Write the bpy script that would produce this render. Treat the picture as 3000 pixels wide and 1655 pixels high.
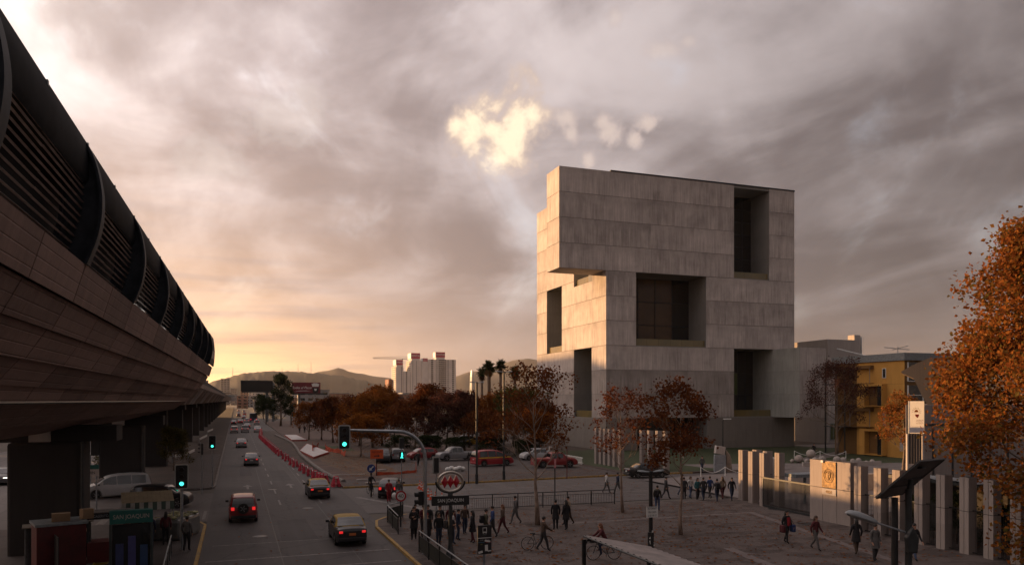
import bpy, bmesh, math, random
from mathutils import Vector, Matrix, Quaternion
R = math.radians
PI = math.pi
rng = random.Random(7)
for o in list(bpy.data.objects):
    bpy.data.objects.remove(o)
SC = bpy.context.scene
COL = SC.collection

# ------------------------------------------------------------------ camera
# world: +Y runs along the avenue, +X to the right of it, Z up, metres
cam_d = bpy.data.cameras.new('camera')
cam = bpy.data.objects.new('camera', cam_d)
COL.objects.link(cam)
cam.location = (0, 0, 7.8)
cam.rotation_euler = (R(90), 0, -R(19.7))
cam_d.sensor_width = 36
cam_d.lens = 36 * 2260 / 3000
cam_d.shift_y = 344.5 / 3000
cam_d.clip_start = 0.1
cam_d.clip_end = 30000
SC.camera = cam

# ------------------------------------------------------------------ world
SUN_AZ, SUN_EL = -40.0, 8.0            # degrees from +Y (negative = to the left) and above the horizon
SC.view_settings.view_transform = 'Standard'
SC.view_settings.look = 'None'
SC.view_settings.exposure = 1.0
SC.view_settings.gamma = 1.0
SC.view_settings.use_curve_mapping = False
SC.render.engine = 'CYCLES'
SC.cycles.use_denoising = True
SC.cycles.max_bounces = 6
SC.cycles.diffuse_bounces = 3
SC.cycles.glossy_bounces = 3
SC.cycles.transmission_bounces = 4
SC.cycles.transparent_max_bounces = 12
SC.cycles.volume_bounces = 1
SC.cycles.sample_clamp_indirect = 4.0
W = bpy.data.worlds.new('World')
SC.world = W
W.use_nodes = True


class NT:
    """small node-tree writer"""
    def __init__(s, tree, clear=True):
        s.t = tree
        if clear:
            tree.nodes.clear()

    def n(s, kind, **kw):
        nd = s.t.nodes.new(kind)
        for k, v in kw.items():
            setattr(nd, k, v)
        return nd

    def l(s, a, b):
        s.t.links.new(a, b)

    def put(s, sock, v):
        if hasattr(v, 'is_output'):
            s.l(v, sock)
        else:
            sock.default_value = v

    def m(s, op, a, b=0.0, c=0.0, clamp=False):
        nd = s.n('ShaderNodeMath', operation=op, use_clamp=clamp)
        for i, v in enumerate((a, b, c)):
            s.put(nd.inputs[i], v)
        return nd.outputs[0]

    def vm(s, op, a, b=(0, 0, 0), out=0):
        nd = s.n('ShaderNodeVectorMath', operation=op)
        s.put(nd.inputs[0], a)
        s.put(nd.inputs[1], b)
        return nd.outputs[out]

    def ss(s, x, lo, hi):
        nd = s.n('ShaderNodeMapRange', interpolation_type='SMOOTHSTEP')
        s.put(nd.inputs[0], x)
        nd.inputs[1].default_value = lo
        nd.inputs[2].default_value = hi
        return nd.outputs[0]

    def mix(s, f, a, b, blend='MIX'):
        nd = s.n('ShaderNodeMix', data_type='RGBA', blend_type=blend)
        s.put(nd.inputs[0], f)
        for i, v in ((6, a), (7, b)):
            if isinstance(v, tuple) and len(v) == 3:
                v = v + (1,)
            s.put(nd.inputs[i], v)
        return nd.outputs[2]

    def noise(s, vec, scale, detail=4, rough=.5, dist=0.0):
        nd = s.n('ShaderNodeTexNoise')
        s.put(nd.inputs['Vector'], vec)
        nd.inputs['Scale'].default_value = scale
        nd.inputs['Detail'].default_value = detail
        nd.inputs['Roughness'].default_value = rough
        nd.inputs['Distortion'].default_value = dist
        return nd.outputs[0]

    def xyz(s, x, y, z):
        nd = s.n('ShaderNodeCombineXYZ')
        for i, v in enumerate((x, y, z)):
            s.put(nd.inputs[i], v)
        return nd.outputs[0]


def dirv(az, el):
    return Vector((math.sin(R(az)) * math.cos(R(el)), math.cos(R(az)) * math.cos(R(el)), math.sin(R(el))))


def build_world():
    N = NT(W.node_tree)
    out = N.n('ShaderNodeOutputWorld')
    tc = N.n('ShaderNodeTexCoord')
    d = tc.outputs['Generated']
    sp = N.n('ShaderNodeSeparateXYZ')
    N.l(d, sp.inputs[0])
    x, y, z = sp.outputs
    e = N.m('MAXIMUM', z, 0.0)
    hl = N.m('SQRT', N.m('ADD', N.m('ADD', N.m('MULTIPLY', x, x), N.m('MULTIPLY', y, y)), 1e-5))
    S = dirv(-52, 0)
    a = N.m('DIVIDE', N.m('ADD', N.m('MULTIPLY', x, S.x), N.m('MULTIPLY', y, S.y)), hl)
    # cloud deck seen in perspective: project the direction onto a plane overhead
    k = N.m('ADD', e, 0.16)
    qx, qy = N.m('DIVIDE', x, k), N.m('DIVIDE', y, k)
    q1 = N.xyz(qx, N.m('MULTIPLY', qy, .62), 3.1)
    n1 = N.noise(q1, 2.1, 8, .53, .45)
    n2 = N.noise(q1, .75, 2, .5, .3)
    n4 = N.noise(d, 6.5, 6, .55, .5)
    cl = N.m('ADD', N.m('ADD', N.m('MULTIPLY', n1, .62), N.m('MULTIPLY', n2, .34)), N.m('MULTIPLY', n4, .34))
    cl = N.ss(cl, .52, .82)
    # contrast melts away low down where the deck is seen edge-on
    lowf = N.ss(e, .03, .22)
    cl = N.m('ADD', N.m('MULTIPLY', cl, N.m('ADD', .25, N.m('MULTIPLY', lowf, .75))), N.m('MULTIPLY', N.m('SUBTRACT', 1.0, lowf), .22))
    grey = N.mix(cl, (.214, .181, .179), (.560, .499, .489))
    hole = N.ss(n4, .56, .74)
    grey = N.mix(N.m('MULTIPLY', N.m('MULTIPLY', hole, lowf), .40), grey, (.49, .455, .475))
    g = N.ss(a, -.6, 1.0)
    mul = N.m('MULTIPLY', N.m('ADD', .40, N.m('MULTIPLY', N.m('POWER', g, 1.7), .95)), N.m('ADD', .74, N.m('MULTIPLY', e, 1.25)))
    c = N.mix(1.0, grey, N.xyz(mul, mul, mul), 'MULTIPLY')
    # low warm band toward the sunset
    hz = N.m('POWER', 2.718, N.m('MULTIPLY', e, -6.6))
    wa = N.m('MULTIPLY', hz, N.ss(a, .05, .85))
    c = N.mix(N.m('MULTIPLY', wa, .80), c, (.80, .46, .25))
    hz2 = N.m('POWER', 2.718, N.m('MULTIPLY', e, -16.0))
    w2 = N.m('MULTIPLY', hz2, N.ss(a, .38, .72))
    w2 = N.m('MULTIPLY', w2, N.ss(N.noise(N.xyz(qx, N.m('MULTIPLY', e, 60.0), 1.0), 1.2, 3), .25, .6))
    c = N.mix(w2, c, (1.9, 1.05, .40))
    c = N.mix(1.0, c, (1.0, .975, .985), 'MULTIPLY')
    # sun-side glow behind thin cloud
    for az, el, p, amp, colr in ((-24, 30, 70, .95, (1, .93, .84)), (-52, 24, 9, .62, (1, .80, .60))):
        v = dirv(az, el)
        dt = N.m('MAXIMUM', N.vm('DOT_PRODUCT', d, tuple(v), out=1), 0.0)
        lob = N.m('MULTIPLY', N.m('POWER', dt, p), amp)
        lob = N.m('MULTIPLY', lob, N.m('ADD', .65, N.m('MULTIPLY', cl, .5)))
        c = N.mix(1.0, c, N.mix(1.0, colr, N.xyz(lob, lob, lob), 'MULTIPLY'), 'ADD')
    # sunlit cumulus fragments under the deck: lobes joined into one ragged mass
    nz = N.noise(d, 20, 8, .62, .35)
    nzl = N.noise(d, 52, 5, .6, .2)
    def puff(lobes, c, colr, amt, am=2.6):
        F = None
        for az, el, rx, rz in lobes:
            v = dirv(az, el)
            rt = Vector((math.cos(R(az)), -math.sin(R(az)), 0))
            up = rt.cross(v)
            f = N.m('MAXIMUM', N.vm('DOT_PRODUCT', d, tuple(v), out=1), .05)
            u = N.m('DIVIDE', N.vm('DOT_PRODUCT', d, tuple(rt / rx), out=1), f)
            w = N.m('DIVIDE', N.vm('DOT_PRODUCT', d, tuple(up / rz), out=1), f)
            rr = N.m('SQRT', N.m('ADD', N.m('MULTIPLY', u, u), N.m('MULTIPLY', w, w)))
            F = rr if F is None else N.m('SMOOTH_MIN', F, rr, .35)
        rr = N.m('ADD', F, N.m('MULTIPLY', N.m('SUBTRACT', nz, .5), am))
        rr = N.m('ADD', rr, N.m('MULTIPLY', N.m('SUBTRACT', nzl, .5), .8))
        mk = N.ss(rr, 1.15, .38)
        core = N.ss(rr, .80, -.05)
        return N.mix(N.m('MULTIPLY', mk, amt), c, N.mix(core, colr[0], colr[1]))
    cream = ((.48, .375, .32), (.90, .71, .51))
    pink = ((.42, .345, .325), (.54, .44, .39))
    c = puff([(20.2, 19.9, .042, .044), (21.2, 20.2, .026, .030), (19.5, 18.4, .036, .034), (17.0, 20.0, .036, .024), (18.4, 20.7, .028, .020), (16.7, 18.7, .026, .024), (18.8, 17.3, .034, .022), (15.6, 19.6, .020, .016), (18.3, 19.4, .024, .018)], c, cream, 1.0, 2.9)
    c = puff([(23.6, 20.0, .016, .014), (24.0, 19.0, .010, .012), (26.4, 19.8, .013, .012), (27.0, 18.9, .014, .018), (29.6, 19.5, .018, .011), (28.7, 18.4, .010, .012), (25.4, 17.2, .008, .012)], c, pink, .82, 3.4)
    c = puff([(30.6, 24.0, .022, .012), (32.6, 24.4, .012, .008), (27.4, 26.2, .014, .016)], c, pink, .38, 3.6)
    c = puff([(3.0, 19.5, .07, .04), (-1.0, 16.0, .05, .03)], c, ((.50, .44, .41), (.66, .58, .53)), .28, 3.4)
    bg1 = N.n('ShaderNodeBackground')
    N.l(c, bg1.inputs[0])
    bg1.inputs[1].default_value = SKY_GAIN
    sky = N.n('ShaderNodeTexSky', sky_type='NISHITA', sun_disc=False)
    sky.sun_elevation = R(SUN_EL)
    sky.sun_rotation = R(SUN_AZ)
    bg2 = N.n('ShaderNodeBackground')
    # blue sky only shows where the cloud deck is thin
    gap = N.m('ADD', .06, N.m('MULTIPLY', N.m('MULTIPLY', hole, lowf), .5))
    N.l(N.mix(1.0, sky.outputs[0], N.xyz(gap, gap, gap), 'MULTIPLY'), bg2.inputs[0])
    bg2.inputs[1].default_value = 0.05
    ad = N.n('ShaderNodeAddShader')
    N.l(bg1.outputs[0], ad.inputs[0])
    N.l(bg2.outputs[0], ad.inputs[1])
    N.l(ad.outputs[0], out.inputs[0])


SKY_GAIN = 0.69
HAZE_DENSITY = 4.2e-5
build_world()
sun_d = bpy.data.lights.new('sun', 'SUN')
sun_d.energy = 5.0
sun_d.angle = R(0.6)
sun_d.color = (1.0, .55, .23)
sun = bpy.data.objects.new('sun', sun_d)
COL.objects.link(sun)
sun.rotation_euler = (-dirv(SUN_AZ, SUN_EL)).to_track_quat('-Z', 'Y').to_euler()

# ------------------------------------------------------------------ materials
MATS = {}


def mat(name, c1, c2=None, rough=.8, scale=2.0, bump=0.0, bscale=None, metal=0.0, emit=None, es=0.0, obr=0.0,
        stretch=(1, 1, 1), detail=5, spec=.4, ramp=(.35, .65), coat=0.0, trans=0.0, island=False):
    """procedural material: two colours mixed by noise, optional bump, per-object tone change (obr)"""
    if name in MATS:
        return MATS[name]
    m = bpy.data.materials.new(name)
    m.use_nodes = True
    N = NT(m.node_tree)
    out = N.n('ShaderNodeOutputMaterial')
    b = N.n('ShaderNodeBsdfPrincipled')
    N.l(b.outputs[0], out.inputs[0])
    tc = N.n('ShaderNodeTexCoord')
    v = N.vm('MULTIPLY', tc.outputs['Object'], stretch)
    c2 = c2 or tuple(min(1, k * .78) for k in c1)
    n = N.ss(N.noise(v, scale, detail, .6), ramp[0], ramp[1])
    if island:
        ge = N.n('ShaderNodeNewGeometry')
        n = N.m('ADD', N.m('MULTIPLY', n, .35), N.m('MULTIPLY', ge.outputs['Random Per Island'], .65))
    c = N.mix(n, c1, c2)
    if obr:
        oi = N.n('ShaderNodeObjectInfo')
        f = N.m('ADD', 1 - obr, N.m('MULTIPLY', oi.outputs['Random'], 2 * obr))
        c = N.mix(1.0, c, N.xyz(f, f, f), 'MULTIPLY')
    N.l(c, b.inputs['Base Color'])
    b.inputs['Roughness'].default_value = rough
    b.inputs['Metallic'].default_value = metal
    b.inputs['Specular IOR Level'].default_value = spec
    b.inputs['Coat Weight'].default_value = coat
    b.inputs['Coat Roughness'].default_value = .06
    if trans:
        b.inputs['Transmission Weight'].default_value = trans
    if bump:
        bp = N.n('ShaderNodeBump')
        bp.inputs['Strength'].default_value = bump
        bp.inputs['Distance'].default_value = .02
        N.l(N.noise(v, bscale or scale * 6, 6, .65), bp.inputs['Height'])
        N.l(bp.outputs[0], b.inputs['Normal'])
    if emit:
        b.inputs['Emission Color'].default_value = emit + (1,)
        b.inputs['Emission Strength'].default_value = es
    MATS[name] = m
    return m


def leaf_mat(name, cols, trans=.35):
    m = bpy.data.materials.new(name)
    m.use_nodes = True
    N = NT(m.node_tree)
    out = N.n('ShaderNodeOutputMaterial')
    ge = N.n('ShaderNodeNewGeometry')
    oi = N.n('ShaderNodeObjectInfo')
    rp = N.n('ShaderNodeValToRGB')
    while len(rp.color_ramp.elements) < len(cols):
        rp.color_ramp.elements.new(.5)
    for i, c in enumerate(cols):
        rp.color_ramp.elements[i].position = i / (len(cols) - 1)
        rp.color_ramp.elements[i].color = c + (1,)
    tc = N.n('ShaderNodeTexCoord')
    nz = N.noise(tc.outputs['Object'], .45, 3)
    f = N.m('ADD', N.m('MULTIPLY', ge.outputs['Random Per Island'], .62), N.m('MULTIPLY', nz, .62))
    f = N.m('ADD', f, N.m('MULTIPLY', N.m('SUBTRACT', oi.outputs['Random'], .5), .28))
    f = N.m('SUBTRACT', f, .12, clamp=True)
    N.l(f, rp.inputs[0])
    di = N.n('ShaderNodeBsdfDiffuse')
    tr = N.n('ShaderNodeBsdfTranslucent')
    N.l(rp.outputs[0], di.inputs[0])
    N.l(rp.outputs[0], tr.inputs[0])
    mx = N.n('ShaderNodeMixShader')
    mx.inputs[0].default_value = trans
    N.l(di.outputs[0], mx.inputs[1])
    N.l(tr.outputs[0], mx.inputs[2])
    N.l(mx.outputs[0], out.inputs[0])
    MATS[name] = m
    return m


def concrete_mat(name, c, streak=.35, obr=.09, lines=0.0):
    """board-marked concrete: vertical streaks, blotches, per-pour tone"""
    m = bpy.data.materials.new(name)
    m.use_nodes = True
    N = NT(m.node_tree)
    out = N.n('ShaderNodeOutputMaterial')
    b = N.n('ShaderNodeBsdfPrincipled')
    N.l(b.outputs[0], out.inputs[0])
    tc = N.n('ShaderNodeTexCoord')
    p = tc.outputs['Object']
    oi = N.n('ShaderNodeObjectInfo')
    off = N.m('MULTIPLY', oi.outputs['Random'], 40.0)
    ps = N.vm('ADD', p, N.xyz(off, off, off))
    s1 = N.noise(N.vm('MULTIPLY', ps, (4.2, 4.2, .16)), 1.0, 7, .68)
    s2 = N.noise(N.vm('MULTIPLY', ps, (1.0, 1.0, .30)), .9, 5, .6, .4)
    bl = N.noise(N.vm('MULTIPLY', p, (1, 1, 1.6)), .22, 7, .62, .5)
    f = N.m('ADD', N.m('MULTIPLY', N.m('SUBTRACT', s1, .5), streak * 1.55), N.m('MULTIPLY', N.m('SUBTRACT', s2, .5), streak * .85))
    f = N.m('ADD', f, N.m('MULTIPLY', N.m('SUBTRACT', bl, .5), streak * .9))
    sz = N.n('ShaderNodeSeparateXYZ')
    N.l(p, sz.inputs[0])
    fz = N.m('FRACT', N.m('DIVIDE', N.m('SUBTRACT', sz.outputs[2], 5.05), 3.737))
    run = N.m('MULTIPLY', N.ss(fz, .45, 1.0), N.ss(s1, .42, .66))
    f = N.m('SUBTRACT', f, N.m('MULTIPLY', run, streak * .42))
    f = N.m('ADD', f, N.m('MULTIPLY', N.m('SUBTRACT', oi.outputs['Random'], .5), 2 * obr))
    f = N.m('ADD', f, 1.0)
    col = N.mix(1.0, c, N.xyz(f, f, f), 'MULTIPLY')
    N.l(col, b.inputs['Base Color'])
    b.inputs['Roughness'].default_value = .85
    b.inputs['Specular IOR Level'].default_value = .25
    h = N.m('ADD', s1, N.m('MULTIPLY', N.noise(p, 9, 5), .4))
    if lines:
        sp = N.n('ShaderNodeSeparateXYZ')
        N.l(p, sp.inputs[0])
        fr = N.m('FRACT', N.m('MULTIPLY', sp.outputs[2], lines))
        h = N.m('ADD', h, N.m('MULTIPLY', N.ss(N.m('ABSOLUTE', N.m('SUBTRACT', fr, .5)), .0, .08), 2.0))
    bp = N.n('ShaderNodeBump')
    bp.inputs['Strength'].default_value = .5
    bp.inputs['Distance'].default_value = .025
    N.l(h, bp.inputs['Height'])
    N.l(bp.outputs[0], b.inputs['Normal'])
    MATS[name] = m
    return m


def glass_mat(name, c, rough=.06, spec=.9):
    return mat(name, c, tuple(k * .7 for k in c), rough=rough, scale=.6, spec=spec)


# ------------------------------------------------------------------ mesh writer
class MB:
    def __init__(s):
        s.v, s.f = [], []

    def add(s, vs, fs):
        k = len(s.v)
        s.v += [tuple(v) for v in vs]
        s.f += [tuple(i + k for i in f) for f in fs]
        return s

    def box(s, x0, x1, y0, y1, z0, z1):
        return s.add([(x0, y0, z0), (x1, y0, z0), (x1, y1, z0), (x0, y1, z0), (x0, y0, z1), (x1, y0, z1), (x1, y1, z1), (x0, y1, z1)],
                     [(0, 3, 2, 1), (4, 5, 6, 7), (0, 1, 5, 4), (1, 2, 6, 5), (2, 3, 7, 6), (3, 0, 4, 7)])

    def cbox(s, c, sz, rz=0.0, tilt=None):
        """box centred at c, size sz, turned rz about z (and by quaternion tilt first)"""
        vs = []
        cr, sr = math.cos(rz), math.sin(rz)
        for k in range(8):
            p = Vector(((k & 1) - .5, ((k >> 1) & 1) - .5, (k >> 2) - .5)) * 1.0
            p = Vector((p.x * sz[0], p.y * sz[1], p.z * sz[2]))
            if tilt is not None:
                p = tilt @ p
            vs.append((c[0] + p.x * cr - p.y * sr, c[1] + p.x * sr + p.y * cr, c[2] + p.z))
        return s.add(vs, [(0, 2, 3, 1), (4, 5, 7, 6), (0, 1, 5, 4), (1, 3, 7, 5), (3, 2, 6, 7), (2, 0, 4, 6)])

    def tube(s, pts, r, n=8, cap=True):
        """tube along pts; r one radius or a list"""
        pts = [Vector(p) for p in pts]
        rs = r if isinstance(r, (list, tuple)) else [r] * len(pts)
        rings, u = [], None
        for i, p in enumerate(pts):
            t = (pts[min(i + 1, len(pts) - 1)] - pts[max(i - 1, 0)])
            if t.length < 1e-9:
                t = Vector((0, 0, 1))
            t.normalize()
            if u is None:
                u = t.orthogonal().normalized()
            else:
                u = (u - t * u.dot(t))
                u = u.normalized() if u.length > 1e-6 else t.orthogonal().normalized()
            w = t.cross(u)
            rings.append([p + (u * math.cos(2 * PI * k / n) + w * math.sin(2 * PI * k / n)) * rs[i] for k in range(n)])
        vs = [q for rg in rings for q in rg]
        fs = []
        for i in range(len(rings) - 1):
            for k in range(n):
                fs.append((i * n + k, i * n + (k + 1) % n, (i + 1) * n + (k + 1) % n, (i + 1) * n + k))
        if cap:
            fs.append(tuple(range(n - 1, -1, -1)))
            fs.append(tuple((len(rings) - 1) * n + k for k in range(n)))
        return s.add(vs, fs)

    def cyl(s, x, y, z0, z1, r, n=12, r2=None):
        return s.tube([(x, y, z0), (x, y, z1)], [r, r if r2 is None else r2], n)

    def ball(s, c, r, n=12, m=7, sq=(1, 1, 1)):
        vs = [(c[0], c[1], c[2] - r * sq[2])]
        for i in range(1, m):
            ph = -PI / 2 + PI * i / m
            for k in range(n):
                t = 2 * PI * k / n
                vs.append((c[0] + r * sq[0] * math.cos(ph) * math.cos(t), c[1] + r * sq[1] * math.cos(ph) * math.sin(t), c[2] + r * sq[2] * math.sin(ph)))
        vs.append((c[0], c[1], c[2] + r * sq[2]))
        fs = [(0, 1 + (k + 1) % n, 1 + k) for k in range(n)]
        for i in range(m - 2):
            for k in range(n):
                a, b = 1 + i * n, 1 + (i + 1) * n
                fs.append((a + k, a + (k + 1) % n, b + (k + 1) % n, b + k))
        L = len(vs) - 1
        fs += [(L, 1 + (m - 2) * n + k, 1 + (m - 2) * n + (k + 1) % n) for k in range(n)]
        return s.add(vs, fs)

    def prism(s, poly, z0, z1):
        """vertical prism over a plan polygon (counter-clockwise)"""
        n = len(poly)
        vs = [(p[0], p[1], z0) for p in poly] + [(p[0], p[1], z1) for p in poly]
        fs = [tuple(range(n - 1, -1, -1)), tuple(range(n, 2 * n))]
        fs += [(i, (i + 1) % n, n + (i + 1) % n, n + i) for i in range(n)]
        return s.add(vs, fs)

    def ext(s, poly, o, u, w, d):
        """polygon (a,b) in plane o + a*u + b*w, extruded by vector d"""
        o, u, w, d = Vector(o), Vector(u), Vector(w), Vector(d)
        n = len(poly)
        vs = [o + u * a + w * b for a, b in poly]
        vs += [v + d for v in vs]
        fs = [tuple(range(n - 1, -1, -1)), tuple(range(n, 2 * n))]
        fs += [(i, (i + 1) % n, n + (i + 1) % n, n + i) for i in range(n)]
        return s.add(vs, fs)

    def sheet(s, poly, z):
        return s.add([(p[0], p[1], z) for p in poly], [tuple(range(len(poly)))])

    def lathe(s, prof, c=(0, 0, 0), n=16):
        vs, fs = [], []
        for r, z in prof:
            for k in range(n):
                t = 2 * PI * k / n
                vs.append((c[0] + r * math.cos(t), c[1] + r * math.sin(t), c[2] + z))
        for i in range(len(prof) - 1):
            for k in range(n):
                fs.append((i * n + k, i * n + (k + 1) % n, (i + 1) * n + (k + 1) % n, (i + 1) * n + k))
        fs.append(tuple(range(n - 1, -1, -1)))
        fs.append(tuple((len(prof) - 1) * n + k for k in range(n)))
        return s.add(vs, fs)

    def mesh(s, name):
        me = bpy.data.meshes.new(name)
        me.from_pydata(s.v, [], s.f)
        me.validate()
        return me

    def fix(s, me):
        bm = bmesh.new()
        bm.from_mesh(me)
        bmesh.ops.recalc_face_normals(bm, faces=bm.faces)
        bm.to_mesh(me)
        bm.free()

    def build(s, name, m, parent=None, smooth=0, kind=None, bevel=0, fix=True, loc=None, rz=0):
        me = s.mesh(name)
        if fix:
            s.fix(me)
        o = bpy.data.objects.new(name, me)
        COL.objects.link(o)
        if m is not None:
            me.materials.append(m)
        if parent is not None:
            o.parent = parent
        if smooth:
            me.shade_smooth()
            me.set_sharp_from_angle(angle=R(smooth))
        if bevel:
            bv = o.modifiers.new('bevel', 'BEVEL')
            bv.width = bevel
            bv.segments = 2
            bv.limit_method = 'ANGLE'
        if kind:
            o['kind'] = kind
        if loc:
            o.location = loc
        if rz:
            o.rotation_euler = (0, 0, rz)
        return o


def thing(name, label, cat, loc=(0, 0, 0), rz=0.0, group=None):
    o = bpy.data.objects.new(name, None)
    o.empty_display_size = .2
    COL.objects.link(o)
    o.location = loc
    o.rotation_euler = (0, 0, rz)
    o['label'] = label
    o['category'] = cat
    if group:
        o['group'] = group
    return o


def tag(o, label, cat, group=None):
    o['label'] = label
    o['category'] = cat
    if group:
        o['group'] = group
    return o


def dup(root, loc, rz=0.0, label=None, group=None, scale=None):
    """copy of a thing with its parts and sub-parts"""
    r = root.copy()
    COL.objects.link(r)
    r.location = loc
    r.rotation_euler = (0, 0, rz)
    if scale:
        r.scale = scale
    if label:
        r['label'] = label
    if group:
        r['group'] = group
    for ch in list(root.children):
        c = ch.copy()
        COL.objects.link(c)
        c.parent = r
        for g in list(ch.children):
            q = g.copy()
            COL.objects.link(q)
            q.parent = c
    return r


def link_mesh(name, me, parent=None, m=None):
    o = bpy.data.objects.new(name, me)
    COL.objects.link(o)
    if parent is not None:
        o.parent = parent
    if m is not None:
        o.material_slots[0].link = 'OBJECT'
        o.material_slots[0].material = m
    return o


ORD = ('first second third fourth fifth sixth seventh eighth ninth tenth eleventh twelfth thirteenth fourteenth fifteenth sixteenth '
       'seventeenth eighteenth nineteenth twentieth twenty-first twenty-second twenty-third twenty-fourth twenty-fifth twenty-sixth '
       'twenty-seventh twenty-eighth').split()


def text(s, size, m, parent, loc, rot, name='lettering', ext=.004, align='CENTER', shear=0.0, sx=1.0):
    cu = bpy.data.curves.new(name, 'FONT')
    cu.body = s
    cu.size = size
    cu.extrude = ext
    cu.align_x = align
    cu.align_y = 'CENTER'
    cu.shear = shear
    cu.resolution_u = 3
    t = bpy.data.objects.new('tmp', cu)
    COL.objects.link(t)
    me = bpy.data.meshes.new_from_object(t.evaluated_get(bpy.context.evaluated_depsgraph_get()))
    bpy.data.objects.remove(t)
    me.materials.clear()
    me.materials.append(m)
    o = bpy.data.objects.new(name, me)
    COL.objects.link(o)
    o.parent = parent
    o.location = loc
    o.rotation_euler = rot
    o.scale = (sx, 1, 1)
    return o


# ------------------------------------------------------------------ palette
CONC = concrete_mat('cast_concrete', (.418, .372, .349), streak=.90, obr=.09)
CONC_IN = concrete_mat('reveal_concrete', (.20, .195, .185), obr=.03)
CONC_TEAL = concrete_mat('bluish_concrete', (.29, .298, .28), streak=.55, obr=.05)
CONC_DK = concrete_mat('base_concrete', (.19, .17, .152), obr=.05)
PANELC = concrete_mat('station_panel_concrete', (.205, .138, .116), streak=.46, obr=.22, lines=4.3)
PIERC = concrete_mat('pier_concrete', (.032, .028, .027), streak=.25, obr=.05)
GIRD = concrete_mat('girder_concrete', (.22, .175, .155), streak=.3)
PALEC = concrete_mat('pale_concrete', (.33, .295, .275), streak=.28, obr=.05)
STEEL = mat('dark_blue_steel', (.026, .031, .040), (.014, .017, .022), rough=.62, scale=3, spec=.18)
SKIN = mat('roof_skin_metal', (.016, .017, .020), (.010, .011, .013), rough=.75, scale=1.5, spec=.06)
BLACK = mat('black_plastic', (.012, .012, .013), (.008, .008, .009), rough=.5)
DKMET = mat('dark_metal', (.022, .026, .028), (.014, .016, .018), rough=.45, scale=4)
GALV = mat('galvanised_metal', (.26, .28, .30), (.19, .20, .215), rough=.42, metal=.6, scale=6)
GREYM = mat('grey_painted_metal', (.17, .19, .20), (.12, .135, .145), rough=.5, scale=5)
WHITE = mat('white_paint', (.72, .72, .70), (.60, .60, .58), rough=.6, scale=3)
RED = mat('red_paint', (.42, .02, .03), (.30, .015, .02), rough=.5)
GLASS_DK = glass_mat('dark_glass', (.012, .014, .016))
GLASS_BR = mat('brown_glass', (.085, .043, .020), (.05, .026, .013), rough=.22, scale=.25, spec=.35)
TYRE = mat('tyre_rubber', (.014, .014, .014), rough=.85)
RIM = mat('wheel_rim', (.30, .30, .31), (.20, .20, .21), rough=.35, metal=.8)
BARK = mat('tree_bark', (.16, .115, .085), (.085, .06, .045), rough=.95, scale=7, bump=.6, stretch=(1, 1, .3))
BARK_PALE = mat('pale_bark', (.26, .19, .15), (.14, .10, .075), rough=.95, scale=5, bump=.5, stretch=(1, 1, .4))
YELLOW = mat('yellow_kerb_paint', (.34, .20, .04), (.20, .135, .06), rough=.8, scale=4)

# ------------------------------------------------------------------ ground, roads, pavements
def asphalt_mat(name, c, tracks=True):
    m = bpy.data.materials.new(name)
    m.use_nodes = True
    N = NT(m.node_tree)
    out = N.n('ShaderNodeOutputMaterial')
    b = N.n('ShaderNodeBsdfPrincipled')
    N.l(b.outputs[0], out.inputs[0])
    p = N.n('ShaderNodeTexCoord').outputs['Object']
    big = N.noise(p, .11, 5, .6)
    fine = N.noise(p, 38, 3, .6)
    st = N.noise(N.vm('MULTIPLY', p, (1.25, .035, 1)), 1.0, 4, .55)
    blot = N.ss(N.noise(p, .55, 5, .65, .6), .56, .74)
    f = N.m('ADD', .62, N.m('MULTIPLY', big, .45))
    f = N.m('ADD', f, N.m('MULTIPLY', N.m('SUBTRACT', fine, .5), .5))
    f = N.m('ADD', f, N.m('MULTIPLY', N.m('SUBTRACT', st, .5), .75 if tracks else .2))
    f = N.m('SUBTRACT', f, N.m('MULTIPLY', blot, .22))
    # transverse and longitudinal slab joints, tar-filled cracks
    vo = N.n('ShaderNodeTexVoronoi', feature='DISTANCE_TO_EDGE')
    N.l(N.vm('ADD', N.vm('MULTIPLY', p, (.22, .12, 1)), N.xyz(N.m('MULTIPLY', N.noise(p, .9, 3), .25), 0, 0)), vo.inputs['Vector'])
    vo.inputs['Scale'].default_value = 1.0
    crack = N.ss(vo.outputs[0], .012, .003)
    f = N.m('SUBTRACT', f, N.m('MULTIPLY', crack, .30))
    N.l(N.mix(1.0, c, N.xyz(f, f, f), 'MULTIPLY'), b.inputs['Base Color'])
    N.l(N.m('ADD', .62, N.m('MULTIPLY', big, .3)), b.inputs['Roughness'])
    b.inputs['Specular IOR Level'].default_value = .35
    bp = N.n('ShaderNodeBump')
    bp.inputs['Strength'].default_value = .35
    bp.inputs['Distance'].default_value = .01
    N.l(fine, bp.inputs['Height'])
    N.l(bp.outputs[0], b.inputs['Normal'])
    return m


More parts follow.
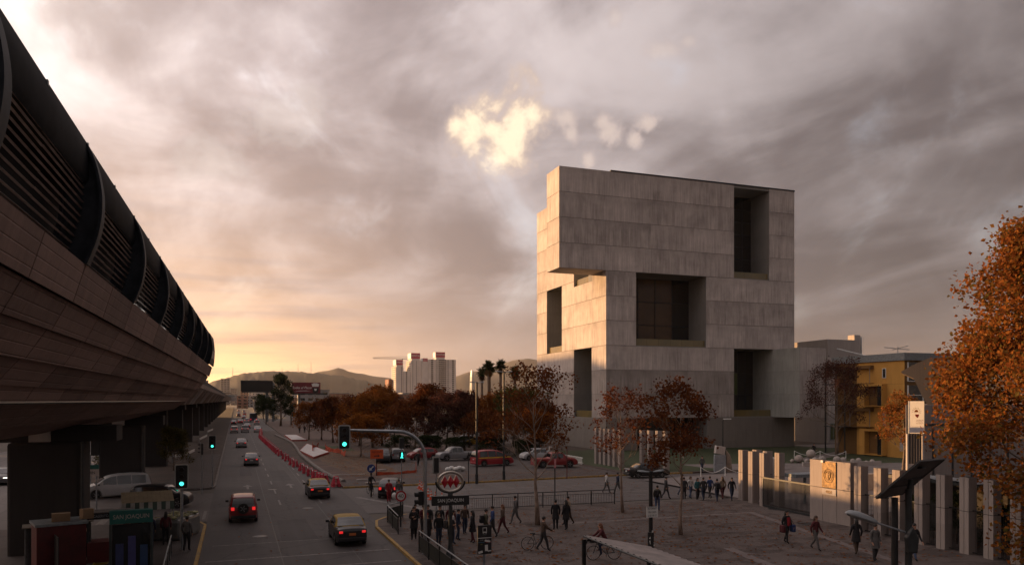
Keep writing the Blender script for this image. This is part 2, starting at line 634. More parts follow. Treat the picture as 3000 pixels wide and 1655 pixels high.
def paver_mat(name, c, c2, sx, sy, patch=(.040, .030, .027), pamt=.72):
    m = bpy.data.materials.new(name)
    m.use_nodes = True
    N = NT(m.node_tree)
    out = N.n('ShaderNodeOutputMaterial')
    b = N.n('ShaderNodeBsdfPrincipled')
    N.l(b.outputs[0], out.inputs[0])
    p = N.n('ShaderNodeTexCoord').outputs['Object']
    br = N.n('ShaderNodeTexBrick')
    N.l(N.vm('MULTIPLY', p, (sx, sy, 1)), br.inputs['Vector'])
    br.inputs['Scale'].default_value = 1.0
    br.inputs['Color1'].default_value = c + (1,)
    br.inputs['Color2'].default_value = c2 + (1,)
    br.inputs['Mortar'].default_value = tuple(k * .45 for k in c) + (1,)
    br.inputs['Mortar Size'].default_value = .03
    n1 = N.noise(p, .35, 6, .62, .4)
    n2 = N.noise(N.vm('MULTIPLY', p, (.55, 1.2, 1)), .9, 6, .72, .6)
    dk = N.ss(N.m('ADD', N.m('MULTIPLY', n1, .45), N.m('MULTIPLY', n2, .6)), .515, .575)
    col = N.mix(N.m('MULTIPLY', dk, pamt), br.outputs[0], patch)
    lf = N.ss(N.noise(p, 4.5, 3, .6), .66, .72)
    lf = N.m('MULTIPLY', lf, N.ss(n1, .45, .6))
    col = N.mix(N.m('MULTIPLY', lf, .35), col, (.085, .045, .025))
    f = N.m('ADD', .72, N.m('MULTIPLY', N.noise(p, 1.7, 5, .65), .56))
    N.l(N.mix(1.0, col, N.xyz(f, f, f), 'MULTIPLY'), b.inputs['Base Color'])
    b.inputs['Roughness'].default_value = .82
    b.inputs['Specular IOR Level'].default_value = .25
    bp = N.n('ShaderNodeBump')
    bp.inputs['Strength'].default_value = .4
    bp.inputs['Distance'].default_value = .01
    N.l(N.m('ADD', br.outputs['Fac'], N.noise(p, 20, 3)), bp.inputs['Height'])
    N.l(bp.outputs[0], b.inputs['Normal'])
    return m


ASPH = asphalt_mat('avenue_surface', (.057, .050, .0495))
ASPH2 = asphalt_mat('street_surface', (.082, .071, .069))
ASPH3 = asphalt_mat('west_road_surface', (.12, .105, .103))
PAVE = paver_mat('plaza_pavers', (.105, .083, .076), (.088, .070, .064), 4.0, 6.0)
PAVE2 = paver_mat('sidewalk_tiles', (.070, .058, .056), (.058, .048, .046), 2.4, 2.4, pamt=.5)
SOIL = mat('bare_soil', (.058, .038, .029), (.028, .020, .017), rough=.95, scale=.5, bump=.8, bscale=5, detail=8)
SOIL2 = mat('dusty_soil', (.082, .050, .040), (.048, .030, .025), rough=.95, scale=.35, bump=.6, bscale=6, detail=8)
EARTH = mat('city_ground', (.085, .072, .062), (.055, .047, .040), rough=.95, scale=.02, detail=8)
LAWN = mat('lawn_grass', (.022, .038, .010), (.032, .036, .014), rough=.9, scale=1.2, bump=1.0, bscale=30)
PATHC = mat('path_concrete', (.15, .128, .12), (.11, .093, .088), rough=.88, scale=.6, bump=.2)
KERB = mat('kerb_concrete', (.15, .13, .12), (.10, .088, .082), rough=.88, scale=2)
PAINT = mat('worn_road_paint', (.17, .155, .148), (.085, .077, .074), rough=.7, scale=5, detail=8, ramp=(.38, .60))
TAR = mat('tar_joint', (.022, .020, .020), (.035, .032, .03), rough=.6, scale=2)


def struct(name, mb, m, **k):
    o = mb.build(name, m, kind='structure', **k)
    return o


struct('ground', MB().sheet([(-4600, -4600), (4600, -4600), (4600, 4600), (-4600, 4600)], -.03), EARTH)
struct('cross_street', MB().sheet([(-120, 53.4), (60, 53.4), (60, 71.0), (36, 71.0), (19.3, 69.3), (8.55, 69.3), (-120, 72.9)], 0.0), ASPH2)
struct('avenue', MB().sheet([(-1.75, -60), (8.6, -60), (8.6, 130), (9.2, 240), (9.2, 900), (-1.75, 900)], .004), ASPH)
struct('west_road', MB().sheet([(-33, -60), (-15.4, -60), (-15.4, 900), (-33, 900)], .004), ASPH3)
struct('left_sidewalk', MB().prism([(-15.3, -60), (-1.85, -60), (-1.85, 51.2), (-2.2, 52.6), (-3.2, 53.3), (-15.3, 53.3)], -.04, .13), PAVE2)
struct('median_island', MB().prism([(-15.0, 73.2), (-3.0, 72.6), (-2.1, 73.1), (-1.85, 74.3), (-1.85, 900), (-15.0, 900)], -.04, .12), SOIL)
struct('island_pavement', MB().sheet([(-8.5, 74.0), (-3.0, 73.0), (-2.3, 73.4), (-2.1, 74.5), (-2.1, 118), (-4.6, 118), (-6, 80)], .124), PAVE2)
plaza_poly = [(8.15, -60), (36.8, -60), (36.8, 50.9), (26.6, 51.7), (16, 51.9), (10.9, 51.4), (9.4, 50.6), (8.55, 49.3), (8.15, 47.0)]
struct('plaza', MB().prism(plaza_poly, -.04, .13), PAVE)
struct('campus_ground', MB().prism([(36.85, -60), (140, -60), (140, 300), (38.5, 300), (38.5, 71.2), (60.5, 71.2), (60.5, 53), (36.85, 53)], -.04, .13), SOIL)
struct('roadworks_ground', MB().prism([(9.0, 69.6), (19.3, 69.6), (36, 71.3), (38.4, 71.3), (38.4, 300), (9.6, 300), (9.6, 160), (8.9, 113)], -.04, .12), SOIL2)
struct('trench_soil', MB().sheet([(8.3, 72), (9.0, 70.5), (8.9, 113), (9.6, 160), (9.6, 205), (6.3, 205), (5.2, 170), (5.8, 123), (6.4, 103), (7.2, 86)], .010), SOIL)
struct('leafy_soil', MB().sheet([(11.5, 78), (20, 84), (22, 118), (10.5, 122), (10.2, 96)], .124), mat('leafy_ground', (.10, .055, .030), (.055, .040, .030), rough=.95, scale=.8, bump=.9, bscale=8, detail=8))
struct('verge_grass', MB().sheet([(12.5, 118), (17, 118), (18, 132), (13, 132)], .128), LAWN)
struct('parking_ground', MB().sheet([(16.5, 77), (38.2, 77), (38.2, 112), (17, 114)], .125), asphalt_mat('parking_surface', (.052, .042, .040), False))
struct('corner_sidewalk', MB().sheet([(9.3, 69.8), (19.3, 69.8), (36, 71.5), (38.3, 71.5), (38.3, 76.5), (9.3, 75.3)], .128), PAVE2)
# campus lawns and paths
struct('campus_lawn', MB().sheet([(39.5, 72), (140, 72), (140, 108), (39.5, 108)], .134), LAWN)
struct('campus_court', MB().sheet([(37.2, 40), (62, 46), (76, 66), (72, 71.5), (50, 69), (37.2, 66)], .138), PATHC)
struct('front_path', MB().sheet([(52, 71), (76, 67), (100, 66), (100, 71), (75, 73.4), (60, 78), (50, 80), (50, 76)], .142), PATHC)
struct('diagonal_path', MB().sheet([(66, 80.5), (69, 79.4), (96, 96), (96, 99.5)], .146), PATHC)
struct('back_path', MB().sheet([(89, 100), (118, 100), (118, 108), (89, 108)], .150), PATHC)
# kerbs
def kerb(pts, m=KERB, w=.16, h=.145, name='kerb'):
    t = bpy.data.objects.new(name, None)
    COL.objects.link(t)
    t['kind'] = 'structure'
    for a, b in zip(pts, pts[1:]):
        a, b = Vector(a), Vector(b)
        d = (b - a)
        L = d.length
        MB().cbox(((a.x + b.x) / 2, (a.y + b.y) / 2, h / 2 - .01), (L - .02, w, h + .02), math.atan2(d.y, d.x)).build('kerb_stone', m, t)
    return t
kerb([(-1.78, y) for y in range(-60, 34, 2)] + [(-1.78, 34.2)])
kerb([(-1.78, 34.3), (-1.78, 37), (-1.78, 40), (-1.78, 43), (-1.78, 46), (-1.78, 49), (-1.78, 51.2), (-2.15, 52.6), (-3.2, 53.38)], YELLOW, name='yellow_kerb')
kerb([(-14.9, 73.3), (-9, 73.0), (-3.0, 72.55), (-2.05, 73.05), (-1.78, 74.3)] + [(-1.78, y) for y in range(78, 320, 4)])
kerb([(8.08, y) for y in range(-20, 28, 3)])
kerb([(8.08, 28), (8.08, 32), (8.08, 36), (8.08, 40), (8.08, 43.5), (8.08, 47.0), (8.48, 49.35), (9.36, 50.72), (10.9, 51.5)], YELLOW, name='yellow_kerb')
kerb([(10.9, 51.5), (16, 51.98), (21, 51.9), (26.6, 51.78), (31, 51.4), (36.8, 51.0)])
kerb([(8.95, 69.5), (14, 69.52), (19.3, 69.5), (25, 70.1), (31, 70.75), (36, 71.25), (40, 71.25), (46, 71.25)], YELLOW, name='yellow_kerb')
# road markings and joints
mk = MB()
for x in (3.15, 6.15):
    for y in [60 + 7.5 * i for i in range(40)]:
        mk.add([(x - .07, y, .009), (x + .07, y, .009), (x + .07, y + 3, .009), (x - .07, y + 3, .009)], [(0, 1, 2, 3)])
for x, y in ((1.0, 71.5), (4.7, 71.5)):
    for pl in ([(-.10, 0), (.10, 0), (.10, 2.2), (-.10, 2.2)], [(-.45, 2.2), (.45, 2.2), (0, 3.6)]):
        mk.add([(x + a, y + b, .009) for a, b in pl], [tuple(range(len(pl)))])
for y in (36.9, 39.9):
    mk.add([(-1.4, y, .009), (7.6, y + .25, .009), (7.6, y + .42, .009), (-1.4, y + .16, .009)], [(0, 1, 2, 3)])
mk.add([(-1.2, 44.2, .009), (7.4, 44.5, .009), (7.4, 44.58, .009), (-1.2, 44.29, .009)], [(0, 1, 2, 3)])
# cross street: edge line, lane dashes, turning line
mk.add([(9.0, 62.6, .006), (12.6, 54.0, .006), (13.1, 54.0, .006), (9.4, 62.8, .006)], [(0, 1, 2, 3)])
mk.add([(13.6, 61.8, .006), (16.4, 55.0, .006), (16.75, 55.0, .006), (13.95, 61.8, .006)], [(0, 1, 2, 3)])
for x in range(17, 44, 6):
    mk.add([(x, 64.6, .006), (x + 3.6, 64.6, .006), (x + 3.6, 64.75, .006), (x, 64.75, .006)], [(0, 1, 2, 3)])
    mk.add([(x, 56.6, .006), (x + 5.2, 56.6, .006), (x + 5.2, 56.72, .006), (x, 56.72, .006)], [(0, 1, 2, 3)])
mk.add([(17, 58.8, .006), (34, 58.8, .006), (34, 58.95, .006), (17, 58.95, .006)], [(0, 1, 2, 3)])
for x in (-24.2,):
    for y in range(20, 260, 8):
        mk.add([(x - .07, y, .009), (x + .07, y, .009), (x + .07, y + 3, .009), (x - .07, y + 3, .009)], [(0, 1, 2, 3)])
for i in range(5):
    mk.add([(-3.0 + .9 * i - 8, 54.3, .006), (-2.5 + .9 * i - 8, 54.3, .006), (-2.5 + .9 * i - 8, 57.3, .006), (-3.0 + .9 * i - 8, 57.3, .006)], [(0, 1, 2, 3)])
mk.add([(-2.1, 54.4, .006), (-1.9, 54.4, .006), (-1.9, 58.5, .006), (-2.1, 58.5, .006)], [(0, 1, 2, 3)])
struct('road_markings', mk, PAINT)
jt = MB()
for x in (2.15, 5.75):
    jt.add([(x - .025, -10, .008), (x + .025, -10, .008), (x + .025, 150, .008), (x - .025, 150, .008)], [(0, 1, 2, 3)])
for y in range(12, 140, 6):
    for xa, xb in ((-1.6, 2.1), (2.2, 5.7), (5.8, 8.4)):
        jt.add([(xa, y, .008), (xb, y, .008), (xb, y + .03, .008), (xa, y + .03, .008)], [(0, 1, 2, 3)])
struct('road_joints', jt, TAR)
pj = MB()
PJ = mat('plaza_strip', (.115, .094, .090), (.095, .077, .075), rough=.85, scale=1.2)
pj.add([(8.4, 27.5, .134), (36.4, 22.5, .134), (36.4, 23.1, .134), (8.4, 28.1, .134)], [(0, 1, 2, 3)])
pj.add([(21.5, 20, .138), (22.1, 20, .138), (24.4, 34, .138), (23.8, 34, .138)], [(0, 1, 2, 3)])
pj.add([(8.4, 44.0, .134), (33.5, 44.0, .134), (33.5, 44.4, .134), (8.4, 44.4, .134)], [(0, 1, 2, 3)])
pj.add([(28.8, 26, .138), (29.3, 26, .138), (33.4, 44, .138), (32.9, 44, .138)], [(0, 1, 2, 3)])
struct('plaza_paving_strips', pj, PJ)


# ------------------------------------------------------------------ elevated metro station
PK = 3.0
def SXO(y):
    return .0193 * (y - 19.2)
# outline of the right-hand shell, x at y=19.2 and z (from the parapet down to the keel)
SHELL = [(-3.11, 10.80), (-3.45, 9.97), (-3.86, 9.35), (-4.36, 8.72), (-4.90, 8.18), (-5.26, 7.72), (-6.4, 7.05), (-9.5, 6.25)]
ROOF = [(-3.00, 12.66), (-2.99, 13.10), (-3.03, 13.45), (-3.55, 14.2), (-5.1, 15.1), (-7.4, 15.5), (-9.5, 15.6)]
RIBC = [(-3.12, 10.80), (-2.90, 11.45), (-2.82, 12.10), (-2.88, 12.70), (-3.02, 13.20), (-3.2, 13.5)]
CX = -9.5
RIBS = [19.2 + 7.08 * k for k in range(-4, 8)]
END_Y = 75.6
st = thing('metro_station', 'long elevated metro station with dark ribbed shell and board marked concrete belly beside the avenue', 'metro station', (0, 0, 0))
PANEL_JOINT = mat('dark_joint', (.010, .009, .009), rough=.9)


def strip_panel(mb, p, q, ya, yb, t=.10, lip=.0):
    """a slab between outline points p and q, y from ya to yb, t thick, lower edge pushed out by lip"""
    dx, dz = q[0] - p[0], q[1] - p[1]
    L = math.hypot(dx, dz)
    nx, nz = -dz / L * -1, dx / L * -1
    if nx < 0 and nz > 0:
        nx, nz = -nx, -nz
    g = .018 / L
    p2 = (p[0] + dx * g, p[1] + dz * g)
    q2 = (q[0] - dx * g, q[1] - dz * g)
    pts = [(p2[0], p2[1]), (q2[0] + nx * lip, q2[1] + nz * lip), (q2[0] - nx * t, q2[1] - nz * t), (p2[0] - nx * t, p2[1] - nz * t)]
    vs = [(x + SXO(ya), ya, z) for x, z in pts] + [(x + SXO(yb), yb, z) for x, z in pts]
    mb.add(vs, [(0, 1, 2, 3), (7, 6, 5, 4), (0, 4, 5, 1), (1, 5, 6, 2), (2, 6, 7, 3), (3, 7, 4, 0)])


ys = []
for a, b in zip(RIBS, RIBS[1:] + [END_Y]):
    ys += [a, (a + b) / 2]
ys.append(END_Y)
for ra, rb in zip(SHELL, SHELL[1:]):
    last = rb[0] < -6
    for a, b in zip(ys[::2] if last else ys, ys[2::2] if last else ys[1:]):
        mb = MB()
        strip_panel(mb, ra, rb, a + .035, b - .035, .10, .085)
        mb.build('concrete_panel', PANELC, st)
# dark core behind the panels (both sides) and platform slab
core = MB()
prof = [(x - .16, z + .02) for x, z in SHELL]
prof = prof + [(2 * CX - x, z) for x, z in reversed(prof)]
n = len(prof)
core.add([(x + SXO(RIBS[0]), RIBS[0], z) for x, z in prof] + [(x + SXO(END_Y), END_Y - .05, z) for x, z in prof],
         [(i, i + 1, n + i + 1, n + i) for i in range(n - 1)] + [tuple(range(n)), tuple(range(2 * n - 1, n - 1, -1))])
core.build('shell_core', PANEL_JOINT, st)
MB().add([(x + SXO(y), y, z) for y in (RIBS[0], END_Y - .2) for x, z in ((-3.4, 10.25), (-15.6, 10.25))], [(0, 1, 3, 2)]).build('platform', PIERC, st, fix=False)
# left-hand shell: one skin of the same outline
ls = MB()
for a, b in zip(RIBS, RIBS[1:] + [END_Y]):
    for ra, rb in zip(SHELL[:-1], SHELL[1:]):
        ra2, rb2 = (2 * CX - ra[0], ra[1]), (2 * CX - rb[0], rb[1])
        ls.add([(ra2[0] + SXO(a), a + .02, ra2[1]), (rb2[0] + SXO(a), a + .02, rb2[1]), (rb2[0] + SXO(b), b - .02, rb2[1]), (ra2[0] + SXO(b), b - .02, ra2[1])], [(0, 1, 2, 3)])
ls.build('far_side_cladding', PANELC, st)
# roof skin, bay by bay
full = ROOF + [(2 * CX - x, z) for x, z in reversed(ROOF[:-1])]
for a, b in zip(RIBS, RIBS[1:] + [END_Y]):
    mb = MB()
    k = len(full)
    mb.add([(x - .05 + SXO(a), a + .015, z) for x, z in full] + [(x - .05 + SXO(b), b - .015, z) for x, z in full] +
           [(x + (CX - x) * .012 - .05 + SXO(a), a + .015, z - .12) for x, z in full] + [(x + (CX - x) * .012 - .05 + SXO(b), b - .015, z - .12) for x, z in full],
           [(i, i + 1, k + i + 1, k + i) for i in range(k - 1)] + [(2 * k + i, 3 * k + i, 3 * k + i + 1, 2 * k + i + 1) for i in range(k - 1)] +
           [(0, k, 3 * k, 2 * k), (k - 1, 3 * k - 1, 4 * k - 1, 2 * k - 1)])
    mb.build('roof_skin', SKIN, st, smooth=40)
# ribs
def rib_mesh():
    mb = MB()
    pts = []
    fine = []
    for i in range(len(RIBC) - 1):
        for j in range(4):
            t = j / 4
            p0, p1, p2, p3 = RIBC[max(i - 1, 0)], RIBC[i], RIBC[i + 1], RIBC[min(i + 2, len(RIBC) - 1)]
            f = lambda q0, q1, q2, q3: .5 * (2 * q1 + (q2 - q0) * t + (2 * q0 - 5 * q1 + 4 * q2 - q3) * t * t + (3 * q1 - q0 - 3 * q2 + q3) * t ** 3)
            fine.append((f(p0[0], p1[0], p2[0], p3[0]), f(p0[1], p1[1], p2[1], p3[1])))
    fine.append(RIBC[-1])
    nr = []
    for i, p in enumerate(fine):
        q, r = fine[max(i - 1, 0)], fine[min(i + 1, len(fine) - 1)]
        dx, dz = r[0] - q[0], r[1] - q[1]
        L = math.hypot(dx, dz)
        nr.append((dz / L, -dx / L))
    def band(o0, o1, w):
        vs, fs = [], []
        for (x, z), (nx, nz) in zip(fine, nr):
            for o in (o0, o1):
                for yy in (-w, w):
                    vs.append((x + nx * o, yy, z + nz * o))
        for i in range(len(fine) - 1):
            a, b = i * 4, i * 4 + 4
            fs += [(a, a + 1, b + 1, b), (a + 2, b + 2, b + 3, a + 3), (a, b, b + 2, a + 2), (a + 1, a + 3, b + 3, b + 1)]
        e = (len(fine) - 1) * 4
        fs += [(0, 2, 3, 1), (e, e + 1, e + 3, e + 2)]
        mb.add(vs, fs)
    band(.0, .06, .19)
    band(-.72, -.003, .035)
    band(-.78, -.723, .13)
    return mb
rm = rib_mesh()
rme = rm.mesh('rib')
rm.fix(rme)
rme.materials.append(STEEL)
rme.shade_smooth()
rme.set_sharp_from_angle(angle=R(40))
for y in RIBS:
    o = link_mesh('rib', rme, st)
    o.location = (SXO(y), y, 0)
    o = link_mesh('rib', rme, st)
    o.location = (2 * CX + SXO(y), y, 0)
    o.scale = (-1, 1, 1)
# louvre slats between the ribs
SLAT = mat('louvre_slat', (.62, .53, .48), (.42, .355, .32), rough=.4, scale=1.5, metal=.35)
nl = 13
for bi, (a, b) in enumerate(zip(RIBS, RIBS[1:])):
    for i in range(nl):
        z = 11.10 + i * .150
        t = i / (nl - 1)
        x = -3.42 + .28 * math.sin(t * 2.2)
        mb = MB()
        sag = rng.uniform(-.02, .02)
        for ya, yb in ((a + .06, (a + b) / 2), ((a + b) / 2 + .004, b - .06)):
            vs = []
            for yy in (ya, yb):
                for dx, dz in ((0, .010), (.014, -.006), (-.030, -.020), (-.036, .002)):
                    vs.append((x + dx + SXO(yy), yy, z + dz + (sag if ya > a + 1 else 0)))
            mb.add(vs, [(0, 1, 2, 3), (7, 6, 5, 4), (0, 4, 5, 1), (1, 5, 6, 2), (2, 6, 7, 3), (3, 7, 4, 0)])
        mb.build('louvre_slat', SLAT, st)
fs_ = MB()
for a, b in zip(RIBS, RIBS[1:]):
    for i in range(nl):
        z = 11.35 + i * .150
        fs_.cbox((2 * CX + 3.3 + SXO((a + b) / 2), (a + b) / 2, z), (.14, b - a - .3, .03), 0)
fs_.build('far_louvres', SLAT, st, kind='stuff')
MB().add([(x + SXO(y), y, z) for y in (RIBS[0], END_Y - .2) for x, z in ((-3.95, 10.3), (-3.75, 12.9))], [(0, 1, 3, 2)]).build('inner_screen', PANEL_JOINT, st, fix=False)
SKYGAP = mat('sky_gap_glow', (.6, .6, .58), emit=(1, .97, .92), es=1.2)  # added glowing boxes stand in for sky showing through parapet gaps
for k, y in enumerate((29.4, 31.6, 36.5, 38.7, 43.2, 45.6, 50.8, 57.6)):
    MB().cbox((-3.42 + SXO(y), y, 10.90), (.03, .75, .11)).build('sky_gap_glow', SKYGAP, st)
# mid-bay gutter brackets on the roof edge and the closed last bay
for y in [q for q in ys if q > 0]:
    MB().cbox((-3.13 + SXO(y), y, 13.42), (.14, .09, .10)).build('gutter_bracket', GREYM, st)
ENDP = mat('end_panel', (.34, .29, .26), (.26, .22, .20), rough=.6, scale=1)
for i, (z0, z1) in enumerate(((10.86, 11.4), (11.43, 12.1), (12.13, 12.75), (12.78, 13.4))):
    mb = MB()
    for ya, yb in ((RIBS[-1] + .3, END_Y - .1),):
        x0 = -3.0 + .12 * math.sin((z0 - 10.8) / 2.6 * PI)
        x1 = -3.0 + .12 * math.sin((z1 - 10.8) / 2.6 * PI)
        mb.add([(x0 + SXO(ya), ya, z0), (x0 + SXO(yb), yb, z0), (x1 + SXO(yb), yb, z1), (x1 + SXO(ya), ya, z1),
                (x0 - .1 + SXO(ya), ya, z0), (x0 - .1 + SXO(yb), yb, z0), (x1 - .1 + SXO(yb), yb, z1), (x1 - .1 + SXO(ya), ya, z1)],
               [(0, 1, 2, 3), (4, 7, 6, 5), (0, 4, 5, 1), (1, 5, 6, 2), (2, 6, 7, 3), (3, 7, 4, 0)])
    mb.build('end_panel', ENDP if i == 1 else STEEL, st)
MB().tube([(-5.16 + SXO(y), y, 7.74) for y in range(-5, 76, 9)], .045, 6).build('conduit_pipe', DKMET, st, smooth=40)
for y in (-10, 17, 44, 71):
    MB().tube([(-7.28, y - .08, 5.7), (-7.28, y - .08, .1)], .07, 8).build('drain_pipe', DKMET, st, smooth=40)
    c = -9.0
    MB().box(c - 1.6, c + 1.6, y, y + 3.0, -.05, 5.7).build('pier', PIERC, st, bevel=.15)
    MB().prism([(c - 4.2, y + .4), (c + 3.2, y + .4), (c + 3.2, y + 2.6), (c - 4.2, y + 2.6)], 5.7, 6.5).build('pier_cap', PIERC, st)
    MB().box(c - .55, c + .35, y - .5, y - .2, 5.75, 6.42).build('hatch_plate', PALEC, st)

# ------------------------------------------------------------------ railway viaduct beyond the station
vd = thing('railway_viaduct', 'concrete railway viaduct running on from the station toward the far hill', 'viaduct', (0, 0, 0))
FX0, FX1 = -3.75, -5.15
yv = [76.2 + 9.2 * i for i in range(75)]
for i, (a, b) in enumerate(zip(yv, yv[1:])):
    if i < 26:
        MB().add([(FX0, a + .01, 9.75), (FX0, b - .01, 9.75), (FX0 - .05, b - .01, 9.2), (FX0 - .05, a + .01, 9.2),
                  (FX0 - .3, a + .01, 9.75), (FX0 - .3, b - .01, 9.75), (FX0 - .35, b - .01, 9.2), (FX0 - .35, a + .01, 9.2)],
                 [(0, 1, 2, 3), (4, 7, 6, 5), (0, 4, 5, 1), (2, 6, 7, 3), (0, 3, 7, 4), (1, 5, 6, 2)]).build('parapet_panel', GIRD, vd)
        MB().add([(FX0 - .12, a + .25, 9.195), (FX0 - .12, b - .25, 9.195), (FX1, b - .25, 7.75), (FX1, a + .25, 7.75)], [(0, 1, 2, 3)]).build('web_panel', GIRD, vd, fix=False)
        MB().add([(FX0 - .02, a - .22, 9.19), (FX0 - .02, a + .22, 9.19), (FX1 + .12, a + .22, 7.3), (FX1 + .12, a - .22, 7.3),
                  (FX0 - .6, a - .22, 9.19), (FX0 - .6, a + .22, 9.19), (FX1 - .4, a + .22, 7.3), (FX1 - .4, a - .22, 7.3)],
                 [(0, 1, 2, 3), (4, 7, 6, 5), (0, 4, 5, 1), (2, 6, 7, 3), (0, 3, 7, 4), (1, 5, 6, 2)]).build('bracket', PALEC if i % 3 == 0 else GIRD, vd)
y0, y1 = 76.2, yv[-1]
MB().add([(FX1 + .02, y0, 7.745), (FX1 + .02, y1, 7.745), (FX1 - .2, y1, 7.32), (FX1 - .2, y0, 7.32), (-13.0, y0, 7.32), (-13.0, y1, 7.32), (-14.8, y0, 9.7), (-14.8, y1, 9.7),
          (FX0 - .4, y0, 9.18), (FX0 - .4, y1, 9.18)],
         [(0, 1, 2, 3), (3, 2, 5, 4), (4, 5, 7, 6), (0, 8, 9, 1), (8, 6, 7, 9), (0, 3, 4, 6, 8)]).build('girder', GIRD, vd)
MB().add([(FX0, yv[26], 9.75), (FX0, y1, 9.75), (FX1, y1, 7.75), (FX1, yv[26], 7.75), (FX0 - .4, yv[26], 9.75), (FX0 - .4, y1, 9.75)], [(0, 1, 2, 3), (0, 4, 5, 1)]).build('far_fascia', GIRD, vd)
rl = MB()
rl.box(FX0 - .16, FX0 - .10, y0, y1, 9.75, 10.25)
rl.box(FX0 - .18, FX0 - .06, y0, y1, 10.25, 10.32)
rl.build('side_screen', STEEL, vd)
for i in range(22):
    y = 98 + 28 * i
    MB().box(-10.4, -7.6, y, y + 2.4, -.05, 6.7).build('pier', PIERC, vd)
    MB().prism([(-13, y), (-5.6, y), (-5.6, y + 2.4), (-13, y + 2.4)], 6.7, 7.33).build('pier_cap', PIERC, vd)
# station at the far end of the straight
fs = thing('far_station', 'small arched station roof at the far end of the viaduct', 'metro station', (-7.0, 706, 0))
arc = [(math.cos(PI * t / 12), math.sin(PI * t / 12)) for t in range(13)]
mb = MB()
for r0, r1, ya, yb in ((7.4, 6.7, 0, 60),):
    vs = [(x * r, y, 10.2 + z * r * .62) for y in (ya, yb) for r in (r0, r1) for x, z in arc]
    k = 13
    mb.add(vs, [(i, i + 1, 2 * k + i + 1, 2 * k + i) for i in range(12)] + [(k + i, 3 * k + i, 3 * k + i + 1, k + i + 1) for i in range(12)] +
           [(i, k + i, k + i + 1, i + 1) for i in range(12)])
mb.build('roof_arch', PALEC, fs)
MB().box(-7.2, 7.2, .2, 60, 7.4, 10.6).build('platform_wall', PALEC, fs)
MB().box(-6.0, 6.0, .1, .19, 10.6, 12.4).build('glazed_end', GREYM, fs)

# ------------------------------------------------------------------ concrete innovation building
BX0, BX1, BXR, BY, BYB = 45.0, 52.7, 87.5, 105.0, 133.4
Z0, Z1, Z2, Z3 = 5.05, 16.1, 27.4, 42.45
bt = thing('concrete_tower', 'massive grey cube shaped concrete building with deep cut openings and a cantilevered top corner', 'building', (0, 0, 0))
wall = MB()
T = .07                                   # panel thickness: the core stands this far behind the finished faces
RD = 6.3                                  # depth of the cut openings
def mass(x0, x1, y0, y1, z0, z1):
    wall.box(x0, x1, y0, y1, z0, z1)
e = .003
# front zone, tier by tier
mass(BX0 + T, 75.6, BY + T, 109.8, Z2 + T, Z3 - .4)               # cantilever and upper wall
mass(52.7 + T, 75.6, 109.8 + e, BY + RD, Z2 + .01, Z3 - .4)
mass(82.5, BXR, BY + T, BY + RD, Z2 + .01, Z3 - .4)
mass(BX0 + T, BXR, BY + T, 109.8, Z3 - .397, Z3)                  # roof slab
mass(52.7 + T, BXR, 109.803, BYB, Z3 - .397, Z3)
mass(52.7 + T, 57.8, BY + T, BY + RD, Z1 + .01, Z2)
mass(70.4, BXR, BY + T, BY + RD, Z1 + .01, Z2)
mass(52.7 + T, 75.6, BY + T, BY + RD - 1.3, Z0 + .01, Z1)
mass(83.2 + T, 88.3, 98.6 + T, BY + RD, Z0 + T, Z1)               # lower block pushed out toward the plaza
mass(52.7 + T, 58.0, BY + T, BY + RD, -.1, Z0)
mass(70.6, BXR, BY + T, BY + RD, -.1, Z0)
# body behind, with the openings of the left face left free
for (ya, yb, za, zb) in ((BY + RD + e, 116.8, -.1, Z0), (116.8 + e, BYB, -.1, Z1), (BY + RD - 1.3 + e, 116.8, Z1 + .01, Z2 - .9), (116.8 + e, 121.8, Z1 + .01, Z3 - .4),
                         (121.8 + e, 128.6, Z2, Z3 - .4), (128.6 + e, BYB, Z1 + .01, Z3 - .4)):
    mass(52.7 + T, 58.5, ya, yb, za, zb)
mass(58.51, BXR, 117.5, BYB, -.1, Z3 - .4)
mass(58.51, BXR, BY + RD + 1.2, 117.49, Z2 + .01, Z2 + .3)
mass(88.31, 88.32, 104.9, 105.0, 5, 5.01)
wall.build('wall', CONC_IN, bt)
rr = random.Random(11)
LIFT = [.13, Z0, Z0 + 3.68, Z0 + 7.36, Z1, Z1 + 3.77, Z1 + 7.53, Z2, Z2 + 3.76, Z2 + 7.52, Z2 + 11.28, Z3]
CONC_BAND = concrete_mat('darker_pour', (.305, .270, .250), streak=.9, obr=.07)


def clad(u0, u1, z0, z1, place, step=7.4):
    """board-marked pours over a face: place(ua, ub, za, zb) -> box bounds"""
    zs = [z0] + [z for z in LIFT if z0 + .3 < z < z1 - .3] + [z1]
    for i in range(len(zs) - 1):
        n = max(1, round((u1 - u0) / step))
        cut = [u0] + [u0 + (u1 - u0) * (k + rr.uniform(-.16, .16)) / n for k in range(1, n)] + [u1]
        for a, b in zip(cut, cut[1:]):
            x0, x1, y0, y1 = place(a, b)
            ga = .011 if a > u0 else 0
            gb = .011 if b < u1 else 0
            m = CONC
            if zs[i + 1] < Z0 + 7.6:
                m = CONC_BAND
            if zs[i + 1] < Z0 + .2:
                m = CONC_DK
            mb = MB()
            if y1 - y0 < x1 - x0:
                mb.box(x0 + ga, x1 - gb, y0, y1, zs[i] + .026, zs[i + 1] - .026)
            else:
                mb.box(x0, x1, y0 + ga, y1 - gb, zs[i] + .026, zs[i + 1] - .026)
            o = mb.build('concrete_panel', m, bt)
front = lambda a, b: (a, b, BY, BY + T - .004)
clad(BX0, 75.6, Z2, Z3, front)
clad(82.5, BXR, Z2, Z3, front)
clad(52.7, 57.8, Z1, Z2, front)
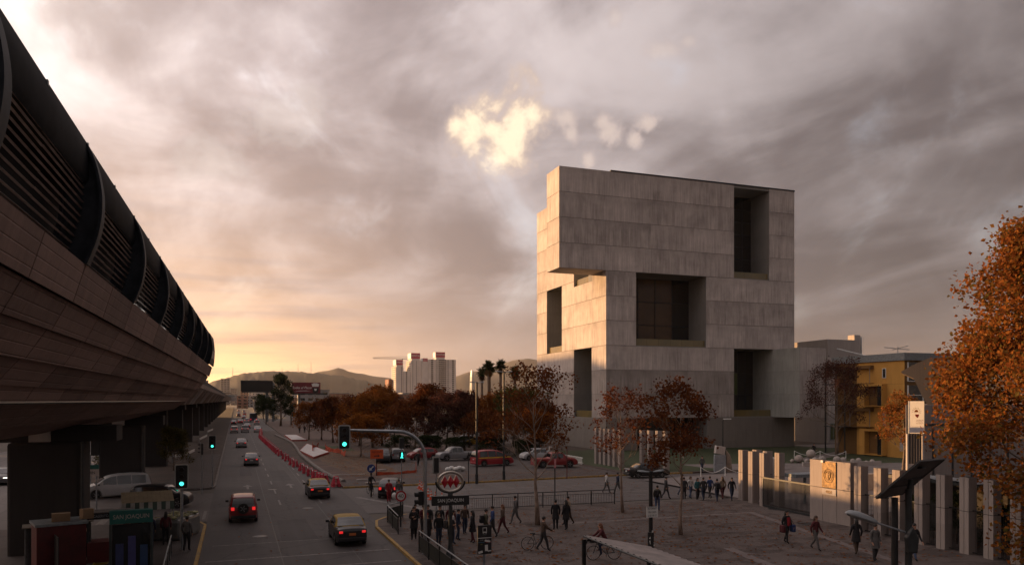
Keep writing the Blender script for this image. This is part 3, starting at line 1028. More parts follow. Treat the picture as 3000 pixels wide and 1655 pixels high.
clad(70.4, BXR, Z1, Z2, front)
clad(52.7, 75.6, Z0, Z1, front)
clad(52.7, 58.0, .13, Z0, front)
clad(70.6, 83.15, .13, Z0, front)
clad(83.2, BXR, .13, Z0, front)
side = lambda a, b: (52.7, 52.7 + T - .004, a, b)
clad(BY + T, 109.8, Z1, Z2, side)
clad(109.8, 116.8, Z1, Z2 - .9, side)
clad(116.8, 121.8, Z1, Z2, side)
clad(116.8, BYB, Z2, Z3, side)
clad(128.6, BYB, Z1, Z2, side)
clad(BY + T, 110.0, Z0, Z1, side)
clad(116.8, BYB, Z0, Z1, side)
clad(BY + T, BYB, .13, Z0, side)
clad(BY + T, 109.8, Z2, Z3, lambda a, b: (BX0, BX0 + T - .004, a, b), step=9)
MB().box(BX0 + T, 52.7 + T, BY + T, 109.8, Z2, Z2 + T - .004).build('soffit', CONC, bt)
MB().box(BX0 + T, 52.7, 109.804, 109.87, Z2, Z3 - .4).build('rear_panel', CONC, bt)
# pushed-out lower block
def block_clad(u0, u1, place, m):
    for za, zb in ((Z0, Z0 + 3.68), (Z0 + 3.68, Z0 + 7.36), (Z0 + 7.36, Z1)):
        x0, x1, y0, y1 = place
        MB().box(x0, x1, y0, y1, za + .01, zb - .01).build('concrete_panel', m, bt)
block_clad(0, 1, (83.2, 83.2 + T - .004, 98.6, 102.2), CONC_TEAL)
block_clad(0, 1, (83.2, 83.2 + T - .004, 102.22, 106.6), CONC_TEAL)
block_clad(0, 1, (83.2, 83.2 + T - .004, 106.62, BY + RD), CONC_TEAL)
block_clad(0, 1, (83.2 + T, 88.3, 98.6, 98.6 + T - .004), CONC)
# deep openings: glazing, mullions, balustrades
def glazing(x0, x1, y, z0, z1, cols, rows, gm, name='window'):
    w = MB()
    for k in range(cols + 1):
        xx = x0 + (x1 - x0) * k / cols
        w.box(xx - .06, xx + .06, y - .12, y, z0, z1)
    for k in range(rows + 1):
        zz = z0 + (z1 - z0) * k / rows
        w.box(x0, x1, y - .10, y + .01, zz - .06, zz + .06)
    f = w.build(name, STEEL, bt)
    for i in range(cols):
        for j in range(rows):
            xa, xb = x0 + (x1 - x0) * i / cols + .065, x0 + (x1 - x0) * (i + 1) / cols - .065
            za, zb = z0 + (z1 - z0) * j / rows + .065, z0 + (z1 - z0) * (j + 1) / rows - .065
            MB().box(xa, xb, y - .05, y - .03, za, zb).build('pane', gm(i, j), f)
    return f
GLW = glass_mat('clear_dark_glass', (.020, .022, .024), rough=.04)
GLG = mat('lit_green_glass', (.018, .021, .012), emit=(.45, .50, .14), es=.006, rough=.2)
GLS = mat('bright_clerestory', (.4, .45, .45), emit=(.8, .9, .92), es=.35, rough=.3)
glazing(75.6, 82.5, BY + 5.0, Z2 + .02, Z3 - .45, 4, 7, lambda i, j: GLS if (j == 5 and i == 0) else GLASS_DK)
glazing(57.8, 70.4, BY + 5.2, Z1 + .02, Z2 - .02, 4, 3, lambda i, j: GLASS_BR if i < 3 else GLASS_DK)
glazing(75.6, 83.2, BY + 5.4, Z0 + .02, Z1 - .02, 5, 3, lambda i, j: GLG if (j == 1 and i in (0, 2)) else GLASS_DK)
glazing(58.0, 70.6, BY + 4.0, .14, Z0 - .02, 6, 2, lambda i, j: GLASS_DK)
MB().box(57.6, 70.8, BY + 4.1, BY + 8.2, .1, Z0 - .03).build('entrance_core', BLACK, bt)
# dark rooms behind the panes, floor decks in the openings
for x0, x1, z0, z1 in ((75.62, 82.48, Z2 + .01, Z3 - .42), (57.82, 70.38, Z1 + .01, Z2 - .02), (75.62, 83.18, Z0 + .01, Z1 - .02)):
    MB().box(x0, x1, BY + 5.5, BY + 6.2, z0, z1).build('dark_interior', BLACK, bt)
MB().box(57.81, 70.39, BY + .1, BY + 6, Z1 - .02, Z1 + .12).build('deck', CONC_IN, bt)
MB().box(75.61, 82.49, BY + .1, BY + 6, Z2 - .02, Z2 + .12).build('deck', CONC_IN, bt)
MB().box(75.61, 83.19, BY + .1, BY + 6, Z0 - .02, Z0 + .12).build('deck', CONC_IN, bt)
BAL = mat('balustrade_glass', (.16, .12, .05), (.12, .10, .05), rough=.1, scale=.4, spec=.7)
for x0, x1, z in ((57.82, 70.38, Z1 + .12), (75.62, 82.48, Z2 + .12), (75.62, 83.1, Z0 + .12)):
    n = round((x1 - x0) / 2.2)
    for k in range(n):
        MB().box(x0 + (x1 - x0) * k / n + .02, x0 + (x1 - x0) * (k + 1) / n - .02, BY + .45, BY + .47, z, z + 1.05).build('balustrade_pane', BAL, bt)
# left face openings
for ya, yb, za, zb in ((121.8, 128.6, Z1, Z2), (110.0, 116.8, Z0, Z1), (109.9, 116.8, Z2 - .9, Z3 - .42)):
    MB().box(57.9, 57.95, ya, yb, za + .01, zb - .01).build('window_glazing', GLASS_DK, bt)
    for k in range(4):
        yy = ya + (yb - ya) * k / 3
        MB().box(57.78, 57.89, yy - .05 + (.06 if k == 0 else 0) - (.06 if k == 3 else 0), yy + .05 + (.06 if k == 0 else 0) - (.06 if k == 3 else 0), za + .02, zb - .02).build('mullion', STEEL, bt)
    MB().box(53.1, 53.12, ya + .05, yb - .05, za + .02, za + 1.1).build('balustrade_pane', BAL, bt)
    MB().box(52.8, 57.88, ya + .01, yb - .01, za - .02, za + .015).build('sill', CONC_IN, bt)
MB().box(53.5, BXR + .06, BY - .05, BY + .4, Z3 + .002, Z3 + .20).build('roof_flashing', STEEL, bt)

# ------------------------------------------------------------------ unseen west-side blocks added to keep the avenue in shade
SHB = mat('shade_block_wall', (.30, .25, .21), (.22, .18, .16), rough=.9, scale=.3)


def plain_block(name, label, cat, x0, x1, y0, y1, h, wallm, rows, cols, faces='S', group=None, glass=None):
    t = thing(name, label, cat, ((x0 + x1) / 2, (y0 + y1) / 2, 0), 0, group)
    hx, hy = (x1 - x0) / 2, (y1 - y0) / 2
    MB().box(-hx, hx, -hy, hy, -.1, h).build('wall', wallm, t)
    MB().box(-hx - .15, hx + .15, -hy - .15, hy + .15, h + .002, h + .5).build('roof', GREYM, t)
    g = glass or GLASS_DK
    for f in faces:
        w = MB()
        L = hx if f in 'SN' else hy
        for i in range(cols):
            for j in range(rows):
                a = -L + 2 * L * (i + .22) / cols
                b = -L + 2 * L * (i + .78) / cols
                za, zb = h * (j + .3) / rows, h * (j + .75) / rows
                if f == 'S':
                    w.box(a, b, -hy - .04, -hy + .1, za, zb)
                elif f == 'E':
                    w.box(hx - .1, hx + .04, a, b, za, zb)
                else:
                    w.box(-hx - .04, -hx + .1, a, b, za, zb)
        if rows * cols > 40:
            w.build('windows', g, t, kind='stuff')
        else:
            # each window its own part
            k = len(w.v) // 8
            for q in range(k):
                mb = MB()
                mb.add(w.v[q * 8:q * 8 + 8], [(0, 3, 2, 1), (4, 5, 6, 7), (0, 1, 5, 4), (1, 2, 6, 5), (2, 3, 7, 6), (3, 0, 4, 7)])
                mb.build('window', g, t)
    return t

# ------------------------------------------------------------------ hills on the horizon
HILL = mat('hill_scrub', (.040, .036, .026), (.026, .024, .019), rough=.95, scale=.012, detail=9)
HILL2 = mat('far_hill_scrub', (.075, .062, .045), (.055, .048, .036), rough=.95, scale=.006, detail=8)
from mathutils import noise as mnoise


def hill(name, m, prof, dist, depth, rough, seed, az0=None):
    """ridge: prof = [(azimuth deg, height m)] seen from the camera side, built as real terrain depth metres deep"""
    mb = MB()
    nx, ny = (420 if rough > 2 else 200), 12
    azs = [p[0] for p in prof]
    for j in range(ny + 1):
        t = j / ny
        for i in range(nx + 1):
            az = azs[0] + (azs[-1] - azs[0]) * i / nx
            h = 0
            for (a0, h0), (a1, h1) in zip(prof, prof[1:]):
                if a0 <= az <= a1:
                    k = (az - a0) / (a1 - a0)
                    k = k * k * (3 - 2 * k)
                    h = h0 + (h1 - h0) * k
            shp = math.sin(min(1, t * 1.25) * PI * .5) ** 1.2 if t < .8 else math.cos((t - .8) / .2 * PI * .35)
            d = dist + depth * t
            x, y = d * math.sin(R(az)), d * math.cos(R(az))
            nz = mnoise.fractal(Vector((x * .004 + seed, y * .004, seed)), 1.0, 2.0, 6)
            nf = mnoise.noise(Vector((x * .05, y * .05, seed))) * .7 + mnoise.noise(Vector((x * .13, y * .13, seed))) * (1 if rough < 2 else 1.3)
            z = h * shp * (1 + .16 * nz * (1 - t * .6)) + nf * rough * shp
            mb.v.append((x, y, max(-1, min(z - 1, 318))))
    for j in range(ny):
        for i in range(nx):
            a = j * (nx + 1) + i
            mb.f.append((a, a + 1, a + nx + 2, a + nx + 1))
    return struct(name, mb, m, smooth=60)


hill('hill', HILL, [(-22, 3), (-14, 9), (-6, 10), (-3.2, 25), (-1.2, 58), (.6, 74), (2.0, 78), (3.6, 75), (5.2, 78), (7.0, 75), (8.6, 65), (10.4, 46), (12.5, 30), (15, 19), (19, 9), (26, 4)], 1700, 450, 2.6, 3.1)
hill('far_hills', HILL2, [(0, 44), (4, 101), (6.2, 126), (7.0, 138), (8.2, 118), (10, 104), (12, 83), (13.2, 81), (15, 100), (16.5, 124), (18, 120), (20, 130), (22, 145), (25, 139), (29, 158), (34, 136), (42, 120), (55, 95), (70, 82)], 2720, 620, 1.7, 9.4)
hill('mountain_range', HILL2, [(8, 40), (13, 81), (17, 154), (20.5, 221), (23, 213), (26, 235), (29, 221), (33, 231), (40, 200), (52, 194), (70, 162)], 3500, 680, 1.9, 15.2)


# ------------------------------------------------------------------ trees
LEAF_ORANGE = leaf_mat('plane_leaves', [(.040, .016, .009), (.090, .029, .010), (.16, .050, .012), (.23, .080, .015), (.12, .040, .011), (.27, .11, .02)], .42)
LEAF_RUST = leaf_mat('rust_leaves', [(.034, .014, .010), (.070, .023, .012), (.11, .034, .014), (.15, .052, .016), (.075, .030, .014)])
LEAF_RED = leaf_mat('plum_leaves', [(.034, .017, .016), (.060, .026, .022), (.090, .037, .028), (.052, .028, .024)])
LEAF_BIG = leaf_mat('sunlit_plane_leaves', [(.052, .024, .011), (.14, .048, .014), (.25, .080, .020), (.09, .075, .022), (.32, .125, .030), (.18, .054, .016), (.38, .18, .055), (.14, .10, .03)], .46)
LEAF_OLIVE = leaf_mat('olive_leaves', [(.030, .034, .012), (.055, .052, .016), (.085, .068, .020), (.130, .080, .020)])
LEAF_DARK = leaf_mat('evergreen_leaves', [(.012, .018, .008), (.022, .030, .012), (.035, .042, .016)], .2)
LEAF_PALM = leaf_mat('palm_fronds', [(.020, .028, .012), (.035, .045, .016), (.06, .062, .024)], .25)
DEAD = leaf_mat('dead_fronds', [(.10, .055, .025), (.15, .085, .04), (.075, .045, .025)], .2)


def leafset(mb, c, n, spread, size, rg):
    """n loose folded leaves scattered around c"""
    v, f = mb.v, mb.f
    for _ in range(n):
        while True:
            p = Vector((rg.uniform(-1, 1), rg.uniform(-1, 1), rg.uniform(-1, 1)))
            if p.length_squared <= 1:
                break
        p = c + p * spread
        s = size * rg.uniform(.6, 1.35)
        d = Vector((rg.gauss(0, 1), rg.gauss(0, 1), rg.gauss(-.3, .8))).normalized()
        u = d.orthogonal().normalized()
        u.rotate(Quaternion(d, rg.uniform(0, 6.283)))
        w = d.cross(u)
        k = len(v)
        v.append(tuple(p))
        v.append(tuple(p + d * s * .5 + u * s * .42 + w * s * .12))
        v.append(tuple(p + d * s))
        v.append(tuple(p + d * s * .5 - u * s * .42 + w * s * .12))
        f.append((k, k + 1, k + 2))
        f.append((k, k + 2, k + 3))


def grow(seed, h, r, base, levels=4, upright=.5, nlimb=7, tr=None, gap=.0):
    """trunk and limbs: returns (wood MB, list of twig tips)"""
    rg = random.Random(seed)
    wood = MB()
    tips = []
    tr = tr or h * .020
    lean = Vector((rg.uniform(-.05, .05), rg.uniform(-.05, .05), 1)).normalized()
    npt = 6
    top = h * .92
    pts = [Vector((0, 0, -.1))]
    for i in range(1, npt + 1):
        z = top * i / npt
        pts.append(Vector((lean.x * z + rg.uniform(-.05, .05) * h * .15, lean.y * z + rg.uniform(-.05, .05) * h * .15, z)))
    wood.tube(pts, [tr * (1.25 if i == 0 else (1 - .86 * i / npt)) for i in range(npt + 1)], 7)

    def trunk_at(z):
        t = max(0, min(npt - 1e-3, z / top * npt))
        i = int(t)
        return pts[i].lerp(pts[i + 1], t - i) if i < npt else pts[-1]

    def limb(p, d, L, rad, lev):
        n = 3
        q = [p]
        dd = d.copy()
        for i in range(n):
            dd = (dd + Vector((rg.gauss(0, .16), rg.gauss(0, .16), rg.gauss(.05, .12)))).normalized()
            q.append(q[-1] + dd * L / n)
        wood.tube(q, [rad * (1 - .7 * i / n) for i in range(n + 1)], 5 if lev < 2 else 3, cap=False)
        if lev >= levels - 1 or L < .35:
            tips.append((q[-1], dd))
            tips.append((q[-2], dd))
            return
        k = rg.randint(2, 3) if lev else rg.randint(3, 4)
        for i in range(k):
            t = rg.uniform(.35, 1.0)
            b = q[min(n, int(t * n) + (1 if i else 0))] if i else q[-1]
            a = Vector((rg.gauss(0, 1), rg.gauss(0, 1), rg.gauss(.2, .6))).normalized()
            nd = (dd * 1.0 + a * .72 + Vector((0, 0, upright * .25))).normalized()
            limb(b, nd, L * rg.uniform(.52, .72), rad * .5, lev + 1)

    for i in range(nlimb):
        t = (i + rg.uniform(.1, .9)) / nlimb
        z = base + (top - base) * t * .97
        az = i * 2.399 + rg.uniform(-.4, .4)
        env = math.sqrt(max(.05, 1 - ((t - .35) / .75) ** 2))
        d = Vector((math.cos(az), math.sin(az), upright + .6 * t)).normalized()
        limb(trunk_at(z), d, r * env * rg.uniform(.55, .75), tr * .42 * (1 - .6 * t), 0)
    tips.append((pts[-1], lean))
    return wood, tips, rg


def tree_meshes(seed, h, r, base, nleaf, lsize, spread, leafm, bark=None, **k):
    wood, tips, rg = grow(seed, h, r, base, **k)
    zt = sorted(p.z for p, d in tips)
    rt = sorted(math.hypot(p.x, p.y) for p, d in tips)
    kz = (h - spread * .7) / zt[int(len(zt) * .985)]
    kr = (r - spread * .6) / rt[int(len(rt) * .93)]
    wood.v = [(x * (kr if z > base * .6 else 1), y * (kr if z > base * .6 else 1), z * kz) for x, y, z in wood.v]
    tips = [(Vector((p.x * kr, p.y * kr, p.z * kz)), d) for p, d in tips]
    wm = wood.mesh('trunk')
    wm.materials.append(bark or BARK)
    wm.shade_smooth()
    lm = MB()
    per = max(1, nleaf // len(tips))
    for p, d in tips:
        wgt = rg.uniform(.3, 1.7)
        leafset(lm, p + d * spread * .25, max(1, int(per * wgt)), spread * rg.uniform(.7, 1.2), lsize, rg)
    cm = lm.mesh('crown')
    cm.materials.append(leafm)
    return wm, cm


def plant_tree(name, label, meshes, x, y, rz=0.0, s=(1, 1, 1), group=None, leafm=None, z=0.1):
    t = thing(name, label, 'tree', (x, y, z), rz, group)
    t.scale = s if isinstance(s, tuple) else (s, s, s)
    o = link_mesh('trunk', meshes[0], t)
    o = link_mesh('crown', meshes[1], t, leafm)
    return t


# hero trees of the plaza
plant_tree('plane_tree', 'tall half bare plane tree with rust leaves, leftmost of the three plaza trees',
           tree_meshes(21, 9.9, 3.2, 3.0, 3300, .17, .50, LEAF_RUST, BARK_PALE, nlimb=15, upright=.75, tr=.15), 17.5, 44.2, .4)
plant_tree('plane_tree', 'slender rust leaved plane tree in the middle of the three plaza trees',
           tree_meshes(35, 8.6, 2.1, 2.6, 2300, .16, .42, LEAF_RUST, BARK_PALE, nlimb=13, upright=.8, tr=.11), 24.9, 47.1, 1.4, z=.12)
plant_tree('plane_tree', 'rust leaved plane tree with pale trunk, rightmost of three plaza trees',
           tree_meshes(58, 8.8, 2.5, 2.9, 3600, .17, .50, LEAF_RUST, BARK_PALE, nlimb=14, upright=.7, tr=.11), 23.9, 38.2, 2.2, z=.12)
plant_tree('plane_tree', 'large glowing orange plane tree overhanging the fence pillars at the right edge',
           tree_meshes(77, 16.4, 6.0, 1.7, 64000, .21, 1.2, LEAF_BIG, BARK, nlimb=38, upright=.16, tr=.30, levels=4), 38.5, 26.4, .7)
plant_tree('plane_tree', 'small orange plane tree peeping out between the ochre building and the white banner',
           tree_meshes(78, 8.4, 2.3, 2.6, 4200, .20, .55, LEAF_BIG, BARK, nlimb=12), 61.0, 57.6, 1.7)
plant_tree('plum_tree', 'dark plum red tree with sparse leaves standing on the lawn before the ochre building',
           tree_meshes(91, 13.2, 5.0, 4.0, 7600, .19, .72, LEAF_RED, BARK, nlimb=17, upright=.5, tr=.24), 76.2, 83.1, .3)
# park planes behind the roadworks: four grown forms, each planted many times
PARK = [tree_meshes(101, 9.8, 4.2, 2.0, 7000, .30, .80, LEAF_ORANGE, nlimb=17),
        tree_meshes(102, 9.4, 4.0, 1.8, 7000, .30, .75, LEAF_ORANGE, nlimb=16, upright=.7),
        tree_meshes(103, 10.6, 3.4, 2.2, 6500, .28, .72, LEAF_ORANGE, nlimb=18, upright=.9),
        tree_meshes(104, 8.4, 4.4, 1.7, 7000, .30, .80, LEAF_ORANGE, nlimb=15, upright=.4)]
BUSHY = tree_meshes(105, 9.5, 3.8, 1.0, 9000, .24, .85, LEAF_OLIVE, nlimb=17, upright=.6)
SPEC = [  # x, y, form, scale, leaf, what and where
    (16.0, 105.8, 3, .80, LEAF_ORANGE, 'small orange plane tree on leafy ground behind the hanging traffic light'),
    (13.4, 154.6, 0, .86, LEAF_ORANGE, 'orange plane tree nearest the red billboard at the edge of the park'),
    (15.6, 153.0, 1, .95, LEAF_RUST, 'rust brown plane tree second from the left edge of the park'),
    (16.6, 142.8, 2, .90, LEAF_RUST, 'dark rust plane tree behind the paved slabs of the roadworks'),
    (18.9, 142, 3, 1.0, LEAF_ORANGE, 'broad orange plane tree in the middle of the park edge'),
    (19.6, 131, 0, 1.0, LEAF_RUST, 'rust plane tree in front of the broad orange park tree'),
    (20.9, 125.4, 1, 1.14, LEAF_ORANGE, 'orange plane tree with pointed top above the mast arm'),
    (23.3, 130, 2, 1.10, LEAF_ORANGE, 'tall narrow orange plane tree left of the white apartment towers'),
    (25.2, 129, 0, .92, LEAF_RUST, 'dark brown plane tree below the slim apartment tower'),
    (26.2, 118, 3, 1.12, LEAF_RUST, 'broad red brown plane tree in front of the apartment towers'),
    (27.6, 115.5, 2, 1.10, LEAF_RUST, 'tallest red brown plane tree in front of the apartment towers'),
    (29.6, 111.5, 0, 1.02, LEAF_RED, 'dull plum plane tree covering the foot of the broad apartment tower'),
    (31.4, 108, 2, .98, LEAF_RED, 'thin grey brown plane tree right of the apartment towers'),
    (33.0, 103, 3, .86, LEAF_RUST, 'low rust plane tree behind the parked silver pickup'),
    (35.6, 120, 0, .98, LEAF_ORANGE, 'orange plane tree glowing beneath the left pair of palms'),
    (39.2, 124, 3, 1.08, LEAF_ORANGE, 'orange plane tree between the palm trunks'),
    (41.5, 123, 0, 1.05, LEAF_ORANGE, 'orange plane tree under the third palm'),
    (38.6, 105.2, 0, 1.12, LEAF_OLIVE, 'rounded olive and orange tree beside the left edge of the concrete building'),
    (37.2, 97, 3, .88, LEAF_ORANGE, 'brown orange tree behind the left plaza tree, before the concrete building'),
    (40.4, 101, 1, .95, LEAF_RUST, 'rust tree close against the left foot of the concrete building'),
    (47.0, 165, 2, 1.0, LEAF_RUST, 'far rust tree between the apartment towers and the glass skyscraper'),
    (22.0, 200, 3, 1.0, LEAF_RUST, 'far brown tree at the back of the park behind the red billboard'),
    (30.0, 190, 1, 1.1, LEAF_RED, 'far plum coloured tree at the back of the park'),
    (38.0, 200, 0, 1.1, LEAF_RUST, 'far rust tree at the back of the park, under the crane'),
]
for i, (x, y, fm, s, lm, lab) in enumerate(SPEC):
    plant_tree('park_tree', lab, PARK[fm], x, y, i * 1.3, (s * .95, s * .95, s * .87), 'autumn trees of the park', lm)
plant_tree('evergreen_tree', 'dark evergreen tree standing between the two billboards',
           tree_meshes(120, 15.5, 3.4, 1.8, 7000, .34, .9, LEAF_DARK, nlimb=17, upright=.9), 12.6, 239.8, .4)
plant_tree('evergreen_tree', 'thin dark cypress beside the left end of the red billboard',
           tree_meshes(121, 12.0, 1.5, 1.0, 2600, .34, .7, LEAF_DARK, nlimb=15, upright=1.4), 16.3, 249, .4)
for i, (x, y, s, lab) in enumerate(((9.2, 262, .9, 'dark bushy tree at the roadside under the black billboard'), (10.6, 330, 1.0, 'far dark tree at the roadside beyond the black billboard'),
                                     (12.0, 380, 1.1, 'farthest dark tree at the right side of the avenue'))):
    plant_tree('roadside_tree', lab, BUSHY, x, y, i, s, 'dark roadside trees', LEAF_DARK)
for i, (x, y, s, lab) in enumerate(((-10.5, 78.5, .42, 'dark shrub growing beside the second viaduct pier'), (-6.4, 92, .5, 'dark olive shrub under the viaduct by the guard rail'),
                                     (-12.5, 112, .6, 'dark shrub deeper under the viaduct'))):
    plant_tree('shrub', lab, BUSHY, x, y, i, s, 'shrubs under the viaduct', LEAF_OLIVE)
for i, (x, y) in enumerate(((22.5, 112), (26, 108), (29.5, 105), (33, 101), (27, 111), (36.5, 96))):
    plant_tree('hedge_bush', ('low dark evergreen hedge bush behind the parked cars, %s from the left' % ORD[i]), BUSHY, x, y, i * 2.1, (.62, .62, .27), 'hedge behind the parked cars', LEAF_DARK)


# ------------------------------------------------------------------ palms
def palm_meshes(seed, h):
    rg = random.Random(seed)
    tb = MB()
    tb.tube([(0, 0, -.1), (.1, .05, h * .3), (.18, .0, h * .65), (.2, .02, h)], [.34, .25, .21, .24], 9)
    tm = tb.mesh('trunk')
    tm.materials.append(BARK)
    tm.shade_smooth()
    fr, dd = MB(), MB()
    def frond(mb, az, el, L, droop, w):
        d = Vector((math.cos(az) * math.cos(el), math.sin(az) * math.cos(el), math.sin(el)))
        sd = Vector((-math.sin(az), math.cos(az), 0))
        p = Vector((.2, .02, h))
        q = [p.copy()]
        for i in range(5):
            d = (d + Vector((0, 0, -droop))).normalized()
            q.append(q[-1] + d * L / 5)
        for i in range(2, 6):            # costapalmate blade: stiff fingers off the stalk
            for sgn in (-1, 1):
                for j in range(3):
                    b = q[i - 1].lerp(q[i], j / 3)
                    tdir = (d * .75 + sd * sgn * (.9 - .12 * i) + Vector((0, 0, -.12))).normalized()
                    k = len(mb.v)
                    e = tdir.orthogonal().normalized() * .05
                    mb.v += [tuple(b + e), tuple(b - e), tuple(b + tdir * w)]
                    mb.f.append((k, k + 1, k + 2))
        mb.tube(q, [.03, .03, .025, .02, .015, .01], 3, cap=False)
    for i in range(46):
        frond(fr, i * 2.399, rg.uniform(-.25, 1.45), rg.uniform(.85, 1.15), .14, rg.uniform(.42, .60))
    for i in range(34):
        frond(dd, i * 2.399 + 1, rg.uniform(-1.3, -.5), rg.uniform(.8, 1.5), .2, rg.uniform(.25, .4))
    fm = fr.mesh('crown')
    fm.materials.append(LEAF_PALM)
    dm = dd.mesh('dead_fronds')
    dm.materials.append(DEAD)
    return tm, fm, dm


PM = palm_meshes(5, 13.0)
for i, (x, y, s, lab) in enumerate(((41.9, 133.7, .97, 'slim fan palm with dead skirt, leftmost of the four palms'), (42.7, 131.3, 1.04, 'tall fan palm second from the left, beside the leftmost palm'),
                                     (44.7, 130.6, 1.06, 'tall fan palm standing alone, third from the left'), (45.8, 127, .96, 'lower fan palm rising behind the olive tree, rightmost of the four'))):
    t = thing('palm_tree', lab, 'palm tree', (x, y, .1), i * 1.9, 'four fan palms')
    t.scale = (s, s, s)
    for nm, me in zip(('trunk', 'crown', 'dead_fronds'), PM):
        link_mesh(nm, me, t)
t = thing('palm_tree', 'second trunk of the fan palm pair close behind its neighbour', 'palm tree', (43.8, 134, .1), 2.2, 'four fan palms')
t.scale = (1.04, 1.04, 1.04)
for nm, me in zip(('trunk', 'crown', 'dead_fronds'), PM):
    link_mesh(nm, me, t)
for i, (x, y, lab) in enumerate(((-9.2, 70.3, 'spiky agave beside the base of the second pier'),)):
    ag = thing('agave_plant', lab, 'plant', (x, y, .1))
    mb = MB()
    for k in range(26):
        az, el = k * 2.399, rng.uniform(.35, 1.4)
        d = Vector((math.cos(az) * math.cos(el), math.sin(az) * math.cos(el), math.sin(el)))
        sdv = Vector((-math.sin(az), math.cos(az), 0)) * .09
        j = len(mb.v)
        L = rng.uniform(1.0, 1.5)
        mb.v += [tuple(-sdv), tuple(sdv), tuple(d * L * .6 + sdv), tuple(d * L * .6 - sdv), tuple(d * L + Vector((0, 0, -.1)))]
        mb.f += [(j, j + 1, j + 2, j + 3), (j + 3, j + 2, j + 4)]
    mb.build('leaves', LEAF_PALM, ag, fix=False)


# ------------------------------------------------------------------ apartment towers and far city
TWR = mat('tower_render', (.66, .60, .56), (.58, .53, .50), rough=.85, scale=.1)
TWB = mat('tower_window_dark', (.025, .022, .024), (.018, .017, .018), rough=.5)  # even dark colour of the tower windows
BRICKR = mat('brick_red_wall', (.30, .12, .07), (.22, .09, .06), rough=.9, scale=.2)
SIGNRED = mat('magenta_sign', (.42, .02, .08), (.34, .02, .06), rough=.6)


def tower(name, label, x0, x1, y0, y1, h, floors, cols_s, cols_w, bands, sign, seed, wallm=None, script='VENTAS'):
    t = thing(name, label, 'apartment tower', ((x0 + x1) / 2, (y0 + y1) / 2, 0), 0, 'white apartment towers')
    hx, hy = (x1 - x0) / 2, (y1 - y0) / 2
    MB().box(-hx, hx, -hy, hy, -.1, h).build('wall', wallm or TWR, t)
    fl = h / floors
    win = []
    for k in range(floors):
        z = k * fl + fl * .24
        for a, b in cols_s:
            win.append((-hx + 2 * hx * a, -hx + 2 * hx * b, -hy - .15, -hy + .3, z, z + fl * .60))
        for a, b in cols_w:
            win.append((-hx - .15, -hx + .3, -hy + 2 * hy * a, -hy + 2 * hy * b, z, z + fl * .46))
    win.reverse()
    for w in win[:290]:
        MB().box(*w).build('window', TWB, t)
    if len(win) > 290:
        mb = MB()
        for w in win[290:]:
            mb.box(*w)
        mb.build('lower_windows', TWB, t, kind='stuff')
    if bands:
        for k in range(floors):
            MB().box(-hx - .7, -hx - .151, -hy * .9, hy * .9, k * fl + fl * .8, k * fl + fl * 1.12).build('balcony', TWR, t)
    if sign:
        a, b, c, hh = sign
        MB().box(-hx + 2 * hx * a, -hx + 2 * hx * b, -hy * .6, hy * .6, h, h + c).build('machine_room', TWR, t)
        s = MB().box(-hx + 2 * hx * a - .2, -hx + 2 * hx * b + .2, -hy * .6 - .8, -hy * .6 - .2, h + c, h + c + hh).build('roof_sign', SIGNRED, t)
        MB().box(-hx + 2 * hx * a - 1.2, -hx + 2 * hx * a - .21, -hy * .6 - .8, hy * .6, h + c, h + c + hh).build('side_sign', WHITE, t)
        text(script, hh * .5, WHITE, s, (-hx + hx * (a + b), -hy * .6 - .82, h + c + hh * .5), (R(90), 0, 0), ext=.02)
    return t


SCOLS = [(.09, .17), (.27, .29), (.33, .35), (.37, .42), (.425, .58), (.585, .64), (.67, .69), (.72, .74), (.86, .93)]
# positions along the line of sight to the towers, about a kilometre out
tower('apartment_tower', 'broad white apartment tower with long balcony rows and red roof sign, rightmost of the group', 240.5, 278, 1000, 1020, 62, 23, SCOLS, [(.15, .5), (.6, .9)], False, (.30, .62, 3, 7), 1)
tower('apartment_tower', 'white apartment tower with sunlit striped side and red roof sign, middle of the group', 218, 232, 1005, 1036, 60, 22, [(.15, .2), (.5, .55)], [(.08, .45), (.55, .92)], True, (.15, .95, 3, 7.5), 2)
tower('apartment_tower', 'slim white apartment tower with sunlit balcony stripes, leftmost of the group', 199, 209, 1010, 1040, 52, 19, [(.7, .8)], [(.08, .45), (.55, .92)], True, (.2, 1.0, 2.5, 7), 3)
tower('apartment_tower', 'low red brick flank block with small windows left of the slim white tower', 193, 197.5, 1030, 1056, 36, 14, [(.3, .7)], [(.2, .5)], False, None, 4, BRICKR)
tower('apartment_tower', 'narrow white stair block between the slim tower and the middle tower', 209.4, 217.6, 1008, 1024, 46, 17, [(.3, .5)], [(.2, .4)], False, None, 5)
tower('apartment_tower', 'narrow tower wing with red sign joined to the left of the broad tower', 232.3, 240.2, 1001, 1019, 58, 22, [], [(.3, .7)], False, (.2, 1.0, 1.5, 4), 6)
cr = thing('tower_crane', 'grey tower crane with horizontal jib behind the apartment towers', 'crane', (222, 1080, 0))
MB().tube([(0, 0, 0), (0, 0, 67)], .8, 4).build('mast', GREYM, cr)
jb = MB().tube([(-42, -3, 66), (14, 0, 66.4)], .55, 4).tube([(-42, -3, 67.4), (0, 0, 69.5), (14, 0, 67)], .25, 4)
for k in range(14):
    jb.tube([(-42 + 3 * k, -3 + .21 * k, 66), (-40.5 + 3 * k, -2.9 + .21 * k, 67.5 + .14 * k)], .15, 3)
jb.build('jib', GREYM, cr)
sk = thing('skyscraper', 'tall tapering pale glass skyscraper far behind the palms', 'skyscraper', (750, 2493, 0))
mb = MB()
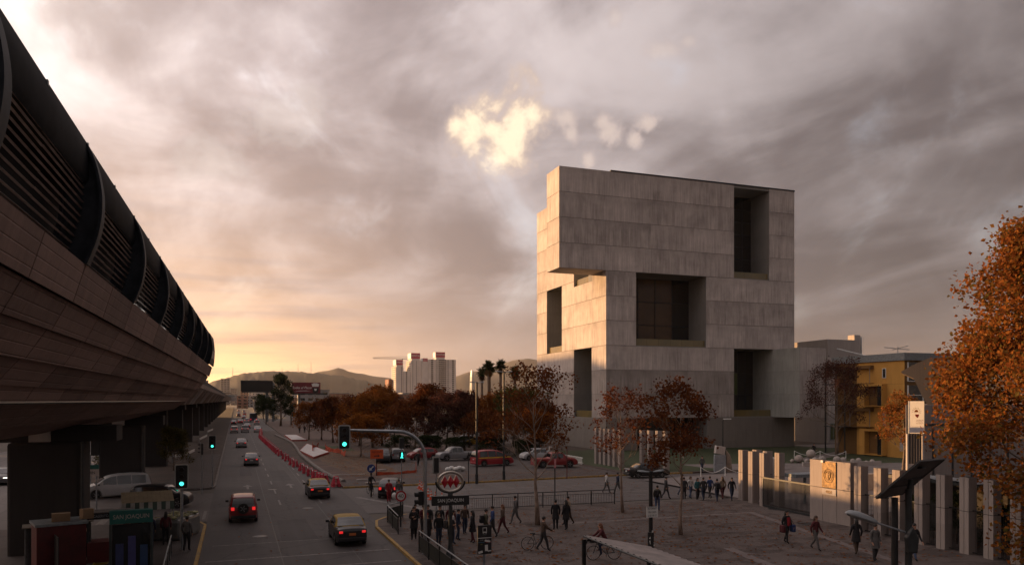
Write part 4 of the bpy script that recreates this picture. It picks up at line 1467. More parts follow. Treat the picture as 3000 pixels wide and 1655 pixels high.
for za, zb, ra, rb in ((0, 50, 8.6, 8.2), (50, 88, 8.2, 6.8), (88, 108, 6.8, 4.2)):
    vs = []
    for z, r in ((za + .2, ra), (zb, rb)):
        vs += [(r * math.cos(PI / 4 + k * PI / 2 + .3), r * math.sin(PI / 4 + k * PI / 2 + .3), z) for k in range(4)]
    mb.add(vs, [(3, 2, 1, 0), (4, 5, 6, 7)] + [(k, (k + 1) % 4, 4 + (k + 1) % 4, 4 + k) for k in range(4)])
mb.build('curtain_wall', mat('pale_glass_facade', (.45, .52, .55), (.38, .45, .48), rough=.25, scale=.3), sk)
FLRS = MB()
for k in range(1, 25):
    z = 4 * k
    r = 8.6 - .4 * z / 50 if z < 50 else (8.2 - 1.4 * (z - 50) / 38 if z < 88 else 6.8 - 2.6 * (z - 88) / 20)
    FLRS.box(-r * .85, r * .85, -r * .85, r * .85, z, z + .6)
FLRS.build('floor_bands', GREYM, sk, kind='stuff', rz=.3)
# distant low city in the haze
city = [(-26, 700, 8, 24), (-40, 820, 14, 30), (6, 780, 10, 12), (22, 640, 12, 10), (-15, 1250, 13, 40), (-3, 1300, 9, 26), (12, 1180, 11, 30), (32, 1260, 16, 22), (48, 1150, 12, 26),
        (20, 900, 18, 12), (46, 760, 20, 10), (70, 900, 22, 14), (26, 480, 9, 9), (40, 430, 16, 13), (62, 520, 18, 12), (96, 780, 26, 12), (140, 700, 26, 11), (200, 900, 30, 16), (88, 450, 20, 11), (30, 1500, 15, 45),
        (16, 560, 9, 8), (-58, 950, 18, 42), (240, 620, 30, 12), (330, 800, 34, 18), (420, 1000, 30, 26), (170, 480, 22, 10)]
CITYM = [mat('city_wall_%s' % n, c, rough=.9, scale=.1) for n, c in (('cream', (.36, .32, .28)), ('grey', (.28, .265, .26)), ('brick', (.30, .16, .11)), ('white', (.50, .47, .45)))]
# where = 'left of the black billboard|behind the viaduct|under the black billboard|beyond the red billboard|at the foot of the hill|beside the far station|behind the park trees|between the park and the hill|far right of the park'.split('|')
kinds = 'cream grey brick white'.split()
for i, (x, y, w, h) in enumerate(city):
    rg = random.Random(i)
    side = 'left of' if x < 6 else ('beyond' if x < 60 else 'right of')
    plain_block('city_building', '%s hazy city block, %s nearest, %s the avenue' % (kinds[i % 4], ORD[sorted([c[1] for c in city]).index(y)], side), 'building',
                x - w / 2, x + w / 2, y, y + w * .8, h, CITYM[i % 4], max(2, round(h / 3.2)), max(2, int(w / 3.6)) if h < 25 else 3, 'SW' if h < 20 else 'S', 'distant city blocks')
for i, (az, h) in enumerate(((-.2, 20), (3.1, 22), (4.2, 34), (5.1, 40))):
    m0 = thing('antenna_mast', 'thin antenna mast on the hill crest, %s from the left' % ORD[i], 'antenna', (2040 * math.sin(R(az)), 2040 * math.cos(R(az)), 66), 0, 'antenna masts on the hill')
    MB().tube([(0, 0, 0), (0, 0, h * .8 + 8)], [.8, .3], 4).build('mast', GREYM, m0)
    cb = MB()
    for k in range(3):
        cb.cbox((0, 0, h * (.5 + .18 * k)), (3.2 - .6 * k, .4, .4))
    cb.build('cross_arm', GREYM, m0)

# ------------------------------------------------------------------ billboards
def billboard(name, label, x0, x1, y, z0, z1, poles, face):
    t = thing(name, label, 'billboard', ((x0 + x1) / 2, y, 0))
    hx = (x1 - x0) / 2
    MB().box(-hx, hx, -.15, .35, z0, z1).build('panel', face, t)
    MB().box(-hx - .3, -hx - .002, -.3, .5, z0, z1).build('side_frame', WHITE if face is not BLACK else DKMET, t)
    MB().box(-hx, hx + 2.2, -.9, .5, z0 - .45, z0 - .01).build('catwalk', DKMET, t)
    for px, r in poles:
        MB().cyl(px, .9, -.1, z1 - .6, r, 10).build('pole', GREYM, t, smooth=40)
    return t
b1 = billboard('billboard', 'blank black billboard on two steel poles above the avenue', 1.9, 12.4, 288, 11.0, 14.8, ((3.3, .55), (5.5, .45)), BLACK)
BBRED = mat('maroon_poster', (.16, .018, .028), (.12, .014, .022), rough=.6, scale=.5)
b2 = billboard('billboard', 'maroon coffee billboard with white script and a cup of cream', 17.6, 27.0, 268, 10.2, 13.8, ((-2.2, .4),), BBRED)
text('Rodea el Placer', 1.15, WHITE, b2, (-1.4, -.16, 12.0), (R(90), 0, 0), ext=.01, shear=.3, sx=.9)
MB().ext([(-3.8, 10.70), (-2, 11.00), (0, 11.05), (1.6, 10.90), (0, 10.92), (-2, 10.88)], (0, -.152, 0), (1, 0, 0), (0, 0, 1), (0, -.02, 0)).build('swash', WHITE, b2)
MB().ext([(2.0, 12.00), (4.1, 12.00), (3.9, 10.50), (3.5, 10.25), (2.6, 10.25), (2.2, 10.50)], (0, -.152, 0), (1, 0, 0), (0, 0, 1), (0, -.03, 0)).build('printed_cup', BLACK, b2)
MB().ext([(1.75, 13.30), (2.5, 13.55), (3.6, 13.55), (4.3, 13.25), (4.05, 12.40), (2.05, 12.40)], (0, -.152, 0), (1, 0, 0), (0, 0, 1), (0, -.03, 0)).build('printed_cream', WHITE, b2)
MB().ext([(2.6, 11.70), (3.5, 11.70), (3.3, 11.00), (2.8, 11.00)], (0, -.184, 0), (1, 0, 0), (0, 0, 1), (0, -.02, 0)).build('printed_highlight', WHITE, b2)

# ------------------------------------------------------------------ unseen blocks added west of the avenue, sized for the shade they cast
for i, (x0, x1, y0, y1, h, lab) in enumerate(((-76, -50, 180, 237, 24, 'broad shade block added west of the avenue behind the station'), (-76, -50, 239, 270, 37.2, 'tallest shade block added west of the avenue'),
                                         (-76, -50, 272, 420, 26, 'farthest and longest shade block added west of the avenue'), (-54, -43, 58, 100, 12.5, 'low shade block added west of the avenue, nearer half'), (-54, -43, 102, 140, 13.5, 'low shade block added west of the avenue, farther half'))):
    plain_block('west_shade_block', lab, 'building', x0, x1, y0, y1, h, SHB, 8 if h > 20 else 3, 6, 'E', 'unseen shade blocks west of the avenue')

# ------------------------------------------------------------------ vehicles
CARGLASS = glass_mat('car_glass', (.010, .012, .014), rough=.05)
TAIL = mat('tail_lamp', (.25, .01, .01), rough=.3, emit=(1, .03, .03), es=.36)
TAIL_DIM = mat('tail_lamp_unlit', (.20, .012, .012), rough=.3)
HEAD = mat('head_lamp', (.6, .6, .58), rough=.2)
HEAD_ON = mat('head_lamp_lit', (.7, .7, .65), rough=.2, emit=(1, .93, .8), es=1.4)
PLATE = mat('number_plate', (.42, .42, .40), rough=.5)
PLATE_OR = mat('orange_plate', (.42, .12, .03), rough=.5)


def paint(name, c, c2=None):
    return mat(name, c, c2 or tuple(k * .9 for k in c), rough=.38, scale=1.2, spec=.35, coat=.18)


P_RED = paint('car_paint_red', (.17, .014, .016))
P_BLACK = paint('car_paint_black', (.012, .012, .014))
P_YEL = mat('taxi_roof_yellow', (.25, .15, .012), (.21, .125, .01), rough=.55, spec=.2)
P_SILV = paint('car_paint_silver', (.17, .17, .178))
P_WHITE = paint('car_paint_white', (.34, .34, .345))
P_GREY = paint('car_paint_grey', (.085, .085, .09))
P_FIRE = paint('fire_red', (.24, .014, .022))
P_BLUE = paint('car_paint_blue', (.02, .03, .07))
P_YCAR = paint('car_paint_yellow', (.42, .24, .02))

KINDS = {  # L, W, H, belt, clearance, wheel r, axles, roof line [(x, z)] nose at +x, side windows, windscreen, rear window
    'sedan': dict(L=4.4, W=1.72, H=1.45, belt=.92, gc=.20, wr=.30, ax=(-1.28, 1.32), top=[(-2.2, .80), (-2.12, .98), (-1.55, 1.02), (-.95, 1.38), (-.55, 1.45), (.35, 1.44), (.62, 1.36), (1.18, 1.0), (1.9, .86), (2.14, .74), (2.2, .60)],
                  sw=((-.98, -.28), (-.20, .62)), ws=(.55, 1.16), rw=(-1.52, -.84)),
    'hatch': dict(L=3.9, W=1.70, H=1.50, belt=.94, gc=.19, wr=.30, ax=(-1.20, 1.25), top=[(-1.95, .72), (-1.90, 1.0), (-1.55, 1.36), (-1.2, 1.47), (-.4, 1.50), (.3, 1.47), (.6, 1.38), (1.15, 1.02), (1.7, .86), (1.9, .70), (1.95, .55)],
                  sw=((-1.25, -.38), (-.30, .62)), ws=(.56, 1.14), rw=(-1.88, -1.48)),
    'suv': dict(L=4.1, W=1.78, H=1.68, belt=1.04, gc=.24, wr=.35, ax=(-1.26, 1.28), top=[(-2.05, .75), (-2.02, 1.06), (-1.88, 1.50), (-1.7, 1.63), (-1.0, 1.68), (.3, 1.66), (.58, 1.56), (1.12, 1.12), (1.75, 1.02), (1.98, .86), (2.05, .62)],
                sw=((-1.62, -1.12), (-1.04, -.28), (-.20, .60)), ws=(.54, 1.10), rw=(-2.01, -1.80)),
    'van': dict(L=5.0, W=1.86, H=1.88, belt=1.06, gc=.20, wr=.34, ax=(-1.55, 1.55), top=[(-2.5, .78), (-2.47, 1.10), (-2.3, 1.68), (-2.1, 1.82), (-1.2, 1.88), (-.2, 1.87), (.5, 1.78), (1.0, 1.56), (1.62, 1.12), (2.25, .94), (2.45, .76), (2.5, .58)],
                sw=((-2.05, -1.05), (-.97, .02), (.10, 1.02)), ws=(.92, 1.58), rw=(-2.46, -2.24)),
    'pickup': dict(L=5.2, W=1.82, H=1.76, belt=1.06, gc=.30, wr=.38, ax=(-1.52, 1.62), top=[(-2.6, .80), (-2.58, 1.06), (-.72, 1.08), (-.62, 1.55), (-.45, 1.72), (.5, 1.76), (.85, 1.66), (1.38, 1.16), (2.2, 1.06), (2.5, .90), (2.6, .66)],
                   sw=((-.50, .10), (.18, .82)), ws=(.82, 1.36), rw=(-.70, -.58)),
}


def lerp_line(pts, x):
    if x <= pts[0][0]:
        return pts[0][1]
    for (a, za), (b, zb) in zip(pts, pts[1:]):
        if x <= b:
            return za + (zb - za) * (x - a) / (b - a)
    return pts[-1][1]


CAR_CACHE = {}


def car_meshes(kind):
    if kind in CAR_CACHE:
        return CAR_CACHE[kind]
    K = KINDS[kind]
    L, Wd, H, belt, gc, wr = K['L'], K['W'], K['H'], K['belt'], K['gc'], K['wr']
    hl, hw = L / 2, Wd / 2
    n = 60
    xs = sorted(set([-hl + L * i / n for i in range(n + 1)] + [p[0] for p in K['top']]))
    sm = lambda x: (lerp_line(K['top'], x - .05) + lerp_line(K['top'], x) + lerp_line(K['top'], x + .05)) / 3

    def plan(x):
        t = abs(x) / hl
        return hw * (1 - .13 * max(0, (t - .55) / .45) ** 2.2)

    def roof_w(x, z):
        k = max(0, z - belt) / max(.01, H - belt)
        return plan(x) * (1 - .20 * k - .02)

    def rings(lo=None):
        vs, fs = [], []
        for x in xs:
            zt = sm(x)
            zb = gc + (.10 * max(0, (abs(x) / hl - .86) / .14))
            for a in K['ax']:
                dx = x - a
                if abs(dx) < wr + .06:
                    zb = max(zb, wr + math.sqrt(max(0, (wr + .06) ** 2 - dx * dx)) * .98)
            w = plan(x)
            bz = min(belt, zt - .02)
            zb = min(zb, bz - .12)
            mid = zb + (bz - zb) * .45
            cab = zt > belt + .05
            wt = roof_w(x, zt) if cab else w * .88
            half = [(0, zb), (w * .90, zb), (w * .97, zb + .05), (w, mid), (w * .985, bz - .05), (w * .955, bz)]
            if cab:
                half += [(roof_w(x, zt - .10) if zt - .10 > bz else w * .95, max(bz, zt - .10)), (wt * .93, zt - .03), (wt * .55, zt), (0, zt + .012)]
            else:
                half += [(w * .93, bz + (zt - bz) * .5), (w * .84, zt), (w * .5, zt + .008), (0, zt + .012)]
            ring = [(x, -y, z) for y, z in half] + [(x, y, z) for y, z in reversed(half[1:-1])]
            vs += ring
        m = len(vs) // len(xs)
        for i in range(len(xs) - 1):
            for k in range(m):
                fs.append((i * m + k, i * m + (k + 1) % m, (i + 1) * m + (k + 1) % m, (i + 1) * m + k))
        fs.append(tuple(range(m - 1, -1, -1)))
        fs.append(tuple((len(xs) - 1) * m + k for k in range(m)))
        return vs, fs, m
    vs, fs, m = rings()
    body = MB().add(vs, fs)
    # split off the roof (for two-tone taxis): faces above the belt whose ring index is in the roof group
    out = {}
    roof, rest = MB(), MB()
    roof.v, rest.v = body.v, body.v
    for f in fs:
        zc = sum(vs[i][2] for i in f) / len(f)
        (roof if zc > belt + .10 else rest).f.append(f)
    def mk(mb, nm, sm_=35):
        me = mb.mesh(nm)
        mb.fix(me)
        bm = bmesh.new()
        bm.from_mesh(me)
        bmesh.ops.delete(bm, geom=[v for v in bm.verts if not v.link_faces], context='VERTS')
        bm.to_mesh(me)
        bm.free()
        me.materials.append(P_BLACK)
        if sm_:
            me.shade_smooth()
            me.set_sharp_from_angle(angle=R(sm_))
        return me
    out['body'] = mk(rest, 'body')
    out['roof'] = mk(roof, 'roof')
    wins = []
    for a, b in K['sw']:
        for sg in (-1, 1):
            mb = MB()
            q = 6
            for i in range(q + 1):
                x = a + (b - a) * i / q
                zt = sm(x) - .105
                for z in (belt + .035, max(belt + .06, zt)):
                    k = (z - belt) / max(.01, sm(x) - .10 - belt)
                    y = plan(x) * .955 + (roof_w(x, sm(x) - .10) - plan(x) * .955) * k
                    mb.v.append((x, sg * (y + .010), z))
            for i in range(q):
                mb.f.append((2 * i, 2 * i + 2, 2 * i + 3, 2 * i + 1))
            wins.append(mk(mb, 'window'))
    for a, b, nm in ((K['ws'][0], K['ws'][1], 'windscreen'), (K['rw'][0], K['rw'][1], 'rear_window')):
        mb = MB()
        q = 5
        for i in range(q + 1):
            x = a + (b - a) * i / q
            z = sm(x)
            dx = sm(x + .03) - sm(x - .03)
            nx, nz = -dx, .06
            LN = math.hypot(nx, nz)
            w = roof_w(x, z) * .90
            for y in (-w, -w * .5, 0, w * .5, w):
                dz = -.012 * (abs(y) / w) ** 2
                mb.v.append((x + nx / LN * .022, y, z + dz + nz / LN * .026))
        for i in range(q):
            for k in range(4):
                mb.f.append((i * 5 + k, i * 5 + k + 1, i * 5 + k + 6, i * 5 + k + 5))
        wins.append(mk(mb, nm))
    out['wins'] = wins
    ty = MB()
    prof = [(wr * .62, -.095), (wr * .94, -.10), (wr, -.07), (wr, .07), (wr * .94, .10), (wr * .62, .095)]
    ty.lathe(prof, n=20)
    ty.v = [(x, z, y) for x, y, z in ty.v]
    rm_ = MB()
    rm_.lathe([(wr * .64, -.085), (wr * .60, -.05), (wr * .30, -.06), (wr * .12, -.085)], n=20)
    for k in range(5):
        t = k * 2 * PI / 5
        rm_.cbox((wr * .36 * math.cos(t), wr * .36 * math.sin(t), -.088), (wr * .5, wr * .14, .02), t)
    rm_.v = [(x, z, y) for x, y, z in rm_.v]
    out['tyre'], out['rim'] = mk(ty, 'tyre'), mk(rm_, 'rim')
    K['plan'], K['sm'] = plan, sm
    CAR_CACHE[kind] = out
    return out


def set_mat(o, m):
    o.material_slots[0].link = 'OBJECT'
    o.material_slots[0].material = m
    return o


def car(kind, label, x, y, heading, pm, roofm=None, cat='car', group=None, lit=True, head=False, z=.004, plate=None, name=None, glass=None, simple=False, trim=None):
    """heading: degrees, 0 = driving along +Y"""
    M_ = car_meshes(kind)
    K = KINDS[kind]
    t = thing(name or {'sedan': 'sedan_car', 'hatch': 'hatchback_car', 'suv': 'suv_car', 'van': 'passenger_van', 'pickup': 'pickup_truck'}[kind], label, cat, (x, y, z), R(90 - heading), group)
    b = set_mat(link_mesh('body', M_['body'], t), pm)
    r = set_mat(link_mesh('roof', M_['roof'], t), roofm or pm)
    for w in M_['wins']:
        set_mat(link_mesh(w.name.split('.')[0], w, t), glass or CARGLASS)
    hw, hl, wr = K['W'] / 2, K['L'] / 2, K['wr']
    for a in K['ax']:
        for sg in (-1, 1):
            o = set_mat(link_mesh('wheel', M_['tyre'], t), TYRE)
            o.location = (a, sg * (hw - .115), wr)
            o.rotation_euler = (0, 0, 0 if sg < 0 else PI)
            q = set_mat(link_mesh('rim', M_['rim'], o), RIM)
    pl, sm = K['plan'], K['sm']
    bz = K['belt']
    rx = -hl
    wl = pl(-hl + .1)
    tl = TAIL if lit else TAIL_DIM
    hi = .42 if kind in ('suv', 'van', 'hatch') else .26
    for sg in (-1, 1):
        MB().cbox((rx + .045, sg * (wl - .17), bz - .12), (.12, .20, hi * .48)).build('tail_lamp', tl, t, bevel=.02)
        MB().cbox((hl - .16, sg * (pl(hl - .1) - .22), .66 if kind != 'pickup' else .84), (.22, .34, .15)).build('headlight', HEAD_ON if head else HEAD, t, bevel=.03)
        MB().cbox((K['ws'][1] - .22, sg * (hw + .11), bz + .06), (.10, .20, .14)).build('mirror', BLACK if trim is None else trim, t, bevel=.03)
    if not simple:
        MB().cbox((rx - .004, 0, bz - .24), (.03, .36, .13)).build('number_plate', plate or PLATE, t)
        MB().cbox((hl - .035, 0, .50), (.05, .9, .16)).build('grille', BLACK, t)
        MB().cbox((rx + .02, 0, .40), (.10, K['W'] * .86, .20)).build('rear_bumper', BLACK if kind == 'suv' else pm, t, bevel=.03)
    return t, K


# --- traffic on the avenue (heading away from the camera)
t, K = car('suv', 'red suv with a spare wheel on its tailgate in the left lane', .45, 53.9, 0, P_RED, trim=BLACK)
o = set_mat(link_mesh('spare_wheel', car_meshes('suv')['tyre'], t), TYRE)
o.location, o.rotation_euler, o.scale = (-2.15, 0, .94), (0, 0, R(-90)), (.95, 1, .95)
set_mat(link_mesh('rim', car_meshes('suv')['rim'], o), RIM)
for sg in (-1, 1):
    MB().tube([(-1.5, sg * .62, 1.70), (-1.3, sg * .62, 1.74), (.2, sg * .62, 1.73), (.4, sg * .62, 1.69)], .022, 5).build('roof_rail', BLACK, t)
car('sedan', 'black taxi with yellow roof beside the last red barrier', 6.25, 64.4, 0, P_BLACK, P_YEL, 'taxi', 'taxis', plate=PLATE_OR, name='taxi_car')
car('sedan', 'black taxi with yellow roof nearest the camera in the right lane', 5.85, 43.7, 0, P_BLACK, P_YEL, 'taxi', 'taxis', plate=PLATE_OR, name='taxi_car')
car('sedan', 'silver saloon braking farther up the left lane', .85, 136.2, 0, P_SILV)
car('sedan', 'grey saloon in the left lane between the red suv and the silver saloon', 1.75, 98.6, 0, P_GREY)
FAR = [('suv', -.35, 197, P_WHITE, 'white off-roader with spare wheel leading the left lane queue'), ('pickup', 2.1, 199, P_SILV, 'silver pickup in the far queue beside the white off-roader'),
       ('sedan', 5.0, 199, P_WHITE, 'white beetle shaped car at the head of the right lane by the barriers'), ('sedan', 3.0, 226, P_GREY, 'dark saloon tucked behind the silver pickup'),
       ('hatch', 6.4, 265, P_WHITE, 'white hatchback with bright brake lights at the right of the queue'), ('sedan', 1.4, 272, P_RED, 'red car with two white rear lamps in the mid queue'),
       ('hatch', 3.6, 285, P_WHITE, 'white hatchback in the middle of the far queue'), ('sedan', -.6, 262, P_BLACK, 'dark car with four red lights at the left of the queue'),
       ('sedan', 3.2, 345, P_SILV, 'silver car higher in the far queue'), ('van', 1.2, 380, P_GREY, 'grey van in the far queue'), ('hatch', 4.2, 420, P_RED, 'red hatchback far up the avenue'),
       ('sedan', 1.5, 455, P_BLACK, 'small dark car far up the avenue'), ('suv', 4.8, 520, P_WHITE, 'tiny white suv near the end of the queue'), ('sedan', 1.8, 570, P_RED, 'tiny red car at the far end of the queue')]
for k, x, y, pm, lab in FAR:
    car(k, lab, x, y, 0, pm, group='cars queuing far up the avenue', simple=y > 240)
bus = thing('city_bus', 'dark blue box backed bus in the right lane of the far queue', 'bus', (6.0, 290, 0))
MB().box(-1.25, 1.25, 0, 9, .45, 3.2).build('body', P_BLUE, bus, bevel=.12)
MB().box(-1.05, 1.05, -.04, .1, 1.7, 2.9).build('rear_window', CARGLASS, bus)
for sg in (-1, 1):
    MB().box(sg * 1.27 - .02, sg * 1.27 + .02, .8, 8.6, 1.6, 2.7).build('side_window', CARGLASS, bus)
    for y in (2, 7):
        MB().tube([(sg * 1.0, y, .48), (sg * 1.26, y, .48)], .48, 14).build('wheel', TYRE, bus)
    MB().cbox((sg * .95, -.03, 1.0), (.25, .06, .4)).build('tail_lamp', TAIL, bus)
# --- cross street under the viaduct
car('van', 'white passenger van waiting under the viaduct', -9.1, 69.6, -104, P_WHITE, lit=False)
t, K = car('suv', 'black suv with headlight on turning out under the viaduct', -5.1, 61.6, 98, P_BLACK, head=True)
car('hatch', 'dark car coming down the west road behind the first pier', -20.5, 84, 178, P_GREY, head=True, lit=False)
car('hatch', 'black hatchback with sticker on rear window stopped on the cross street', 11.9, 62.6, 18, P_BLACK, plate=PLATE)
# --- roadworks and car park
car('suv', 'silver suv parked behind the orange detour sign', 19.2, 96.5, 8, P_SILV, lit=False, z=.126)
car('pickup', 'silver pickup parked nose left beside the red fire car', 26.6, 95.4, -96, P_SILV, lit=False, z=.13)
t, K = car('van', 'red fire service wagon with yellow stripe in the car park', 28.4, 86.3, 78, P_FIRE, lit=False, z=.13, name='fire_wagon')
for sg in (-1, 1):
    MB().box(-2.3, 2.0, sg * .94 - .012, sg * .94 + .012, .96, 1.06).build('stripe', mat('yellow_stripe', (.6, .42, .03), rough=.5), t)
car('hatch', 'red hatchback parked behind the silver pickup', 22.9, 98.5, -100, P_RED, lit=False, z=.13)
car('suv', 'black suv parked at the left end of the car park row', 17.2, 95.4, -170, P_BLACK, lit=False, z=.13)
car('pickup', 'dark red pickup parked behind the left plaza tree', 34.4, 81.7, 96, P_RED, lit=False, z=.13)
car('hatch', 'white hatchback parked near the campus railing', 36.4, 92.8, -95, P_WHITE, lit=False, z=.13)
car('sedan', 'black saloon parked at the kerb behind the middle plaza tree', 39.2, 69.0, 96, P_BLACK, lit=False)
for k, x, y, pm, lab in (('hatch', 26.5, 160, P_WHITE, 'white car in the far park lot beneath the orange trees'), ('sedan', 29, 163, P_SILV, 'silver car in the far park lot beside the white car'), ('hatch', 24.2, 158, P_BLACK, 'dark car in the far park lot'),
                         ('suv', 37, 128, P_SILV, 'silver car half hidden by trees near the yellow car'), ('hatch', 38.8, 126, P_YCAR, 'yellow car parked below the palm trunks')):
    car(k, lab, x, y, -70, pm, lit=False, z=.13, group='cars in the far park lot', simple=True)

# ------------------------------------------------------------------ traffic lights and signs
GREEN_ON = mat('green_lamp_lit', (.05, .5, .45), rough=.4, emit=(.06, .95, .72), es=1.15)
LENS_OFF = mat('dark_lens', (.022, .010, .010), rough=.25)
SIGNBLUE = mat('sign_blue', (.012, .035, .16), rough=.5)
SIGNWHITE = mat('sign_white', (.55, .55, .53), rough=.5)
SIGNREDM = mat('sign_red', (.33, .012, .02), rough=.5)
ORANGE = mat('orange_board', (.50, .075, .012), (.42, .06, .012), rough=.6)
TEAL = mat('metro_teal', (.008, .095, .082), (.006, .075, .066), rough=.5)
OLIVE = mat('olive_panel_mesh', (.018, .019, .014), (.012, .013, .010), rough=.8, scale=3)


BORDER = mat('pale_border', (.34, .33, .31), rough=.6)


def rrect(w, h, r, n=4):
    pts = []
    for cx, cz, a0 in ((w / 2 - r, h / 2 - r, 0), (-w / 2 + r, h / 2 - r, 90), (-w / 2 + r, -h / 2 + r, 180), (w / 2 - r, -h / 2 + r, 270)):
        for i in range(n + 1):
            a = R(a0 + 90 * i / n)
            pts.append((cx + r * math.cos(a), cz + r * math.sin(a)))
    return pts


def disc(mb, c, r, y0, y1, n=20):
    return mb.ext([(r * math.cos(2 * PI * k / n), r * math.sin(2 * PI * k / n)) for k in range(n)], (c[0], y0, c[1]), (1, 0, 0), (0, 0, 1), (0, y1 - y0, 0))


def signal_head(t, cx, cz, w=.62, h=1.2, y=-.1, lit=True):
    """three-lamp head facing -Y with a pale edged backing board"""
    mb = MB()
    mb.ext(rrect(w, h, .09), (cx, y, cz), (1, 0, 0), (0, 0, 1), (0, .04, 0))
    bd = mb.build('border_board', BORDER, t)
    mb = MB()
    mb.ext(rrect(w - .11, h - .11, .07), (cx, y - .012, cz), (1, 0, 0), (0, 0, 1), (0, .011, 0))
    mb.box(cx - w * .30, cx + w * .30, y + .041, y + .22, cz - h * .42, cz + h * .42)
    mb.build('housing', BLACK, t)
    for k in range(3):
        z = cz + (1 - k) * h * .28
        mb = MB()
        disc(mb, (cx, z), .105, y - .02, y - .0125)
        mb.build('lens', GREEN_ON if (k == 2 and lit) else LENS_OFF, t)
        vs = MB()
        n = 10
        for i in range(n + 1):
            a = PI * i / n
            for rr_, yy in ((.118, y - .013), (.118, y - .18)):
                vs.v.append((cx + rr_ * math.cos(a), yy, z + rr_ * math.sin(a)))
        for i in range(n):
            vs.f.append((2 * i, 2 * i + 2, 2 * i + 3, 2 * i + 1))
        vs.build('visor', BLACK, t, fix=False)
    return bd


def pole_light(label, x, y, ztop, w, h, pr=.06, z0=.1, rz=0.0, lit=True):
    t = thing('traffic_light', label, 'traffic light', (x, y, z0), rz)
    MB().cyl(0, 0.05, 0, ztop - h - z0 + .1, pr, 10).build('pole', GALV, t, smooth=40)
    MB().cyl(0, 0.05, ztop - h - z0 + .101, ztop - .1 - z0, pr * .8, 8).build('mounting_tube', DKMET, t, smooth=40)
    signal_head(t, 0, ztop - h / 2 - z0, w, h, y=-.08, lit=lit)
    return t


pole_light('large traffic light showing green on its own pole at the left kerb', -2.62, 43.1, 4.52, .66, 1.28, .075, z0=.13)
pole_light('traffic light showing green on a thin pole at the island beyond the crossing', -1.95, 72.8, 4.72, .64, 1.22, .04, z0=.12)
pole_light('traffic light turned side on beside the island, its lamps dark', -2.7, 69.2, 4.3, .55, 1.1, .04, z0=0, rz=R(-85), lit=False)
pole_light('back of a dark traffic light on a thin pole behind the metro sign', 12.44, 49.6, 4.1, .48, 1.15, .035, z0=.13, rz=PI, lit=False)
t = thing('traffic_light', 'pair of dark traffic light backs on one pole between the viaduct piers', 'traffic light', (-11.0, 69.8, .0))
MB().cyl(0, 0, 0, 3.4, .05, 8).build('pole', GALV, t)
for dx, dz in ((-.34, 4.15), (.36, 3.98)):
    MB().box(dx - .33, dx + .33, -.12, .10, dz - .58, dz + .58).build('housing', BLACK, t, bevel=.05)
MB().box(-.6, .6, -.02, .02, 3.36, 3.42).build('bracket', DKMET, t)
t = thing('mast_arm_signal', 'traffic light showing green hung from a curved grey mast arm over the avenue', 'traffic light', (8.9, 37.7, .13))
pts = [(0, 0, 0), (0, 0, 4.75)]
for i in range(1, 9):
    a = PI / 2 * i / 8
    pts.append((-1.38 * (1 - math.cos(a)), .12 * i / 8, 4.75 + 1.38 * math.sin(a)))
pts += [(-2.6, .9, 6.15), (-3.55, 1.6, 6.17)]
MB().tube(pts, [.095] * 2 + [.085] * 8 + [.07, .06], 12).build('mast', GALV, t, smooth=50)
signal_head(t, -3.78, 5.82, .60, 1.22, y=1.5)
MB().box(-.34, -.10, -.1, .16, 2.45, 3.15).build('side_signal', BLACK, t, bevel=.04)
for z in (2.62, 2.98):
    MB().tube([(-.34, .03, z), (-.52, .03, z)], [.11, .12], 10, cap=False).build('visor', BLACK, t)
MB().cyl(0, 0, 0, .04, .18, 12).build('base_plate', GALV, t)
t = thing('pedestrian_signal', 'pedestrian light showing a green walking man on a thin pole', 'pedestrian light', (13.75, 67.2, 0))
MB().cyl(0, .05, 0, 4.4, .04, 8).build('pole', GALV, t)
MB().box(-.22, .22, -.12, .14, 2.6, 3.3).build('housing', BLACK, t, bevel=.03)
MB().box(-.20, .20, -.10, .16, 3.55, 4.5).build('upper_housing', BLACK, t, bevel=.03)
mb = MB()
disc(mb, (0, 3.16), .055, -.135, -.121, 10)
mb.ext([(-.09, 2.98), (-.03, 3.09), (.06, 3.09), (.10, 2.96), (.05, 2.93), (.03, 2.98), (.04, 2.88), (.11, 2.72), (.05, 2.70), (-.01, 2.84), (-.08, 2.70), (-.14, 2.73), (-.05, 2.90), (-.05, 2.98)], (0, -.121, 0), (1, 0, 0), (0, 0, 1), (0, -.014, 0))
mb.build('walking_man', GREEN_ON, t)
# speed limit
t = thing('speed_limit_sign', 'round red rimmed speed limit sign reading 40 above the waiting crowd', 'road sign', (9.42, 46.3, .13))
MB().cyl(0, .04, 0, 2.2, .05, 8).build('pole', DKMET, t)
mb = MB()
disc(mb, (0, 1.87), .33, -.02, -.0, 28)
mb.build('red_rim', SIGNREDM, t)
mb = MB()
disc(mb, (0, 1.87), .235, -.028, -.021, 28)
fc = mb.build('white_face', SIGNWHITE, t)
text('40', .34, BLACK, fc, (0, -.030, 1.87), (R(90), 0, 0))
t = thing('keep_left_sign', 'round blue sign with a white down left arrow on a black pole', 'road sign', (10.27, 62.3, 0))
MB().cyl(0, .04, 0, 2.65, .06, 8).build('pole', BLACK, t)
mb = MB()
disc(mb, (0, 2.32), .34, -.03, -.005, 28)
fc = mb.build('blue_face', SIGNBLUE, t)
a45 = lambda px, pz: ((px * .7071 + pz * .7071), (-px * .7071 + pz * .7071))
ar = [(-.045, .24), (-.045, -.04), (-.15, -.04), (0, -.24), (.15, -.04), (.045, -.04), (.045, .24)]
